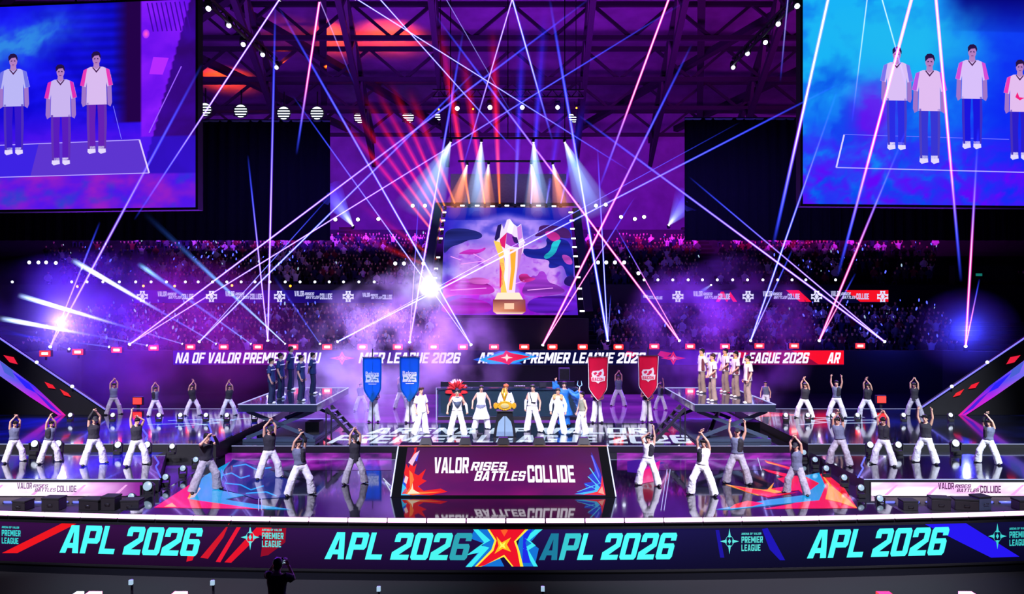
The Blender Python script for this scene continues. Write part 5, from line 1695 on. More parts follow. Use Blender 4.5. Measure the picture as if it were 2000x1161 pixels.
def rcol(u, v):
    c = mix((40, 16, 190), (110, 16, 140), max(0, min(1, (u - 338) / 140)))
    if u > 560: c = mix((70, 14, 120), (46, 14, 150), fbm(u * .01, 0, 1, 5))
    if 860 < u < 1300: c = (10, 12, 66)
    if u > 1380: c = mix((90, 14, 130), (150, 10, 60), (u - 1380) / 160)
    return pic(c, .75)


rb.grid(338, 713, 1648, 685, 60, 2, rcol, 0)


def rtext(s, x0, x1, y0=689, y1=710, c=(225, 220, 255)):
    h = y1 - y0; sh = .22
    cw = ((x1 - x0) - sh * h) / rb.width(s, 1.0, gap=.12, space=.45)
    # text axes: v grows upward, so flip around the baseline
    b = Art(lambda u, v, l: at(u, y1 - v, 44.56 - l), .012)
    b.text(s, x0, 0, cw, h, pic(c, 1.25), 2, gap=.12, shear=sh, space=.45)
    n = len(rb.v); rb.v += b.v; rb.f += [tuple(n + i for i in f) for f in b.f]; rb.c += b.c


rtext('NA OF VALOR PREMIER LEAGU', 342, 628)
rtext('MIER LEAGUE 2026', 700, 901); rtext('AR', 933, 965); rtext('PREMIER LEAGUE 2026', 1022, 1262); rtext('PREMIER LEAGUE 2026', 1362, 1582)


def rp(pts, c, L=1, k=1.0): rb.poly(pts, pic(c, k), L)


rp([(1545, 685), (1648, 685), (1648, 712), (1598, 712), (1585, 703)], (235, 14, 40), 1)
rtext('AR', 1615, 1643)


def rstar(cx, cy, rx, ry, c, L):
    rp([(cx - rx, cy), (cx - rx * .22, cy - ry * .25), (cx, cy - ry), (cx + rx * .22, cy - ry * .25), (cx + rx, cy), (cx + rx * .22, cy + ry * .25), (cx, cy + ry), (cx - rx * .22, cy + ry * .25)], c, L)


for cx, c in ((668, (240, 60, 130)), (1315, (225, 30, 60))):
    rstar(cx, 700, 25, 13.5, c, 2); rstar(cx, 700, 15, 8, (110, 20, 110), 3); rstar(cx, 700, 9, 6, (255, 120, 160), 4)
rp([(924, 703), (975, 686), (1010, 686), (1056, 697), (1010, 704), (1020, 712), (955, 712)], (20, 90, 215), 2)
rp([(935, 703), (980, 688), (1005, 688), (1045, 697), (1005, 710), (958, 711)], (30, 160, 235), 3)
rp([(950, 702), (983, 692), (988, 685), (998, 690), (1036, 697), (1002, 706), (994, 713), (980, 708)], (228, 20, 50), 4)
rstar(990, 699, 12, 8, (255, 220, 200), 5)
for x in (1225, 1290, 1440, 1500): rp([(x, 686), (x + 22, 690), (x + 10, 700), (x - 6, 694)], (215, 20, 70), 1, .8)
lr = thing('led_ribbon', 'LED ribbon along the rear stage wall with premier league lettering and stars', 'led ribbon', at(990, 713, 44.56))
put('screen', rb.mesh('screen', lr.location), M['led'], lr)
p0, p1 = at(336, 714.5, 44.58), at(1650, 683.5, 44.58)
put('frame', box_mesh('frame', Vector((p0.x, 44.565, p0.z)) - lr.location, Vector((p1.x, 44.6, p1.z)) - lr.location), M['black'], lr)


def upper_ribbon(label, x0, x1, stars, texts, reds, basefn):
    Y = 57.0
    a = Art(lambda u, v, l: at(u, 592 - v, Y - l), .014)
    a.grid(x0, 0, x1, 25, 40, 1, basefn, 0)
    for pts in reds: a.poly([(x, 592 - y) for x, y in pts], pic((238, 16, 36), .95), 1)
    for cx in stars:
        for k in range(4):
            an = math.pi / 4 + math.pi / 2 * k
            def q(x, y): return (max(x0, min(x1, cx + 12 * (x * math.cos(an) - y * math.sin(an)))), 12.5 + 12 * (x * math.sin(an) + y * math.cos(an)))
            a.poly([q(-.62, .62), q(0, .34), q(.62, .62), q(.35, .95), q(.1, .62), q(-.1, .62), q(-.35, .95)], pic((215, 215, 255)), 3)
        a.poly([(max(x0, cx - 4), 12.5), (cx, 6), (min(x1, cx + 4), 12.5), (cx, 19)], pic((215, 215, 255)), 3)
    for u, w in texts: slogan(a, u, 7, w, pic((205, 205, 255), .85), 3, 1.35)
    o = thing('led_ribbon', label, 'led ribbon', at((x0 + x1) / 2, 592, Y))
    put('screen', a.mesh('screen', o.location), M['led'], o)
    q0, q1 = at(x0 - 2, 594, Y + .02), at(x1 + 2, 566, Y + .02)
    put('frame', box_mesh('frame', Vector((q0.x, Y + .02, q0.z)) - o.location, Vector((q1.x, Y + .12, q1.z)) - o.location), M['black'], o)


upper_ribbon('upper LED ribbon on the left balcony with white star marks and slogans', 262, 768, (278, 413, 546, 680), ((308, 70), (440, 72), (575, 74), (708, 58)), [], lambda u, v: pic(mix((24, 10, 170), (34, 14, 120), (u - 262) / 500), .55))
upper_ribbon('upper LED ribbon on the right balcony with star marks and red panels', 1252, 1735, (1324, 1461, 1595, 1724), ((1256, 38), (1354, 72), (1490, 72), (1623, 74)),
             [((1535, 567), (1560, 567), (1585, 590), (1562, 590)), ((1650, 567), (1735, 567), (1735, 590), (1680, 590)), ((1398, 590), (1408, 570), (1414, 570), (1420, 588), (1426, 570), (1440, 590), (1432, 590), (1426, 580), (1420, 591), (1412, 580), (1405, 590))],
             lambda u, v: pic(mix((60, 20, 170), (10, 8, 60), (u - 1252) / 300), .5))

# ------------------------------------------------------------------ grandstands
def stand(name, x0, x1, y0, z0, rows, run, rise, mat):
    bm = bmesh.new()
    pts = [(y0, z0 - 3.5)]
    for r in range(rows):
        pts.append((y0 + r * run, z0 + r * rise)); pts.append((y0 + (r + 1) * run, z0 + r * rise))
    pts.append((y0 + rows * run, z0 - 3.5))
    a = [bm.verts.new((x0, p[0], p[1])) for p in pts]; b = [bm.verts.new((x1, p[0], p[1])) for p in pts]
    for i in range(len(pts)):
        j = (i + 1) % len(pts); bm.faces.new((a[i], a[j], b[j], b[i]))
    bm.faces.new(a); bm.faces.new(b[::-1])
    struct(name, to_mesh(name, bm), mat)
    return [(y0 + (r + .5) * run, z0 + r * rise) for r in range(rows)]


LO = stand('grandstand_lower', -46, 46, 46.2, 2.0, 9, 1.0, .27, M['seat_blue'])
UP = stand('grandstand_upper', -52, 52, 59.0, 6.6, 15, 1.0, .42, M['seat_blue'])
bm = bmesh.new(); box(bm, (-52, 57.2, 2), (52, 57.5, 6.9)); box(bm, (-52, 57.5, 6.4), (52, 59.0, 6.6)); struct('wall_balcony', to_mesh('wall_balcony', bm), M['deck_edge'])
# aisle steps and dark vomitories in the stands
for k, (px, w) in enumerate(((1180, 1.3), (1385, 1.5), (640, 1.2))):
    bm = bmesh.new()
    for r in range(15): box(bm, (at(px, 0, 66).x - w / 2, 59 + r, 6.6 + r * .42), (at(px, 0, 66).x + w / 2, 59.5 + r, 6.6 + r * .42 + .22))
    struct('stair_aisle_%d' % (k + 1), to_mesh('stair', bm), M['concrete'])
bm = bmesh.new(); p0, p1 = at(870, 680, 46), at(1150, 600, 46)
box(bm, (p0.x, 46.0, 2.3), (p1.x, 46.5, 4.6)); struct('wall_tunnel', to_mesh('wall_tunnel', bm), M['deck_edge'])
bm = bmesh.new(); p0, p1 = at(1845, 590, 60), at(1960, 520, 60)
box(bm, (p0.x, 58.6, p0.z), (p1.x, 59.4, p1.z)); struct('wall_exit_bay', to_mesh('wall_exit_bay', bm), M['concrete'])
ex = thing('exit_sign', 'small green exit sign above the bay on the far right', 'sign', at(1912, 537, 58.4))
put('housing', box_mesh('housing', (-.28, 0, -.14), (.28, .1, .14)), M['black'], ex)
put('face', box_mesh('face', (-.24, -.02, -.1), (.24, 0, .1)), emit('exit_green', (20, 120, 110), .9), ex)

cl = [pbr('crowd_white', (205, 200, 210), .85), pbr('crowd_black', (20, 18, 24), .85), pbr('crowd_red', (110, 24, 40), .85), pbr('crowd_navy', (26, 30, 70), .85), pbr('crowd_grey', (84, 82, 92), .85), pbr('crowd_brown', (56, 40, 44), .85)]
PICK = (0, 0, 1, 1, 1, 1, 2, 3, 3, 4, 5)
for me in SPM:
    for m in (cl[0], M['skin'], M['black_hair'], M['navy_dark']): me.materials.append(m)
rnd = random.Random(12)
seats = []
for tier, rows in (('lower', LO), ('upper', UP)):
    for r, (y, z) in enumerate(rows):
        sp = .62
        hw = 30 if tier == 'lower' else 40
        nn = int(2 * hw / sp)
        for i in range(nn):
            x = -hw + (i + .5) * sp + rnd.uniform(-.08, .08)
            px = 1000 + F * x / y
            py = HY + F * (CH - z - .9) / y
            if not (-20 < px < 2020): continue
            if tier == 'lower' and (860 < px < 1160 or px > 1860 or px < 30): continue
            if tier == 'upper' and (845 < px < 1145 or abs(px - 1385) < 20 or abs(px - 1180) < 15 or 1830 < px < 1970 or px < 60): continue
            if tier == 'upper' and py < 460: continue
            fill = .86 if tier == 'lower' else .88
            if tier == 'upper' and (px < 330 or px > 1640): fill = .4
            if rnd.random() > fill: continue
            seats.append((tier, r, x, y, z, px))
rnd.shuffle(seats)
seats.sort(key=lambda s: s[3])
first = {}
blk = bmesh.new()
ind = seats[:290]
grp = {('lower', -1): ('seated spectator in the dim left part of the lower stand behind the stage', 'spectators in the lower stand, left'),
       ('lower', 1): ('seated spectator in the dim right part of the lower stand behind the stage', 'spectators in the lower stand, right')}
for tier, r, x, y, z, px in ind:
    lab, g = grp[(tier, -1 if px < 1000 else 1)]
    me = rnd.choice(SPM)
    o = bpy.data.objects.new('spectator', me); COL.objects.link(o)
    o.location = (x, y, z); o.rotation_euler = (0, 0, math.radians(rnd.uniform(-14, 14) - x * .8)); s = rnd.uniform(.92, 1.08); o.scale = (s, s, s)
    o.material_slots[0].link = 'OBJECT'; o.material_slots[0].material = cl[rnd.choice(PICK)]
    tag(o, lab, 'person', g)
# the rest of the crowd
vv, ff, mi = [], [], []
src = [([v.co.copy() for v in me.vertices], [(tuple(p.vertices), p.material_index) for p in me.polygons]) for me in SPM]
for tier, r, x, y, z, px in seats[290:]:
    vs, ps = rnd.choice(src)
    m4 = Matrix.Translation((x, y, z)) @ Matrix.Rotation(math.radians(rnd.uniform(-14, 14) - x * .8), 4, 'Z') @ Matrix.Scale(rnd.uniform(.92, 1.08), 4)
    b = len(vv); ci = rnd.choice(PICK)
    vv += [m4 @ v for v in vs]
    for f, i in ps:
        ff.append(tuple(b + k for k in f)); mi.append(ci if i == 0 else 5 + i)
me = bpy.data.meshes.new('crowd'); me.from_pydata(vv, [], ff)
for m in cl + [M['skin'], M['black_hair'], M['navy_dark']]: me.materials.append(m)
me.polygons.foreach_set('material_index', mi); me.polygons.foreach_set('use_smooth', [True] * len(ff)); me.update()
tag(put('crowd', me), 'crowd of seated spectators filling the rest of the stands', 'crowd', None, 'stuff')
# glowing sticks and phones held up here and there
bm = bmesh.new(); ball(bm, (0, 0, 0), (.045, .045, .11), u=8, v=6); sm_ = to_mesh('light_stick', bm, True)
stick_seats = [s for s in seats if (s[5] < 620 or s[5] > 1560 or rnd.random() < .12)]
rnd.shuffle(stick_seats)
for tier, r, x, y, z, px in stick_seats[:230]:
    o = put('light_stick', sm_, M['stick_blue'] if rnd.random() < .8 else M['lens_dim'])
    o.location = (x + .25, y - .2, z + rnd.uniform(1.3, 1.6)); o.rotation_euler = (rnd.uniform(-.4, .4), rnd.uniform(-.5, .5), 0)
    sx = rnd.uniform(.5, 1.3); o.scale = (sx, sx, sx)
    tag(o, 'tiny glowing blue light stick held up in the crowd', 'light stick', 'light sticks in the crowd')

# ------------------------------------------------------------------ rows of lamps
railL = [24, 140, 170, 201, 233, 265, 295, 325, 362, 387, 415, 443, 471, 498, 527, 557, 586, 615, 643, 671, 701, 731]
railR = [1258, 1285, 1314, 1344, 1372, 1401, 1431, 1460, 1490, 1519, 1547, 1574, 1632]
for side, ls, y in (('left', railL, 551), ('right', railR, 547)):
    for px in ls:
        lamp_bar(px, y, 'small white lamp on the %s balcony rail above the upper LED ribbon' % side, '%s balcony rail lamps' % side, w=.17, h=.15, mat='lens_soft', Y=57.1, name='rail_lamp')
for px, py in ((151, 560), (280, 559), (341, 559), (453, 558), (567, 559)):
    lamp_bar(px, py, 'small orange lamp below the left balcony rail lamps', 'orange balcony lamps', w=.14, h=.14, mat='lens_orange', Y=57.05, name='rail_lamp')
for px, py in ((57, 513), (75, 513), (90, 513), (109, 514)):
    lamp_bar(px, py, 'white lamp in the cluster of four high on the far left', 'cluster of four lamps', w=.24, h=.2, mat='lens_soft', Y=56, name='cluster_lamp')
for px, py in ((655, 429), (699, 429), (739, 428), (772, 515), (789, 515), (827, 515), (1213, 424), (1258, 424), (1168, 513), (1184, 513), (1201, 513), (1219, 513), (1240, 428), (806, 402), (830, 402), (857, 402), (1164, 402), (1183, 400), (1247, 534)):
    lamp_bar(px, py, 'small white lamp on the dark upper wall beside the trophy screen', 'lamps beside the trophy screen', w=.2, h=.2, mat='lens_soft', Y=52.5, name='wall_lamp')
reds = [(88, 691, 39.2), (152, 688, 40), (228, 684, 41.4), (300, 680, 43.4), (372, 678, 0), (437, 678, 0), (504, 678, 0), (573, 678, 0), (639, 678, 0), (708, 678, 0), (777, 678, 0), (847, 678, 0), (904, 678, 0), (965, 678, 0), (1024, 678, 0), (1079, 678, 0), (1138, 678, 0),
        (1208, 678, 0), (1278, 677, 0), (1348, 677, 0), (1416, 677, 0), (1483, 676, 0), (1551, 676, 0), (1680, 676, 0)]
bl_h = box_mesh('housing', (-.3, .0, -.17), (.3, .2, .17), .02); bl_l = box_mesh('lens', (-.27, -.025, -.145), (.27, 0, .145), .01); bl_c = box_mesh('core', (-.16, -.035, -.06), (.16, -.024, .06))
for px, py, Y in reds:
    p = at(px, py, Y or 44.7)
    t = thing('blinder_light', 'red glowing blinder lamp standing on top of the rear stage wall', 'blinder', p, 0, 'red blinders on the rear wall')
    put('housing', bl_h, M['black'], t); put('lens', bl_l, M['lens_red'], t); put('core', bl_c, M['lens_red_core'], t)
    put('bracket', box_mesh('bracket', (-.04, .05, -.34), (.04, .12, -.17)), M['steel'], t)
# pale wash lamps between the blinders on the left, throwing streaks back into the haze
wash = [((135, 682), 39.6, (0, 642), None), ((213, 678), 41, (0, 650), None), ((287, 675), 43, (0, 622), 'bright'), ((356, 672), 44.6, (36, 577), 'bright'), ((422, 672), 44.6, (141, 508), 'bright'),
        ((490, 672), 44.6, (271, 516), 'mid'), ((557, 672), 44.6, (280, 415), 'soft'), ((625, 672), 44.6, (532, 537), 'thin')]
for i, ((px, py), Y, e, kind) in enumerate(wash):
    p = at(px, py, Y); q = at(*e, Y - 7)
    lb_ = (110, 140, 255)
    w0, w1 = 2.2 * .5 * Y / F, 9 * .5 * (Y - 7) / F
    if kind == 'bright': st = [(0, lb_, .6), (.4, (70, 80, 255), .25), (.62, (190, 200, 255), .9), (.85, (235, 240, 255), 1.1), (.97, (140, 180, 255), .7), (1, (60, 80, 255), 0)]; w1 *= 1.4
    elif kind == 'mid': st = [(0, lb_, .8), (.4, (90, 110, 255), .3), (.8, (60, 110, 220), .4), (.95, (130, 190, 255), .8), (1, BLUE, 0)]; w1 *= 1.3
    elif kind == 'soft': st = [(0, (180, 200, 255), .9), (.3, (110, 150, 255), .6), (.55, (90, 150, 235), .45), (.75, (30, 60, 130), .25), (1, (20, 40, 100), 0)]; w1 *= 1.8
    else: st = [(0, lb_, .6), (.5, (70, 80, 255), .3), (1, BLUE, 0)]
    moving_head('wash_lamp', 'pale blue wash lamp between red blinders, %s from the left' % ['first', 'second', 'third', 'fourth', 'fifth', 'sixth', 'seventh', 'eighth'][i], p, q, 'wash lamps on the rear wall', 'lens_soft', .4, beams=[[(p, q, w0, w1, st), (p, q, w0 * .5, w1 * .5, st)]])
p = at(1389, 557, 55); q = at(1362, 575, 53)
moving_head('wash_lamp', 'small pale lamp with a short beam over the right upper LED ribbon', p, q, None, 'lens_white', .4, beams=[[(p, q, .05, .22, [(0, (225, 235, 255), 1.2), (.5, (130, 170, 255), .7), (1, (60, 90, 255), 0)])]])

# moving heads standing on the decks
ledge = []
for px in (137, 220, 310, 352, 402, 443, 497): ledge.append((px, 811, .55, 'left terrace', 'small dark moving head on the left terrace among the rear dancers'))
for px in (1535, 1578, 1628, 1675, 1765, 1857): ledge.append((px, 811, .55, 'right terrace', 'small dark moving head on the right terrace among the rear dancers'))
for px, py in ((67, 867), (113, 867), (230, 869), (287, 869), (336, 872)): ledge.append((px, py, .35, 'left wing', 'moving head standing at the back of the left wing deck behind the dancers'))
for px, py in ((1700, 869), (1755, 869), (1867, 866)): ledge.append((px, py, .35, 'right wing', 'moving head standing at the back of the right wing deck behind the dancers'))
for px, py in ((382, 898), (357, 915), (323, 932), (288, 950), (256, 970)): ledge.append((px, py, -.15 if px < 312 else 0, 'left ramp', 'moving head in the diagonal row down the left edge of the centre deck'))
for px, py in ((1589, 870), (1570, 884), (1592, 898), (1614, 915), (1649, 933), (1682, 953), (1719, 974)): ledge.append((px, py, -.15 if px > 1690 else 0, 'right ramp', 'moving head in the diagonal row down the right edge of the centre deck'))
for px, py, z, g, lab in ledge:
    s = .62
    # the lens sits .46*s above the deck
    Y = F * (CH - z - .46 * s) / (py - HY)
    p = at(px, py, Y)
    if px in (288, 256): Y = 22.2 if px == 288 else 21.6; p = at(px, py, Y); s = (p.z - z) / .46
    if g.endswith('wing'): Y = 26.4; p = at(px, py, Y); s = (p.z - z) / .46
    moving_head('moving_head', lab, p, p + Vector((0, -1, .35)), 'moving heads on the ' + g, 'lens_deck' if g.endswith('terrace') or g.endswith('wing') else 'lens_dim', s)
# orange and red lamps at the back of the terraces
for px, py, Y, lab in ((268, 784, 36.4, 'red orange floor lamp behind the left terrace dancers'), (1722, 781, 36.4, 'red orange floor lamp behind the right terrace dancers')):
    p = at(px, py, Y); p.z = max(p.z, .9)
    t = thing('floor_lamp', lab, 'lamp', p)
    put('housing', box_mesh('housing', (-.24, 0, -.2), (.24, .2, .2), .02), M['black'], t); put('lens', box_mesh('lens', (-.2, -.02, -.15), (.2, 0, .15)), M['lens_red'], t)
    put('stand', box_mesh('stand', (-.05, .05, .35 - p.z - .05), (.05, .15, -.2)), M['steel'], t)
for px, py in ((368, 776), (432, 776), (480, 777), (1551, 775), (1615, 775), (1664, 774)):
    p = at(px, py, 44.2)
    t = thing('floor_strip_lamp', 'thin red strip lamp low on the rear wall on the %s' % ('left' if px < 1000 else 'right'), 'lamp', p, 0, 'red strip lamps %s' % ('left' if px < 1000 else 'right'))
    put('lens', box_mesh('lens', (-.3, -.03, -.05), (.3, 0, .05)), M['lens_red'], t); put('housing', box_mesh('housing', (-.34, 0, -.1), (.34, .15, .08)), M['black'], t)

# bright lamps on the house floor at the very bottom
for px, c, lab in ((152, 'lens_soft', 'small white lamp on the house floor at bottom left'), (182, 'lens_pink', 'pink blinder on the house floor, leftmost'), (350, 'lens_pink', 'pink blinder on the house floor, second from the left'), (1728, 'lens_red', 'red blinder on the house floor, right of the middle'), (1890, 'lens_pink', 'pink blinder on the house floor, rightmost')):
    p = at(px, 1166, 15.5)
    t = thing('house_blinder', lab, 'blinder', p)
    w = .13 if c != 'lens_soft' else .07
    put('housing', box_mesh('housing', (-w - .04, -.12, -.26), (w + .04, .12, -.01), .02), M['black'], t)
    put('lens', box_mesh('lens', (-w, -.1, -.01), (w, .1, .07)), M[c], t)
    put('stand', box_mesh('stand', (-.05, -.05, GZ - p.z), (.05, .05, -.26)), M['steel'], t)
    put('foot', box_mesh('foot', (-.25, -.2, GZ - p.z), (.25, .2, GZ - p.z + .04)), M['steel'], t)
for px, py in ((257, 1137), (416, 1138), (740, 1150), (1060, 1150)):
    p = at(px, py, 17)
    t = thing('house_lamp', 'tiny pale lamp on a thin stand in the dark before the stage', 'lamp', p, 0, 'tiny house lamps')
    put('lens', box_mesh('lens', (-.04, -.06, -.05), (.04, 0, .05)), M['lens_dim'], t); put('stand', box_mesh('stand', (-.02, 0, GZ - p.z), (.02, .04, .05)), M['steel'], t)

# ------------------------------------------------------------------ wing fronts: white LED panels and gear
for sgn, w in ((-1, 'left'), (1, 'right')):
    a = Art(lambda u, v, l: Vector((u, 22.66 - l, v)), .006)
    x0, x1 = (-28, -10.9) if sgn < 0 else (10.6, 28)

    def wc(u, v):
        t = fbm(u * .5, v * 2.5, 1.3, 31 + sgn)
        c = mix((255, 235, 255), (206, 120, 205), max(0, t * 2.2 - .85))
        if sgn < 0 and u > -12.6: c = mix(c, (110, 24, 120), (u + 12.6) / 1.6)
        return pic(c, 1.5)
    a.grid(x0, -.13, x1, .27, 80, 4, wc, 0)
    if sgn < 0: slogan(a, (34 - 1000) * 22.66 / F, -.02, 1.75, pic((120, 90, 130)), 2, 1.0)
    else: slogan(a, (1832 - 1000) * 22.66 / F, -.04, 1.85, pic((90, 50, 90)), 2, 1.0)
    for i in range(14):
        u = x0 + (x1 - x0) * (i + .3) / 14
        a.poly([(u, -.1), (u + .35, .2), (u + .42, .2), (u + .12, -.1)], pic((240, 170, 235)), 1)
    t = thing('led_board', 'white pink LED panel along the front of the %s wing deck' % w, 'led board', ((x0 + x1) / 2, 22.66, -.15))
    put('screen', a.mesh('screen', t.location), M['led_big'], t)
    put('frame', box_mesh('frame', Vector((x0 - .03, 22.665, -.15)) - t.location, Vector((x1 + .03, 22.695, .3)) - t.location), M['black'], t)
    # blue tubes and cases in the pit
    rr = random.Random(40 + sgn)
    for i in range(6):
        px = (25 + i * 45) if sgn < 0 else (1730 + i * 48)
        p = onz(px, 986, -.15); p.y = 21.9; p.x = (px - 1000) * 21.9 / F
        tb = thing('pit_tube', 'thin blue light tube lying in the %s pit before the LED panel' % w, 'light tube', (p.x, p.y, -.149), 0, 'blue tubes in the %s pit' % w)
        bm = bmesh.new(); loft(bm, [(-.25, 0, .035), (.25, 0, .035)], [.03, .03], seg=8); put('tube', to_mesh('tube', bm, True), M['tube_blue'], tb)
        bm = bmesh.new(); box(bm, (-.28, -.03, 0), (-.24, .03, .03)); box(bm, (.24, -.03, 0), (.28, .03, .03)); put('clip', to_mesh('clip', bm), M['black'], tb)
    cols = {-1: ('black',) * 5, 1: ('black', 'black', 'black', 'lift', 'black')}[sgn]
    for i in range(5):
        px = (50, 110, 185, 200, 262)[i] if sgn < 0 else (1770, 1830, 1880, 1910, 1995)[i]
        x = (px - 1000) * 21.4 / F
        h = (.22, .3, .26, .34, .24)[i]; wd = .2 + .05 * (i % 3)
        nm = ['leftmost', 'second', 'middle', 'fourth', 'rightmost'][i]
        tb = thing('gear_case', 'small dark gear case in the %s pit, %s of five' % (w, nm), 'case', (x + (.3 if i == 3 and sgn < 0 else 0), 21.3, -.15), rr.uniform(-.3, .3), 'gear cases in the %s pit' % w)
        put('body', box_mesh('body', (-wd, -.18, 0), (wd, .18, h), .015), M[cols[i]], tb)
        put('lid', box_mesh('lid', (-wd - .01, -.19, h), (wd + .01, .19, h + .05), .01), M['drape'], tb)
        bm = bmesh.new(); loft(bm, [(-.07, -.2, h * .55), (-.06, -.23, h * .6), (.06, -.23, h * .6), (.07, -.2, h * .55)], [.012] * 4, seg=6); put('handle', to_mesh('handle', bm, True), M['steel'], tb)

# ------------------------------------------------------------------ diagonal LED fins on both sides
for sgn, w in ((-1, 'left'), (1, 'right')):
    Y = 34.2
    S = lambda px, py: at(1000 + sgn * (1000 - px), py, Y)
    top_o, bot_i = S(-80, 608), S(206, 801)
    t = thing('led_fin', 'sloping dark LED fin on the far %s, edged with a light line' % w, 'led fin', (bot_i.x, Y, .55))
    bm = bmesh.new()
    pl = [top_o, bot_i, Vector((bot_i.x, Y, .56)), Vector((top_o.x, Y, .56))]
    f0 = [bm.verts.new(p - t.location) for p in pl]; f1 = [bm.verts.new(p + Vector((0, .25, 0)) - t.location) for p in pl]
    bm.faces.new(f0); bm.faces.new(f1[::-1])
    for i in range(4): bm.faces.new((f0[i], f1[i], f1[(i + 1) % 4], f0[(i + 1) % 4]))
    put('body', to_mesh('body', bm), M['drape'], t)
    a = Art(lambda u, v, l: S(u, v) + Vector((0, -.02 - l, 0)), .012)
    def fp(pts, c, L=1, grad=None): a.poly(pts, pic(c) if grad is None else None, L, grad=None if grad is None else [pic(g) for g in grad])
    fp([(-80, 652), (0, 704), (68, 754), (130, 812), (126, 819), (60, 776), (0, 734), (-80, 690)], None, 1, [(90, 60, 220), (130, 90, 235), (60, 40, 230), (225, 30, 150), (200, 30, 200), (180, 40, 220), (110, 100, 225), (60, 60, 200)])
    fp([(24, 726), (58, 750), (72, 768), (52, 758)], (40, 30, 240), 2)
    fp([(68, 764), (90, 780), (124, 812), (100, 798)], (70, 30, 210), 2)
    fp([(0, 705), (25, 722), (30, 740), (10, 728)], (70, 90, 200), 2)
    fp([(8, 694), (28, 698), (36, 712), (20, 708)], (225, 30, 60), 2)
    fp([(88, 746), (104, 752), (110, 760), (96, 758)], (230, 30, 50), 2)
    fp([(118, 760), (134, 768), (140, 776), (126, 772)], (230, 40, 50), 2)
    put('picture', a.mesh('picture', t.location), M['led_big'], t)
    bm = bmesh.new(); beamrect(bm, top_o + Vector((0, -.04, .03)) - t.location, bot_i + Vector((0, -.04, .03)) - t.location, .05, .05)
    put('edge_light', to_mesh('edge_light', bm), emit('fin_line', (120, 120, 255), 1.3), t)
    for k, (px, py) in enumerate(((75, 712), (144, 759))):
        p = S(px, py) + Vector((0, -.12, .1))
        bm = bmesh.new(); ball(bm, p - t.location, .07, u=8, v=6); put('marker_lamp', to_mesh('marker_lamp', bm, True), M['lens_soft'], t)

# ------------------------------------------------------------------ raised team platforms on scissor lifts
TP_Z = 1.7
YF, YK = 29.1, 34.8
for sgn, w in ((-1, 'left'), (1, 'right')):
    xo = (465 - 1000) * YF / F if sgn < 0 else (1515 - 1000) * YF / F
    xi = (618 - 1000) * YF / F if sgn < 0 else (1357 - 1000) * YF / F
    x0, x1 = min(xo, xi), max(xo, xi)
    t = thing('lift_platform', 'raised square platform on a scissor lift, %s side, carrying a five player team' % w, 'platform', ((x0 + x1) / 2, (YF + YK) / 2, .25))
    L = t.location
    put('deck', box_mesh('deck', Vector((x0, YF, TP_Z - .27)) - L, Vector((x1, YK, TP_Z)) - L), [pbr('lift_deck_gloss_%s' % w, (34, 42, 56), .1, coat=.7)], t)
    bm = bmesh.new()
    for a_, b_ in (((x0, YF), (x1, YF)), ((x1, YF), (x1, YK)), ((x0, YF), (x0, YK)), ((x0, YK), (x1, YK))):
        beamrect(bm, Vector((*a_, TP_Z + .005)) - L, Vector((*b_, TP_Z + .005)) - L, .03, .03)
    put('edge_light', to_mesh('edge_light', bm), M['white_edge'], t)
    put('base_frame', box_mesh('base_frame', Vector((x0 + .1, YF + .2, .255)) - L, Vector((x1 - .1, YK - .2, .36)) - L), M['lift'], t)
    for yy in (YF + .35, YK - .35):
        for (za, zb) in ((.38, TP_Z - .3),):
            for p, q in (((x0 + .2, za), (x1 - .2, zb)), ((x1 - .2, za), (x0 + .2, zb))):
                bm = bmesh.new(); beamrect(bm, Vector((p[0], yy, p[1])) - L, Vector((q[0], yy + .06, q[1])) - L, .14, .07); put('scissor_arm', to_mesh('scissor_arm', bm), M['lift'], t)
    bm = bmesh.new(); rod(bm, Vector((x0 + .6, YF + .5, .42)) - L, Vector((x1 - .6, YK - .8, TP_Z - .4)) - L, .09, 10); put('hydraulic_ram', to_mesh('hydraulic_ram', bm, True), M['steel'], t)
    bm = bmesh.new(); box(bm, Vector((x1 - .75, YF + 1.2, .37)) - L, Vector((x1 - .2, YF + 1.9, .85)) - L); put('pump_box', to_mesh('pump_box', bm), M['black'], t)
    # raked side stair / dark wedge toward the middle
    s2 = 1 if sgn < 0 else -1
    st_ = thing('access_steps', 'dark folding access steps leaning on the inner side of the %s lift platform' % w, 'steps', (xi + s2 * .35, YF + .7, .25))
    for k in range(5):
        put('tread', box_mesh('tread', (s2 * (.1 + k * .2) - .14, -.4, 1.1 - k * .25), (s2 * (.1 + k * .2) + .14, .4, 1.14 - k * .25)), M['steel'], st_)
    for yy in (-.42, .42):
        bm = bmesh.new(); beamrect(bm, (s2 * -.05, yy, 1.28), (s2 * 1.1, yy, .02), .12, .04); put('stringer', to_mesh('stringer', bm), M['steel'], st_)
        bm = bmesh.new(); rod(bm, (s2 * -.05, yy, 1.28), (s2 * -.05, yy, .0), .03); put('leg', to_mesh('leg', bm), M['steel'], st_)

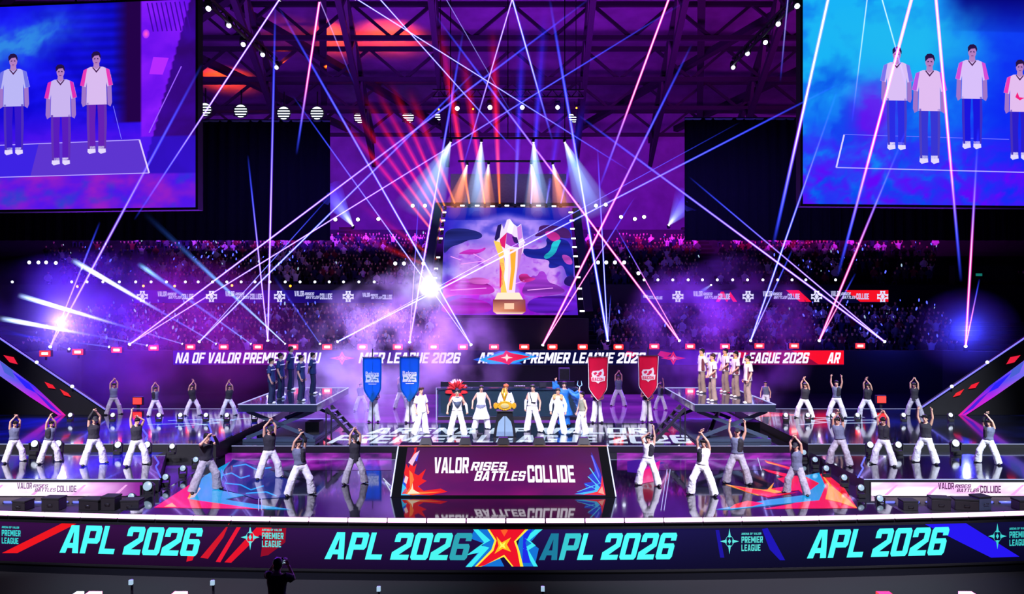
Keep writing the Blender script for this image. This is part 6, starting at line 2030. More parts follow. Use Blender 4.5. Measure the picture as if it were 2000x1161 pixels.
# ------------------------------------------------------------------ console booth behind the performers
YD = 34.7
xa, xb = (855 - 1000) * YD / F, (1127 - 1000) * YD / F
bt = thing('console_booth', 'dark glass fronted console booth behind the row of performers', 'booth', ((xa + xb) / 2, YD, .25))
L = bt.location
put('plinth', box_mesh('plinth', Vector((xa, YD, .25)) - L, Vector((xb, YD + 1.5, .40)) - L), M['black'], bt)
put('back_panel', box_mesh('back_panel', Vector((xa, YD + 1.38, .4)) - L, Vector((xb, YD + 1.5, 1.85)) - L), pbr('booth_navy', (6, 16, 34), .5), bt)
npan = 6
gl = bpy.data.materials.new('booth_glass'); gl.use_nodes = True
b_ = gl.node_tree.nodes['Principled BSDF']; b_.inputs['Base Color'].default_value = (.1, .2, .3, 1); b_.inputs['Roughness'].default_value = .05; b_.inputs['Transmission Weight'].default_value = .85; b_.inputs['IOR'].default_value = 1.1
for i in range(npan):
    u0, u1 = xa + (xb - xa) * i / npan + .02, xa + (xb - xa) * (i + 1) / npan - .02
    put('glass_panel', box_mesh('glass_panel', Vector((u0, YD + .01, .42)) - L, Vector((u1, YD + .03, 1.6)) - L), gl, bt)
    put('post', box_mesh('post', Vector((u1, YD, .4)) - L, Vector((u1 + .04, YD + .06, 1.62)) - L), M['steel'], bt)
put('counter', box_mesh('counter', Vector((xa - .05, YD - .05, 1.62)) - L, Vector((xb + .05, YD + .6, 1.7)) - L), pbr('booth_counter', (14, 34, 54), .2, coat=.5), bt)
for sx, x in ((0, xa - .06), (1, xb + .02)):
    bm = bmesh.new(); beamrect(bm, Vector((x, YD - .02, .26)) - L, Vector((x, YD - .02, 1.72)) - L, .04, .04); put('edge_light', to_mesh('edge_light', bm), M['white_edge'], bt)
for k, (px, wd, nm, lab) in enumerate(((905, .35, 'mixing_desk', 'small mixing desk on the booth counter, left end'), (1015, .5, 'mixing_desk', 'wider mixing desk on the booth counter, right of the trophy man'), (1060, .3, 'laptop', 'open laptop on the booth counter'))):
    x = (px - 1000) * 35 / F
    o = thing(nm, lab, 'laptop' if nm == 'laptop' else 'mixer', (x, YD + .25, 1.70))
    if nm == 'laptop':
        put('keyboard', box_mesh('keyboard', (-wd / 2, -.12, 0), (wd / 2, .12, .02)), M['steel'], o); put('lid', box_mesh('lid', (-wd / 2, -.14, .02), (wd / 2, -.12, .24)), M['steel'], o)
    else:
        put('case', box_mesh('case', (-wd / 2, -.18, 0), (wd / 2, .2, .07)), M['black'], o)
        bm = bmesh.new()
        for q in range(7): box(bm, (-wd / 2 + .04 + q * (wd - .08) / 6 - .012, -.1 + .05 * (q % 3), .07), (-wd / 2 + .04 + q * (wd - .08) / 6 + .012, -.06 + .05 * (q % 3), .1))
        put('fader', to_mesh('fader', bm), M['white_shoe'], o)
p = at(1102, 732, 40)
sp_ = thing('speaker_cabinet', 'grey loudspeaker box on a tall stand behind the blue robed performer', 'speaker', (p.x, 40, .25))
put('cabinet', box_mesh('cabinet', (-.28, -.2, p.z - .55), (.28, .2, p.z + .1), .02), pbr('speaker_grey', (70, 60, 100), .7), sp_)
put('stand', box_mesh('stand', (-.04, -.04, 0), (.04, .04, p.z - .55)), M['steel'], sp_); put('grille', box_mesh('grille', (-.24, -.215, p.z - .5), (.24, -.2, p.z + .05)), M['charcoal_cloth'], sp_)

# lectern with belt and trophy
YL = 30.5
xc = (986 - 1000) * YL / F
lc = thing('lectern', 'dark flared lectern with grey front panels holding the gold belt and trophy', 'lectern', (xc, YL, .25))
bm = bmesh.new()
v8 = [bm.verts.new(p) for p in ((-.46, -.1, 0), (.46, -.1, 0), (.42, .4, 0), (-.42, .4, 0), (-.30, 0, .98), (.30, 0, .98), (.28, .35, .98), (-.28, .35, .98))]
for f in ((0, 3, 2, 1), (4, 5, 6, 7), (0, 1, 5, 4), (1, 2, 6, 5), (2, 3, 7, 6), (3, 0, 4, 7)): bm.faces.new([v8[i] for i in f])
put('body', to_mesh('body', bm), M['deck_edge'], lc)
for s in (-1, 1):
    bm = bmesh.new()
    pts = [(s * .01, -.117, .03), (s * .34, -.117, .03), (s * .30, -.07, .38), (s * .24, -.036, .62), (s * .19, -.002, .93), (s * .01, -.002, .93)]
    f = bm.faces.new([bm.verts.new(p) for p in pts]); bmesh.ops.solidify(bm, geom=[f], thickness=.015)
    put('front_panel', to_mesh('front_panel', bm), pbr('lectern_grey', (150, 178, 204), .35), lc)
put('top', box_mesh('top', (-.34, -.06, .98), (.34, .4, 1.02), .01), M['black'], lc)
belt = thing('champion_belt', 'gold champion belt with round plates propped on the lectern', 'belt', (xc, YL - .02, 1.272))
bm = bmesh.new(); loft(bm, [(0, 0, .2), (0, -.05, .2)], [(.30, .19), (.26, .16)], seg=28, bulge=.12)
me = to_mesh('main_plate', bm, False); put('main_plate', me, M['gold'], belt)
bm = bmesh.new(); loft(bm, [(0, -.06, .2), (0, -.085, .2)], [(.17, .1), (.14, .08)], seg=24, bulge=.15); put('emblem', to_mesh('emblem', bm), pbr('plate_ivory', (245, 225, 150), .25, .6), belt)
for s in (-1, 1):
    bm = bmesh.new(); loft(bm, [(s * .36, .02, .2), (s * .36, -.02, .2)], [(.1, .13), (.085, .11)], seg=18, bulge=.1); put('side_plate', to_mesh('side_plate', bm), M['gold'], belt)
    bm = bmesh.new(); loft(bm, [(s * .25, .03, .2), (s * .42, .04, .2), (s * .46, .12, .19)], [(.015, .12)] * 3, seg=8, bulge=.1); put('strap', to_mesh('strap', bm), M['black_cloth'], belt)
for k in range(18):
    bm = bmesh.new(); a_ = 2 * math.pi * k / 18; ball(bm, (.27 * math.cos(a_), -.055, .2 + .165 * math.sin(a_)), .022, u=6, v=5)
    put('stud', to_mesh('stud', bm, True), M['gold'], belt)
tro = thing('trophy', 'slim golden trophy cup standing on the lectern behind the belt', 'trophy', (xc - .02, YL + .2, 1.272))
bm = bmesh.new()
prof_ = [(0, .10), (.03, .11), (.06, .07), (.16, .03), (.30, .026), (.42, .05), (.52, .09), (.60, .10)]
loft(bm, [(0, 0, z) for z, r in prof_], [r for z, r in prof_], seg=16, bulge=.02); put('cup', to_mesh('cup', bm, True), M['gold'], tro)
for k in range(5):
    a_ = 2 * math.pi * k / 5 + .3
    bm = bmesh.new(); loft(bm, [(.07 * math.cos(a_), .07 * math.sin(a_), .56), (.12 * math.cos(a_), .12 * math.sin(a_), .68), (.06 * math.cos(a_), .06 * math.sin(a_), .88)], [.04, .035, .008], seg=6); put('blade', to_mesh('blade', bm), M['gold'], tro)
tm = thing('stage_marker', 'small dark floor box with two aerials before the third performer', 'box', onz(937, 850, .25))
put('case', box_mesh('case', (-.12, -.08, 0), (.12, .08, .07), .01), M['charcoal_cloth'], tm)
bm = bmesh.new(); rod(bm, (-.03, 0, .06), (-.07, 0, .16), .01); rod(bm, (.03, 0, .06), (.07, 0, .16), .01); put('aerial', to_mesh('aerial', bm), M['black'], tm)

# ------------------------------------------------------------------ team banners on poles
def banner(label, px, ytop, ytip, half, Y, kind, hold=None):
    p = at(px, ytop, Y); s = F / Y
    W = half / s; H = (ytip - ytop) / s
    t = thing('team_banner', label, 'banner', (p.x, Y, .25))
    zt = p.z - .25
    cl_, art = {'blue': ((0, 118, 190), (236, 242, 250)), 'red': ((236, 6, 78), (250, 240, 244))}[kind]
    shoulder = .72
    def wv(u, v): return .16 * max(0, abs(u) - .72) * math.sin(u * 4.5 + v * 7) + .02 * math.sin(v * 2.6)
    bm = bmesh.new()
    nu, nv = 10, 16
    rows = []
    for j in range(nv + 1):
        v = j / nv
        k = 1 - .12 * v if v < shoulder else (1 - .12 * shoulder) * (1 - (v - shoulder) / (1 - shoulder)) ** (.9) + .02
        rows.append([bm.verts.new((W * k * (2 * i / nu - 1), wv(2 * i / nu - 1, v), zt - H * v)) for i in range(nu + 1)])
    for j in range(nv):
        for i in range(nu): bm.faces.new((rows[j][i], rows[j][i + 1], rows[j + 1][i + 1], rows[j + 1][i]))
    bmesh.ops.solidify(bm, geom=bm.faces[:], thickness=.012)
    put('cloth', to_mesh('cloth', bm, True), M.setdefault('flag_' + kind, pbr('flag_' + kind, cl_, .75)), t)
    # printed emblem, laid just proud of the cloth
    ar = Art(lambda u, v, l: Vector((u, wv(u / W, (zt - v) / H) - .026 - l * .006, v)), 1.0)
    ink = lin(art)
    zc = zt - H * .44
    if kind == 'blue':
        for pl in RELOVE: ar.poly([(x * W * .52, zc + H * .05 + y * W * .52) for x, y in pl], ink, 1)
        h = H * .085; w_ = W * .72
        for q in ([(-w_, h), (-w_ * .38, h), (-w_ * .02, 0), (-w_ * .38, -h), (-w_, -h), (-w_ * .9, 0)], [(w_, h), (w_ * .38, h), (w_ * .02, 0), (w_ * .38, -h), (w_, -h), (w_ * .9, 0)], [(-w_ * .3, h), (w_ * .3, h), (0, h * .15)], [(-w_ * .3, -h), (w_ * .3, -h), (0, -h * .15)]):
            ar.poly([(x, zc - H * .03 + y) for x, y in q], ink, 1)
        dk = lin(cl_)
        for q in ([(-w_ * .78, h * .5), (-w_ * .45, h * .5), (-w_ * .25, 0), (-w_ * .45, -h * .5), (-w_ * .78, -h * .5)],): ar.poly([(x * .8 - .12 * w_, zc - H * .03 + y * .45) for x, y in q], dk, 2)
        ar.poly([(w_ * .5, zc - H * .03 + h * .45), (w_ * .96, zc - H * .03 + h * .45), (w_ * .94, zc - H * .03 + h * .18), (w_ * .5, zc - H * .03 + h * .18)], dk, 2)
        ar.poly([(w_ * .12, zc - H * .03 - h * .18), (w_ * .72, zc - H * .03 - h * .18), (w_ * .72, zc - H * .03 - h * .45), (w_ * .24, zc - H * .03 - h * .45)], dk, 2)
        ar.poly([(-w_ * .6, zc - H * .145), (w_ * .65, zc - H * .145), (w_ * .55, zc - H * .16), (-w_ * .5, zc - H * .16)], ink, 1)
    else:
        w_ = W * .66; h = H * .13
        ar.poly([(-w_, h * .5), (-w_ * .8, h * .95), (w_ * .2, h * 1.0), (w_ * .75, h * 1.35), (w_ * .9, h * .6), (w_ * .8, -h * .2), (-w_ * .85, -h * .2)] and [(x, zc + y) for x, y in [(-w_, h * .5), (-w_ * .8, h * .95), (w_ * .2, h * 1.0), (w_ * .75, h * 1.35), (w_ * .9, h * .6), (w_ * .8, -h * .2), (-w_ * .85, -h * .2)]], ink, 1)
        bg = lin(cl_)
        for q in ([(-w_ * .75, h * .55), (-w_ * .3, h * .8), (-w_ * .1, h * .5), (-w_ * .5, h * .15)], [(0, h * .55), (w_ * .35, h * .85), (w_ * .6, h * .75), (w_ * .45, h * .2), (w_ * .1, h * .1)], [(-w_ * .3, h * .1), (0, h * .3), (w_ * .3, h * .0), (0, -h * .1)]):
            ar.poly([(x, zc + y) for x, y in q], bg, 2)
        ar.poly([(x, zc + y) for x, y in [(-w_ * 1.05, -h * .15), (w_ * 1.1, h * .05), (w_ * 1.0, -h * .85), (w_ * .35, -h * .95), (0, -h * 1.3), (-w_ * .35, -h * .95), (-w_ * .95, -h * .9)]], ink, 2)
        cw = w_ * 1.7 / ar.width('BACON', 1.0, gap=.14)
        ar.text('BACON', -w_ * .88, zc - h * .8, cw, h * .56, bg, 4, gap=.14)
    em = put('emblem', ar.mesh('emblem'), None, t)
    if 'flag_ink' not in M:
        m = bpy.data.materials.new('flag_ink'); m.use_nodes = True
        at2 = m.node_tree.nodes.new('ShaderNodeAttribute'); at2.attribute_name = 'Col'
        m.node_tree.links.new(at2.outputs['Color'], m.node_tree.nodes['Principled BSDF'].inputs['Base Color']); m.node_tree.nodes['Principled BSDF'].inputs['Roughness'].default_value = .7
        M['flag_ink'] = m
    em.data.materials.append(M['flag_ink'])
    bm = bmesh.new()
    pr = None
    for j in range(nv + 1):
        for i in (0, nu): pass
    e = []
    for j in range(0, nv + 1):
        v = j / nv
        k = 1 - .12 * v if v < shoulder else (1 - .12 * shoulder) * (1 - (v - shoulder) / (1 - shoulder)) ** .9 + .02
        e.append((W * k, v))
    for sg in (-1, 1):
        for (a1, v1), (a2, v2) in zip(e[:-1], e[1:]):
            beamrect(bm, (sg * a1, wv(sg * a1 / W, v1) - .01, zt - H * v1), (sg * a2, wv(sg * a2 / W, v2) - .01, zt - H * v2), .025, .02)
    put('edging', to_mesh('edging', bm), M['white_cloth'] if kind == 'red' else M['flag_blue'], t)
    bm = bmesh.new(); rod(bm, (-W * 1.08, .03, zt + .02), (W * 1.08, .03, zt + .02), .02); put('crossbar', to_mesh('crossbar', bm), M['steel'], t)
    bm = bmesh.new(); rod(bm, (0, .09, .0), (0, .09, zt + .3), .022, 8); ball(bm, (0, .09, zt + .33), (.03, .03, .07), u=8, v=6); put('pole', to_mesh('pole', bm), M['steel'], t)
    return t


YB_ = 33.6
banner('blue tapered team banner held on a pole, far left of the performers', 727, 699, 786, 18.5, YB_ + .2, 'blue')
banner('blue tapered team banner held on a pole, beside the leftmost white suited performer', 800, 698, 785, 19.5, YB_, 'blue')
banner('red pointed team banner with a shield emblem, nearest the right end of the performers', 1168, 698, 783, 19.5, YB_, 'red')
banner('red pointed team banner with a shield emblem, farther right near the lift steps', 1266, 696, 779, 19.5, YB_ + .2, 'red')

# ------------------------------------------------------------------ placing people by where their feet stand
def stand_at(label, pname, style, px, feet, top, z, mats, yaw=0, mirror=False, group=None, hmax=None):
    Y = F * (CH - z) / (feet - HY)
    p = at(px, feet, Y)
    ms = figure(pname, style)
    zmax = max(max(v.co.z for v in me.vertices) for me in ms.values())
    h = (feet - top) * Y / F / zmax
    # face the camera position, then turn
    face = math.degrees(math.atan2(p.x, p.y)) * -1
    return person(label, pname, style, (p.x, p.y, z + .004), h, mats, face + yaw, mirror, group)


D = dict(trousers=M['denim'], top=M['charcoal_cloth'], shoes=M['dark_shoe'], hair=M['black_hair'], cap=M['black_cloth'], arm_sleeve=M['black_cloth'], vest_panel=M['charcoal_cloth'])
DG = dict(D, trousers=M['grey_denim'])
DV = dict(D, top=M['grey_cloth'], vest_panel=M['charcoal_cloth'])
DW = dict(D, top=M['white_cloth'], trousers=M['white_cloth'], vest_panel=M['charcoal_cloth'])
DD = dict(D, trousers=M['grey_denim'], top=M['grey_cloth'], vest_panel=M['black_cloth'])
G = 'hip hop dancers with raised arms'
# front deck
stand_at('crouching dancer with forearms before the face, on the cyan floor art at left', 'guard', 'baggy+loose+glove', 403, 960, 844, 0, DG, yaw=28, group=G)
stand_at('dancer in white baggy trousers, arms crossed overhead, standing before the left lift platform', 'overhead', 'baggy+loose+cap+gloves', 526, 935, 815, 0, D, yaw=12, group=G)
stand_at('dancer in a half vest over a pale tank, before the left lift platform', 'stacked', 'baggy+halfvest+glove', 585, 967, 836, 0, DV, yaw=10, group=G)
stand_at('dancer in grey trousers and dark vest, just left of the LED plinth', 'overhead', 'baggy+long+cap', 693, 945, 833, 0, DG, yaw=8, mirror=True, group=G)
stand_at('dancer all in white with one arm straight up, just right of the LED plinth', 'reach', 'baggy+halfvest+highwaist', 1266, 948, 828, 0, DW, yaw=-8, group=G)
stand_at('dancer in a white top and half vest, before the right lift platform', 'stacked', 'baggy+halfvest+gloves', 1373, 967, 836, 0, DW, yaw=-10, mirror=True, group=G)
stand_at('dancer in a blue grey tank with both hands up, before the right lift platform', 'highvee', 'baggy+halfvest+cap+gloves', 1440, 945, 817, 0, DD, yaw=-4, group=G)
stand_at('shadowed dancer with arms overhead, on the red floor art at right', 'overhead', 'baggy+long+cap+gloves', 1556, 966, 848, 0, DD, yaw=-20, mirror=True, group=G)
# wing decks
WL = [(28, 903, 809, 'overhead', 'baggy+loose+gloves', DV, 'at the picture edge, leftmost on the left wing deck', False), (97, 904, 807, 'stacked', 'baggy+halfvest+gloves', DV, 'second from the left on the left wing deck', True),
      (183, 908, 798, 'overhead', 'baggy+loose+glove+cap', D, 'third from the left on the left wing deck, cap on', True), (267, 909, 796, 'reach', 'baggy+loose', D, 'on the left wing deck, nearest the middle, one arm up', True)]
for px, f, t_, pn, stl, mm, note, mi in WL:
    stand_at('dancer in baggy pale trousers %s' % note, pn, stl, px, f, t_, .35, mm, yaw=18, mirror=mi, group=G)
WR = [(1639, 909, 798, 'stacked', 'baggy+loose+glove', DD, 'in grey vest and trousers, on the right wing deck nearest the middle', False), (1726, 909, 800, 'overhead', 'baggy+halfvest+gloves', D, 'in a half vest, second from the middle on the right wing deck', False),
      (1808, 905, 794, 'highvee', 'baggy+loose+gloves', D, 'with both hands spread high, third from the middle on the right wing deck', False), (1931, 906, 803, 'stacked', 'baggy+halfvest+glove', DV, 'alone at the far right of the right wing deck', True)]
for px, f, t_, pn, stl, mm, note, mi in WR:
    stand_at('dancer %s' % note, pn, stl, px, f, t_, .35, mm, yaw=-16, mirror=mi, group=G)
# terraces
TL = [(222, 810, 738, 'overhead', 'baggy+loose', DD, 'dim dancer farthest left on the left terrace'), (303, 813, 746, 'overhead', 'baggy+halfvest', DV, 'dancer in a pale top, second on the left terrace'),
      (376, 812, 740, 'stacked', 'baggy+long+gloves', D, 'dancer in a dark vest, third on the left terrace'), (447, 812, 741, 'stacked', 'baggy+loose', D, 'dancer on the left terrace beside the raised platform')]
for i, (px, f, t_, pn, stl, mm, lab) in enumerate(TL): stand_at(lab, pn, stl, px, f, t_, .55, mm, yaw=8, mirror=i % 2 == 1, group=G)
TR = [(1572, 817, 735, 'stacked', 'baggy+loose', D, 'dancer on the right terrace nearest the raised platform, wide stance'), (1634, 816, 731, 'highvee', 'baggy+halfvest', DV, 'dancer in a pale tank with both arms up, second on the right terrace'),
      (1694, 817, 736, 'stacked', 'baggy+halfvest+gloves', D, 'dancer turned sideways, third on the right terrace'), (1786, 813, 737, 'overhead', 'baggy+long+gloves', DG, 'dim dancer farthest right on the right terrace')]
for i, (px, f, t_, pn, stl, mm, lab) in enumerate(TR): stand_at(lab, pn, stl, px, f, t_, .55, mm, yaw=-8, mirror=i % 2 == 0, group=G)
# behind the booth line
stand_at('dancer far behind, arms in a ring overhead, between the two red banners', 'overhead', 'baggy+loose', 1208, 794, 723, .25, DV, group=G)
stand_at('dancer far behind with one arm raised, right of the farther red banner', 'reach', 'baggy+halfvest', 1290, 801, 738, .25, DV, yaw=-15, group=G)
stand_at('dancer far behind in the purple haze, left of the far left blue banner', 'stacked', 'baggy+loose', 704, 803, 738, .25, DV, yaw=15, group=G)
stand_at('dancer far behind, half hidden by the blue banner beside the white performers', 'overhead', 'baggy+loose', 783, 798, 730, .25, DV, yaw=10, group=G)
stand_at('faint dancer standing in the haze behind the right lift platform', 'casual', 'baggy+loose', 1495, 802, 745, .3, DV, yaw=-10, group=G)

# banner bearers
for px, dy, note in ((727, .2, 'the far left blue banner'), (800, 0, 'the right hand blue banner'), (1168, 0, 'the left red banner'), (1266, .2, 'the farther red banner')):
    p = at(px, 780, YB_ + dy)
    person('banner bearer in white trousers holding %s' % note, 'bearer', 'baggy+loose', (p.x, YB_ + dy + .09 + .31, .254), 1.0, dict(D, trousers=M['white_cloth']), 0, False, 'banner bearers')

# the row of performers in white
W = dict(trousers=M['white_cloth'], top=M['white_cloth'], shoes=M['white_shoe'], hair=M['black_hair'], collar=M['white_cloth'], skirt=M['white_cloth'], bandana=pbr('bandana_slate', (66, 78, 102), .8), waist_wrap=pbr('wrap_grey', (112, 118, 142), .85), harness=M['charcoal_cloth'], vest_panel=M['olive'], arm_sleeve=M['white_cloth'])
PG = 'performers in white across the platform'
stand_at('performer in a loose white suit, leftmost of the row in white', 'casual', 'baggy+sleeve+loose+long', 822, 849, 756, .25, dict(W, hair=M['brown_hair']), yaw=34, group=PG)
stand_at('performer in white with a slate bandana over the chest, second from the left', 'proud', 'baggy+bandana+glove', 893, 851, 760, .25, W, yaw=2, group=PG)
stand_at('performer in a wide white skirt with a grey waist wrap, third from the left', 'proud', 'baggy+skirt+waistwrap', 940, 838, 753, .25, W, yaw=6, group=PG)
stand_at('performer with ginger curly hair in a white hoodie behind the trophy lectern', 'present', 'baggy+longsleeve+loose+long+curly+collar', 988, 844, 750, .25, dict(W, hair=M['ginger_hair']), group=PG)
stand_at('performer in a sleeveless white suit with a dark strap, right of the lectern', 'casual', 'baggy+harness+loose+glove', 1041, 843, 751, .25, W, yaw=-10, mirror=True, group=PG)
stand_at('performer in white with a tan fur collar, before the blue robed figure', 'casual', 'baggy+longsleeve+long+furcollar', 1090, 849, 758, .25, dict(W, fur_collar=M['fur']), yaw=-6, group=PG)
stand_at('performer in an olive vest looking left, rightmost of the row in white', 'casual', 'baggy+loose', 1137, 849, 765, .25, dict(W, top=M['olive']), yaw=-58, group=PG)
# two costumed figures behind them
q = stand_at('costumed figure with a red feathered headdress behind the bandana performer', 'proud', 'loose+longsleeve', 892, 822, 757, .25, dict(W, top=M['red_feather'], trousers=M['black_cloth'], shoes=M['dark_shoe']), yaw=0)
bm = bmesh.new(); rr = random.Random(3)
for i in range(46):
    a_ = rr.uniform(-1.5, 1.5); ln = rr.uniform(.25, .5)
    b0 = Vector((.1 * math.sin(a_), .06, 1.62 + .08 * math.cos(a_)))
    b1 = b0 + Vector((math.sin(a_) * ln, rr.uniform(-.08, .12), math.cos(a_) * ln)); mid_ = b0.lerp(b1, .6) + Vector((0, 0, .03))
    loft(bm, [b0, mid_, b1], [(.012, .01), (.05, .014), (.006, .005)], seg=6)
put('headdress', to_mesh('headdress', bm, True), M['red_feather'], q)
bm = bmesh.new()
for i in range(18):
    a_ = rr.uniform(-.9, .9); b0 = Vector((.1 * math.sin(a_), .1, 1.75)); b1 = b0 + Vector((math.sin(a_) * .35, 0, .45 * math.cos(a_)))
    loft(bm, [b0, b0.lerp(b1, .6), b1], [.01, (.04, .012), .005], seg=6)
put('plume', to_mesh('plume', bm, True), M['pale_feather'], q)
bm = bmesh.new()
for s in (-1, 1):
    for i in range(8):
        a_ = .5 + i * .16; b0 = Vector((s * .2, .06, 1.4)); b1 = b0 + Vector((s * .42 * math.sin(a_), .05, .3 * math.cos(a_) + .05))
        loft(bm, [b0, b0.lerp(b1, .6), b1], [.012, (.05, .014), .006], seg=6)
put('shoulder_feathers', to_mesh('shoulder_feathers', bm, True), M['red_feather'], q)
q = stand_at('costumed figure in a flowing blue robe raising an arm, with a staff', 'flourish', 'baggy+longsleeve+loose+long+skirt+longhair', 1102, 832, 738, .25, dict(W, top=M['blue_robe'], trousers=M['blue_robe'], skirt=M['blue_robe'], shoes=M['dark_shoe']), yaw=4)
bm = bmesh.new()
for s in (-1, 1):
    e = Vector((s * .36, -.1, 1.28)) if s > 0 else Vector((-.32, -.06, 1.62))
    w_ = Vector((.55, -.18, 1.40)) if s > 0 else Vector((-.34, -.08, 1.82))
    loft(bm, [Vector((s * .2, 0, 1.4)), e, w_ + Vector((0, 0, -.12)), w_ + Vector((s * .1, 0, -.34))], [(.08, .08), (.13, .07), (.2, .05), (.05, .02)], seg=10)
put('wide_sleeve', remeshed(bm, 'wide_sleeve', .02, 2, .015, 9), M['blue_robe'], q)
bm = bmesh.new()
for k in range(4):
    pts = [Vector((.2 + .1 * k, .12, 1.3 - .15 * k)), Vector((.5 + .08 * k, .15, 1.2 - .2 * k)), Vector((.62 + .05 * k, .1, .95 - .2 * k)), Vector((.5 + .12 * k, .12, .7 - .18 * k))]
    loft(bm, pts, [(.05, .008), (.09, .01), (.08, .01), (.01, .004)], seg=6)
put('ribbon', to_mesh('ribbon', bm, True), pbr('pale_blue_silk', (120, 190, 235), .4), q)
st_p = q.location + Vector((.62 * q.scale.z, -.2 * q.scale.z, 0))
sf = thing('staff', 'tall pale staff with a forked head held by the blue robed figure', 'staff', st_p)
bm = bmesh.new(); rod(bm, (0, 0, 0), (-.02, 0, 1.72), .018, 8); put('shaft', to_mesh('shaft', bm, True), M['white_shoe'], sf)
bm = bmesh.new()
for s in (-1, 1): loft(bm, [(-.02, 0, 1.7), (s * .1 - .02, 0, 1.78), (s * .07 - .02, 0, 1.95)], [.02, .022, .006], seg=6)
put('fork', to_mesh('fork', bm, True), pbr('staff_blue', (150, 205, 240), .3), sf)

# the two teams on their platforms
NV = dict(trousers=M['navy_dark'], top=M['navy_cloth'], shoes=M['white_shoe'], hair=M['black_hair'], chest_stripe=M['white_cloth'], collar=M['white_cloth'])
TG = 'players in navy on the left platform'
for px, f, t_, pn, mm, note in ((530, 789, 699, 'idle', NV, 'front left, arm hanging'), (548, 779, 689, 'idle', NV, 'second from the left'), (568, 763, 676, 'behind', dict(NV, hair=M['brown_hair']), 'farthest back, brown hair'),
                                (588, 784, 693, 'idle', NV, 'front right, arm bent behind'), (611, 770, 688, 'behind', NV, 'rightmost')):
    stand_at('player in a navy uniform on the left lift platform, %s' % note, pn, 'sleeve+loose+long+stripe+collar', px, f, t_, TP_Z, mm, yaw=66 if pn == 'idle' else 78, group=TG)
JW = dict(trousers=M['khaki'], top=M['jersey_white'], shoes=M['white_shoe'], hair=M['black_hair'], side_panel=M['jersey_red'], collar=M['jersey_yellow'])
TG = 'players in white on the right platform'
for px, f, t_, pn, mm, note in ((1371, 768, 680, 'behind', JW, 'leftmost'), (1392, 784, 690, 'clasped', dict(JW, hair=M['brown_hair']), 'front, with reddish hair'), (1417, 767, 680, 'clasped', JW, 'farthest back'),
                                (1437, 776, 685, 'clasped', JW, 'fourth from the left'), (1461, 789, 694, 'idle', JW, 'front right, arm hanging')):
    stand_at('player in a white jersey on the right lift platform, %s' % note, pn, 'sleeve+loose+long+sidepanel+collar', px, f, t_, TP_Z, mm, yaw=-64, mirror=pn == 'idle', group=TG)

# photographer in the dark before the stage
Yc = 14.6
p = at(541, 1161, Yc)
rz = at(541, 1096, Yc).z - 1.72
box_ = thing('camera_riser', 'dark riser box under the photographer before the stage', 'riser', (p.x, Yc, GZ))
put('body', box_mesh('body', (-.7, -.6, 0), (.7, .6, rz - GZ), .02), M['black'], box_)
person('photographer seen from behind in the dark, arms raised to a camera', 'camera', 'sleeve+loose+long', (p.x, Yc, rz + .004), 1.0, dict(top=M['black_cloth'], trousers=M['black_cloth'], shoes=M['dark_shoe'], hair=M['black_hair']), 168)
cam_ = thing('camera', 'small camera with a lit screen held up by the photographer', 'camera', (p.x + .02, Yc + .36, rz + 1.585))
put('body', box_mesh('body', (-.07, -.03, -.05), (.07, .03, .05), .01), M['black'], cam_)
bm = bmesh.new(); loft(bm, [(0, .03, 0), (0, .12, 0)], [.04, .045], seg=14, bulge=.05); put('lens', to_mesh('lens', bm, True), M['black'], cam_)
put('screen', box_mesh('screen', (-.05, -.034, -.035), (.05, -.03, .035)), M['lens_dim'], cam_)

# ------------------------------------------------------------------ light
def spot(name, loc, tgt, power, rgb, ang, blend=.6, size=.5):
    l = bpy.data.lights.new(name, 'SPOT'); l.energy = power; l.color = lin(rgb) if max(rgb) > 1 else rgb
    l.spot_size = math.radians(ang); l.spot_blend = blend; l.shadow_soft_size = size
    o = bpy.data.objects.new(name, l); COL.objects.link(o); o.location = loc
    o.rotation_euler = (Vector(tgt) - Vector(loc)).to_track_quat('-Z', 'Y').to_euler()
    return o


def area(name, loc, tgt, power, rgb, sx, sy):
    l = bpy.data.lights.new(name, 'AREA'); l.energy = power; l.color = lin(rgb); l.shape = 'RECTANGLE'; l.size = sx; l.size_y = sy
    o = bpy.data.objects.new(name, l); COL.objects.link(o); o.location = loc
    o.rotation_euler = (Vector(tgt) - Vector(loc)).to_track_quat('-Z', 'Y').to_euler()
    return o


spot('front_key_spot', (-2, 13, 21), (-.3, 31.2, .4), 62000, (240, 240, 255), 23, .6)
spot('front_left_spot', (-10, 9, 18), (-7, 22.5, .6), 56000, (225, 220, 255), 40, .8)
spot('front_right_spot', (10, 9, 18), (7, 22.5, .6), 70000, (230, 225, 255), 40, .8)
spot('wing_left_spot', (-17, 10, 18), (-16.5, 24.5, .8), 76000, (235, 225, 250), 32, .8)
spot('wing_right_spot', (17, 10, 18), (18, 24.5, .8), 92000, (225, 235, 255), 32, .8)
spot('terrace_left_spot', (-16, 19, 21), (-16.5, 33.5, .6), 50000, (215, 205, 245), 28, .8)
spot('terrace_right_spot', (16, 19, 21), (16.5, 33.5, .6), 66000, (215, 220, 245), 28, .8)
spot('team_left_spot', (-4, 16, 20), (-9, 32, 2.2), 20000, (170, 205, 255), 20, .7)
spot('team_right_spot', (4, 16, 20), (9.5, 32, 2.2), 46000, (255, 235, 240), 20, .7)
spot('banner_spot', (0, 19, 22), (0, 34.5, 1), 26000, (225, 220, 255), 44, .8)
area('violet_back_left', (-17, 43.5, 9.5), (-14, 30, 0), 3600, (130, 30, 255), 14, 2)
area('violet_back_right', (17, 43.5, 9.5), (14, 30, 0), 2600, (130, 30, 255), 14, 2)
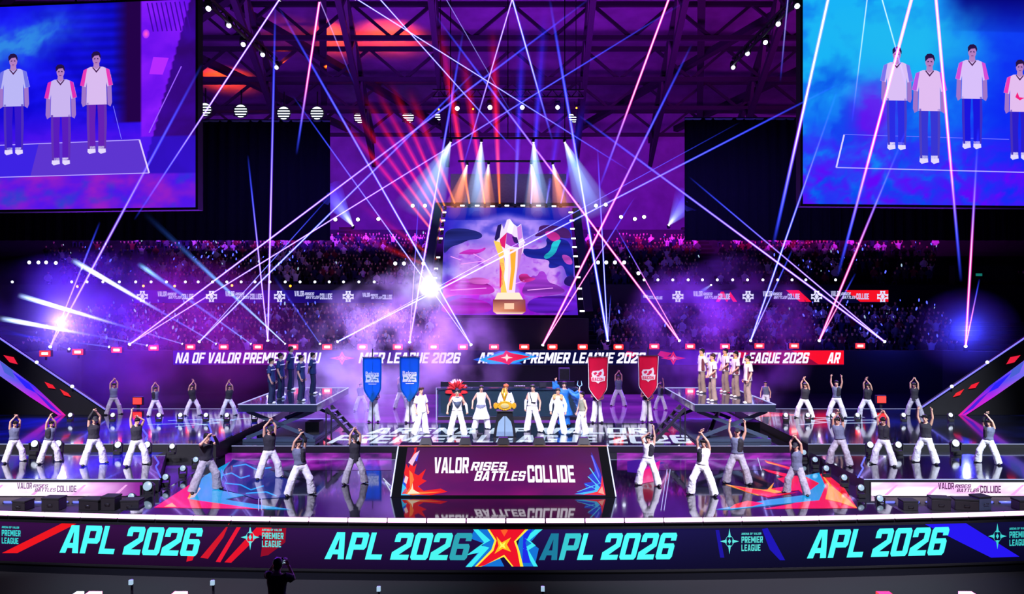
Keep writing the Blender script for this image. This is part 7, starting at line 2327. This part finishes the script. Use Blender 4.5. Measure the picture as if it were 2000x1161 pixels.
for x in (-11.5, -15.5, -19.5, -23.5): spot('magenta_wall_fill', (x, 42.3, 12), (x, 43.8, 0), 9000, (225, 0, 190), 34, .9, .3)  # unseen spots added to tint the left rear wall magenta
area('magenta_back', (0, 44, 9.5), (0, 30, 0), 3000, (170, 50, 255), 14, 2)
area('roof_wash_left', (-22, 60, 14), (-22, 74, 32), 20000, (130, 40, 210), 30, 8)
area('roof_wash_mid', (0, 62, 15), (0, 78, 32), 18000, (140, 30, 232), 26, 8)
area('roof_wash_right', (22, 60, 14), (22, 74, 32), 21000, (150, 20, 170), 30, 8)
area('back_wall_wash', (0, 80, 10), (0, 98, 16), 2800, (45, 16, 230), 60, 4)
area('stand_wash_left', (-12, 46, 14), (-13, 60, 6), 700, (80, 50, 255), 12, 3)
area('stand_wash_right', (12, 46, 14), (13, 60, 6), 900, (90, 60, 255), 12, 3)
for k, (px, py, Y, e) in enumerate(((640, 112, 77, 26000), (755, 112, 77, 20000), (430, 186, 86, 14000), (553, 122, 76, 3500))):
    q = at(px, py, Y); q.z = roof_z(Y) - 2.6
    spot('orange_roof_lamp', q, q + Vector((0, 1.2, 3)), e, (255, 70, 0), 100, .9, .3)

wd = bpy.data.worlds.new('hall_air'); SC.world = wd; wd.use_nodes = True
wd.node_tree.nodes['Background'].inputs['Color'].default_value = (*lin((70, 40, 190)), 1)
wd.node_tree.nodes['Background'].inputs['Strength'].default_value = .03

# ------------------------------------------------------------------ haze
def haze(name, label, c, r, dens, rgb, scale, seed, glow=0.0, glow_rgb=None, thr=.45):
    bm = bmesh.new(); ball(bm, (0, 0, 0), 1.0, u=20, v=12)
    me = to_mesh('haze', bm, True)
    m = bpy.data.materials.new('haze_' + str(seed)); m.use_nodes = True
    nt = m.node_tree; nt.nodes.clear()
    out = nt.nodes.new('ShaderNodeOutputMaterial'); pv = nt.nodes.new('ShaderNodeVolumePrincipled')
    tc = nt.nodes.new('ShaderNodeTexCoord'); ln = nt.nodes.new('ShaderNodeVectorMath'); ln.operation = 'LENGTH'
    nt.links.new(tc.outputs['Object'], ln.inputs[0])
    fall = nt.nodes.new('ShaderNodeMapRange'); fall.inputs['From Min'].default_value = 1.0; fall.inputs['From Max'].default_value = .15
    fall.inputs['To Min'].default_value = 0; fall.inputs['To Max'].default_value = 1
    nt.links.new(ln.outputs['Value'], fall.inputs['Value'])
    geo = nt.nodes.new('ShaderNodeNewGeometry')
    mp = nt.nodes.new('ShaderNodeMapping'); mp.inputs['Location'].default_value = (seed * 3.1, seed * 1.7, 0)
    nt.links.new(geo.outputs['Position'], mp.inputs['Vector'])
    nz = nt.nodes.new('ShaderNodeTexNoise'); nz.inputs['Scale'].default_value = scale; nz.inputs['Detail'].default_value = 3.5; nz.inputs['Roughness'].default_value = .6
    nt.links.new(mp.outputs[0], nz.inputs['Vector'])
    mr = nt.nodes.new('ShaderNodeMapRange'); mr.inputs['From Min'].default_value = thr; mr.inputs['From Max'].default_value = thr + .25
    nt.links.new(nz.outputs['Fac'], mr.inputs['Value'])
    m1 = nt.nodes.new('ShaderNodeMath'); m1.operation = 'MULTIPLY'; nt.links.new(fall.outputs[0], m1.inputs[0]); nt.links.new(mr.outputs[0], m1.inputs[1])
    m2 = nt.nodes.new('ShaderNodeMath'); m2.operation = 'MULTIPLY'; m2.inputs[1].default_value = dens; nt.links.new(m1.outputs[0], m2.inputs[0])
    nt.links.new(m2.outputs[0], pv.inputs['Density'])
    pv.inputs['Color'].default_value = (*lin(rgb), 1)
    pv.inputs['Anisotropy'].default_value = .0
    nt.links.new(pv.outputs[0], out.inputs['Volume'])
    o = put('haze', me, m, None, c); o.scale = r
    tag(o, label, 'haze', None, 'stuff')
    return o


def point(name, loc, e, rgb, size=.3):
    l = bpy.data.lights.new(name, 'POINT'); l.energy = e; l.color = lin(rgb); l.shadow_soft_size = size
    o = bpy.data.objects.new(name, l); COL.objects.link(o); o.location = loc
    return o


haze('haze', 'pale violet smoke drifting up left of the performers', at(800, 685, 40), (6.2, 3.0, 4.2), .55, (250, 235, 255), .45, 1)
haze('haze', 'violet smoke bank drifting across the right lift platform', at(1400, 660, 40), (5.4, 3.0, 4.8), .38, (245, 225, 255), .4, 2)
haze('haze', 'wide magenta smoke filling the far left behind the terrace', at(230, 660, 40.6), (11.5, 2.6, 4.8), .16, (245, 215, 255), .25, 3, thr=.35)
haze('haze', 'low smoke around the left lift platform', at(665, 770, 36), (3.4, 2.4, 2.6), .6, (240, 240, 255), .6, 4)
haze('haze', 'small glaring white puff of smoke left of the trophy screen', at(835, 560, 45.6), (3.0, 1.4, 2.1), .6, (250, 250, 255), .9, 5, thr=.42)
haze('haze', 'small blue lit haze puff added for the glow around the rightmost laser head', at(1888, 648, 40.6), (3.0, 1.2, 2.4), .10, (240, 240, 255), .5, 6, thr=.2)  # this puff and the next are added to carry a glow
haze('haze', 'small white lit haze puff added for the glow around the leftmost laser head', at(122, 622, 40.3), (2.8, 1.2, 3.0), .14, (240, 240, 255), .5, 7, thr=.2)
for px, e, c, ang in ((770, 46000, (190, 140, 255), 62), (1400, 26000, (130, 60, 255), 62), (130, 40000, (60, 20, 255), 56), (400, 20000, (205, 10, 190), 56), (1520, 9000, (210, 20, 190), 50)):  # unseen spots added overhead to brighten the smoke banks
    x = (px - 1000) * 40.0 / F
    spot('smoke_fill_spot', (x, 44.3, 14), (x, 40.0, 2.5), e, c, ang, .8, .2)
spot('smoke_fill_spot', (-8.5, 42, 12), (-7.6, 36, 1.5), 26000, (190, 185, 255), 44, .8, .2)
point('flare_fill_point', at(836, 562, 45.4), 460, (225, 225, 255), .15)  # point lights added inside the puffs to make them glare
point('flare_fill_point', at(895, 543, 45.4), 110, (200, 200, 255), .15)
point('flare_fill_point', at(1888, 645, 40.4), 900, (50, 60, 255), .15)
point('flare_fill_point', at(120, 630, 40.0), 500, (170, 150, 255), .15)

# ------------------------------------------------------------------ camera and view
cd = bpy.data.cameras.new('camera_view')
cd.sensor_width = 36.0; cd.lens = 36.0 * F / 2000.0; cd.shift_y = (HY - 580.5) / 2000.0
cd.clip_end = 400
co = bpy.data.objects.new('camera_view', cd); COL.objects.link(co)
co.location = (0, 0, CH); co.rotation_euler = (math.pi / 2, 0, 0)
SC.camera = co
SC.view_settings.view_transform = 'Standard'
SC.view_settings.look = 'None'
SC.view_settings.exposure = 0.0
SC.view_settings.gamma = 1.0
SC.view_settings.use_curve_mapping = False
SC.cycles.transparent_max_bounces = 64
SC.cycles.max_bounces = 6
SC.cycles.diffuse_bounces = 2
SC.cycles.glossy_bounces = 3
SC.cycles.transmission_bounces = 4
SC.cycles.volume_bounces = 0
SC.cycles.sample_clamp_indirect = 4.0
SC.cycles.use_denoising = True
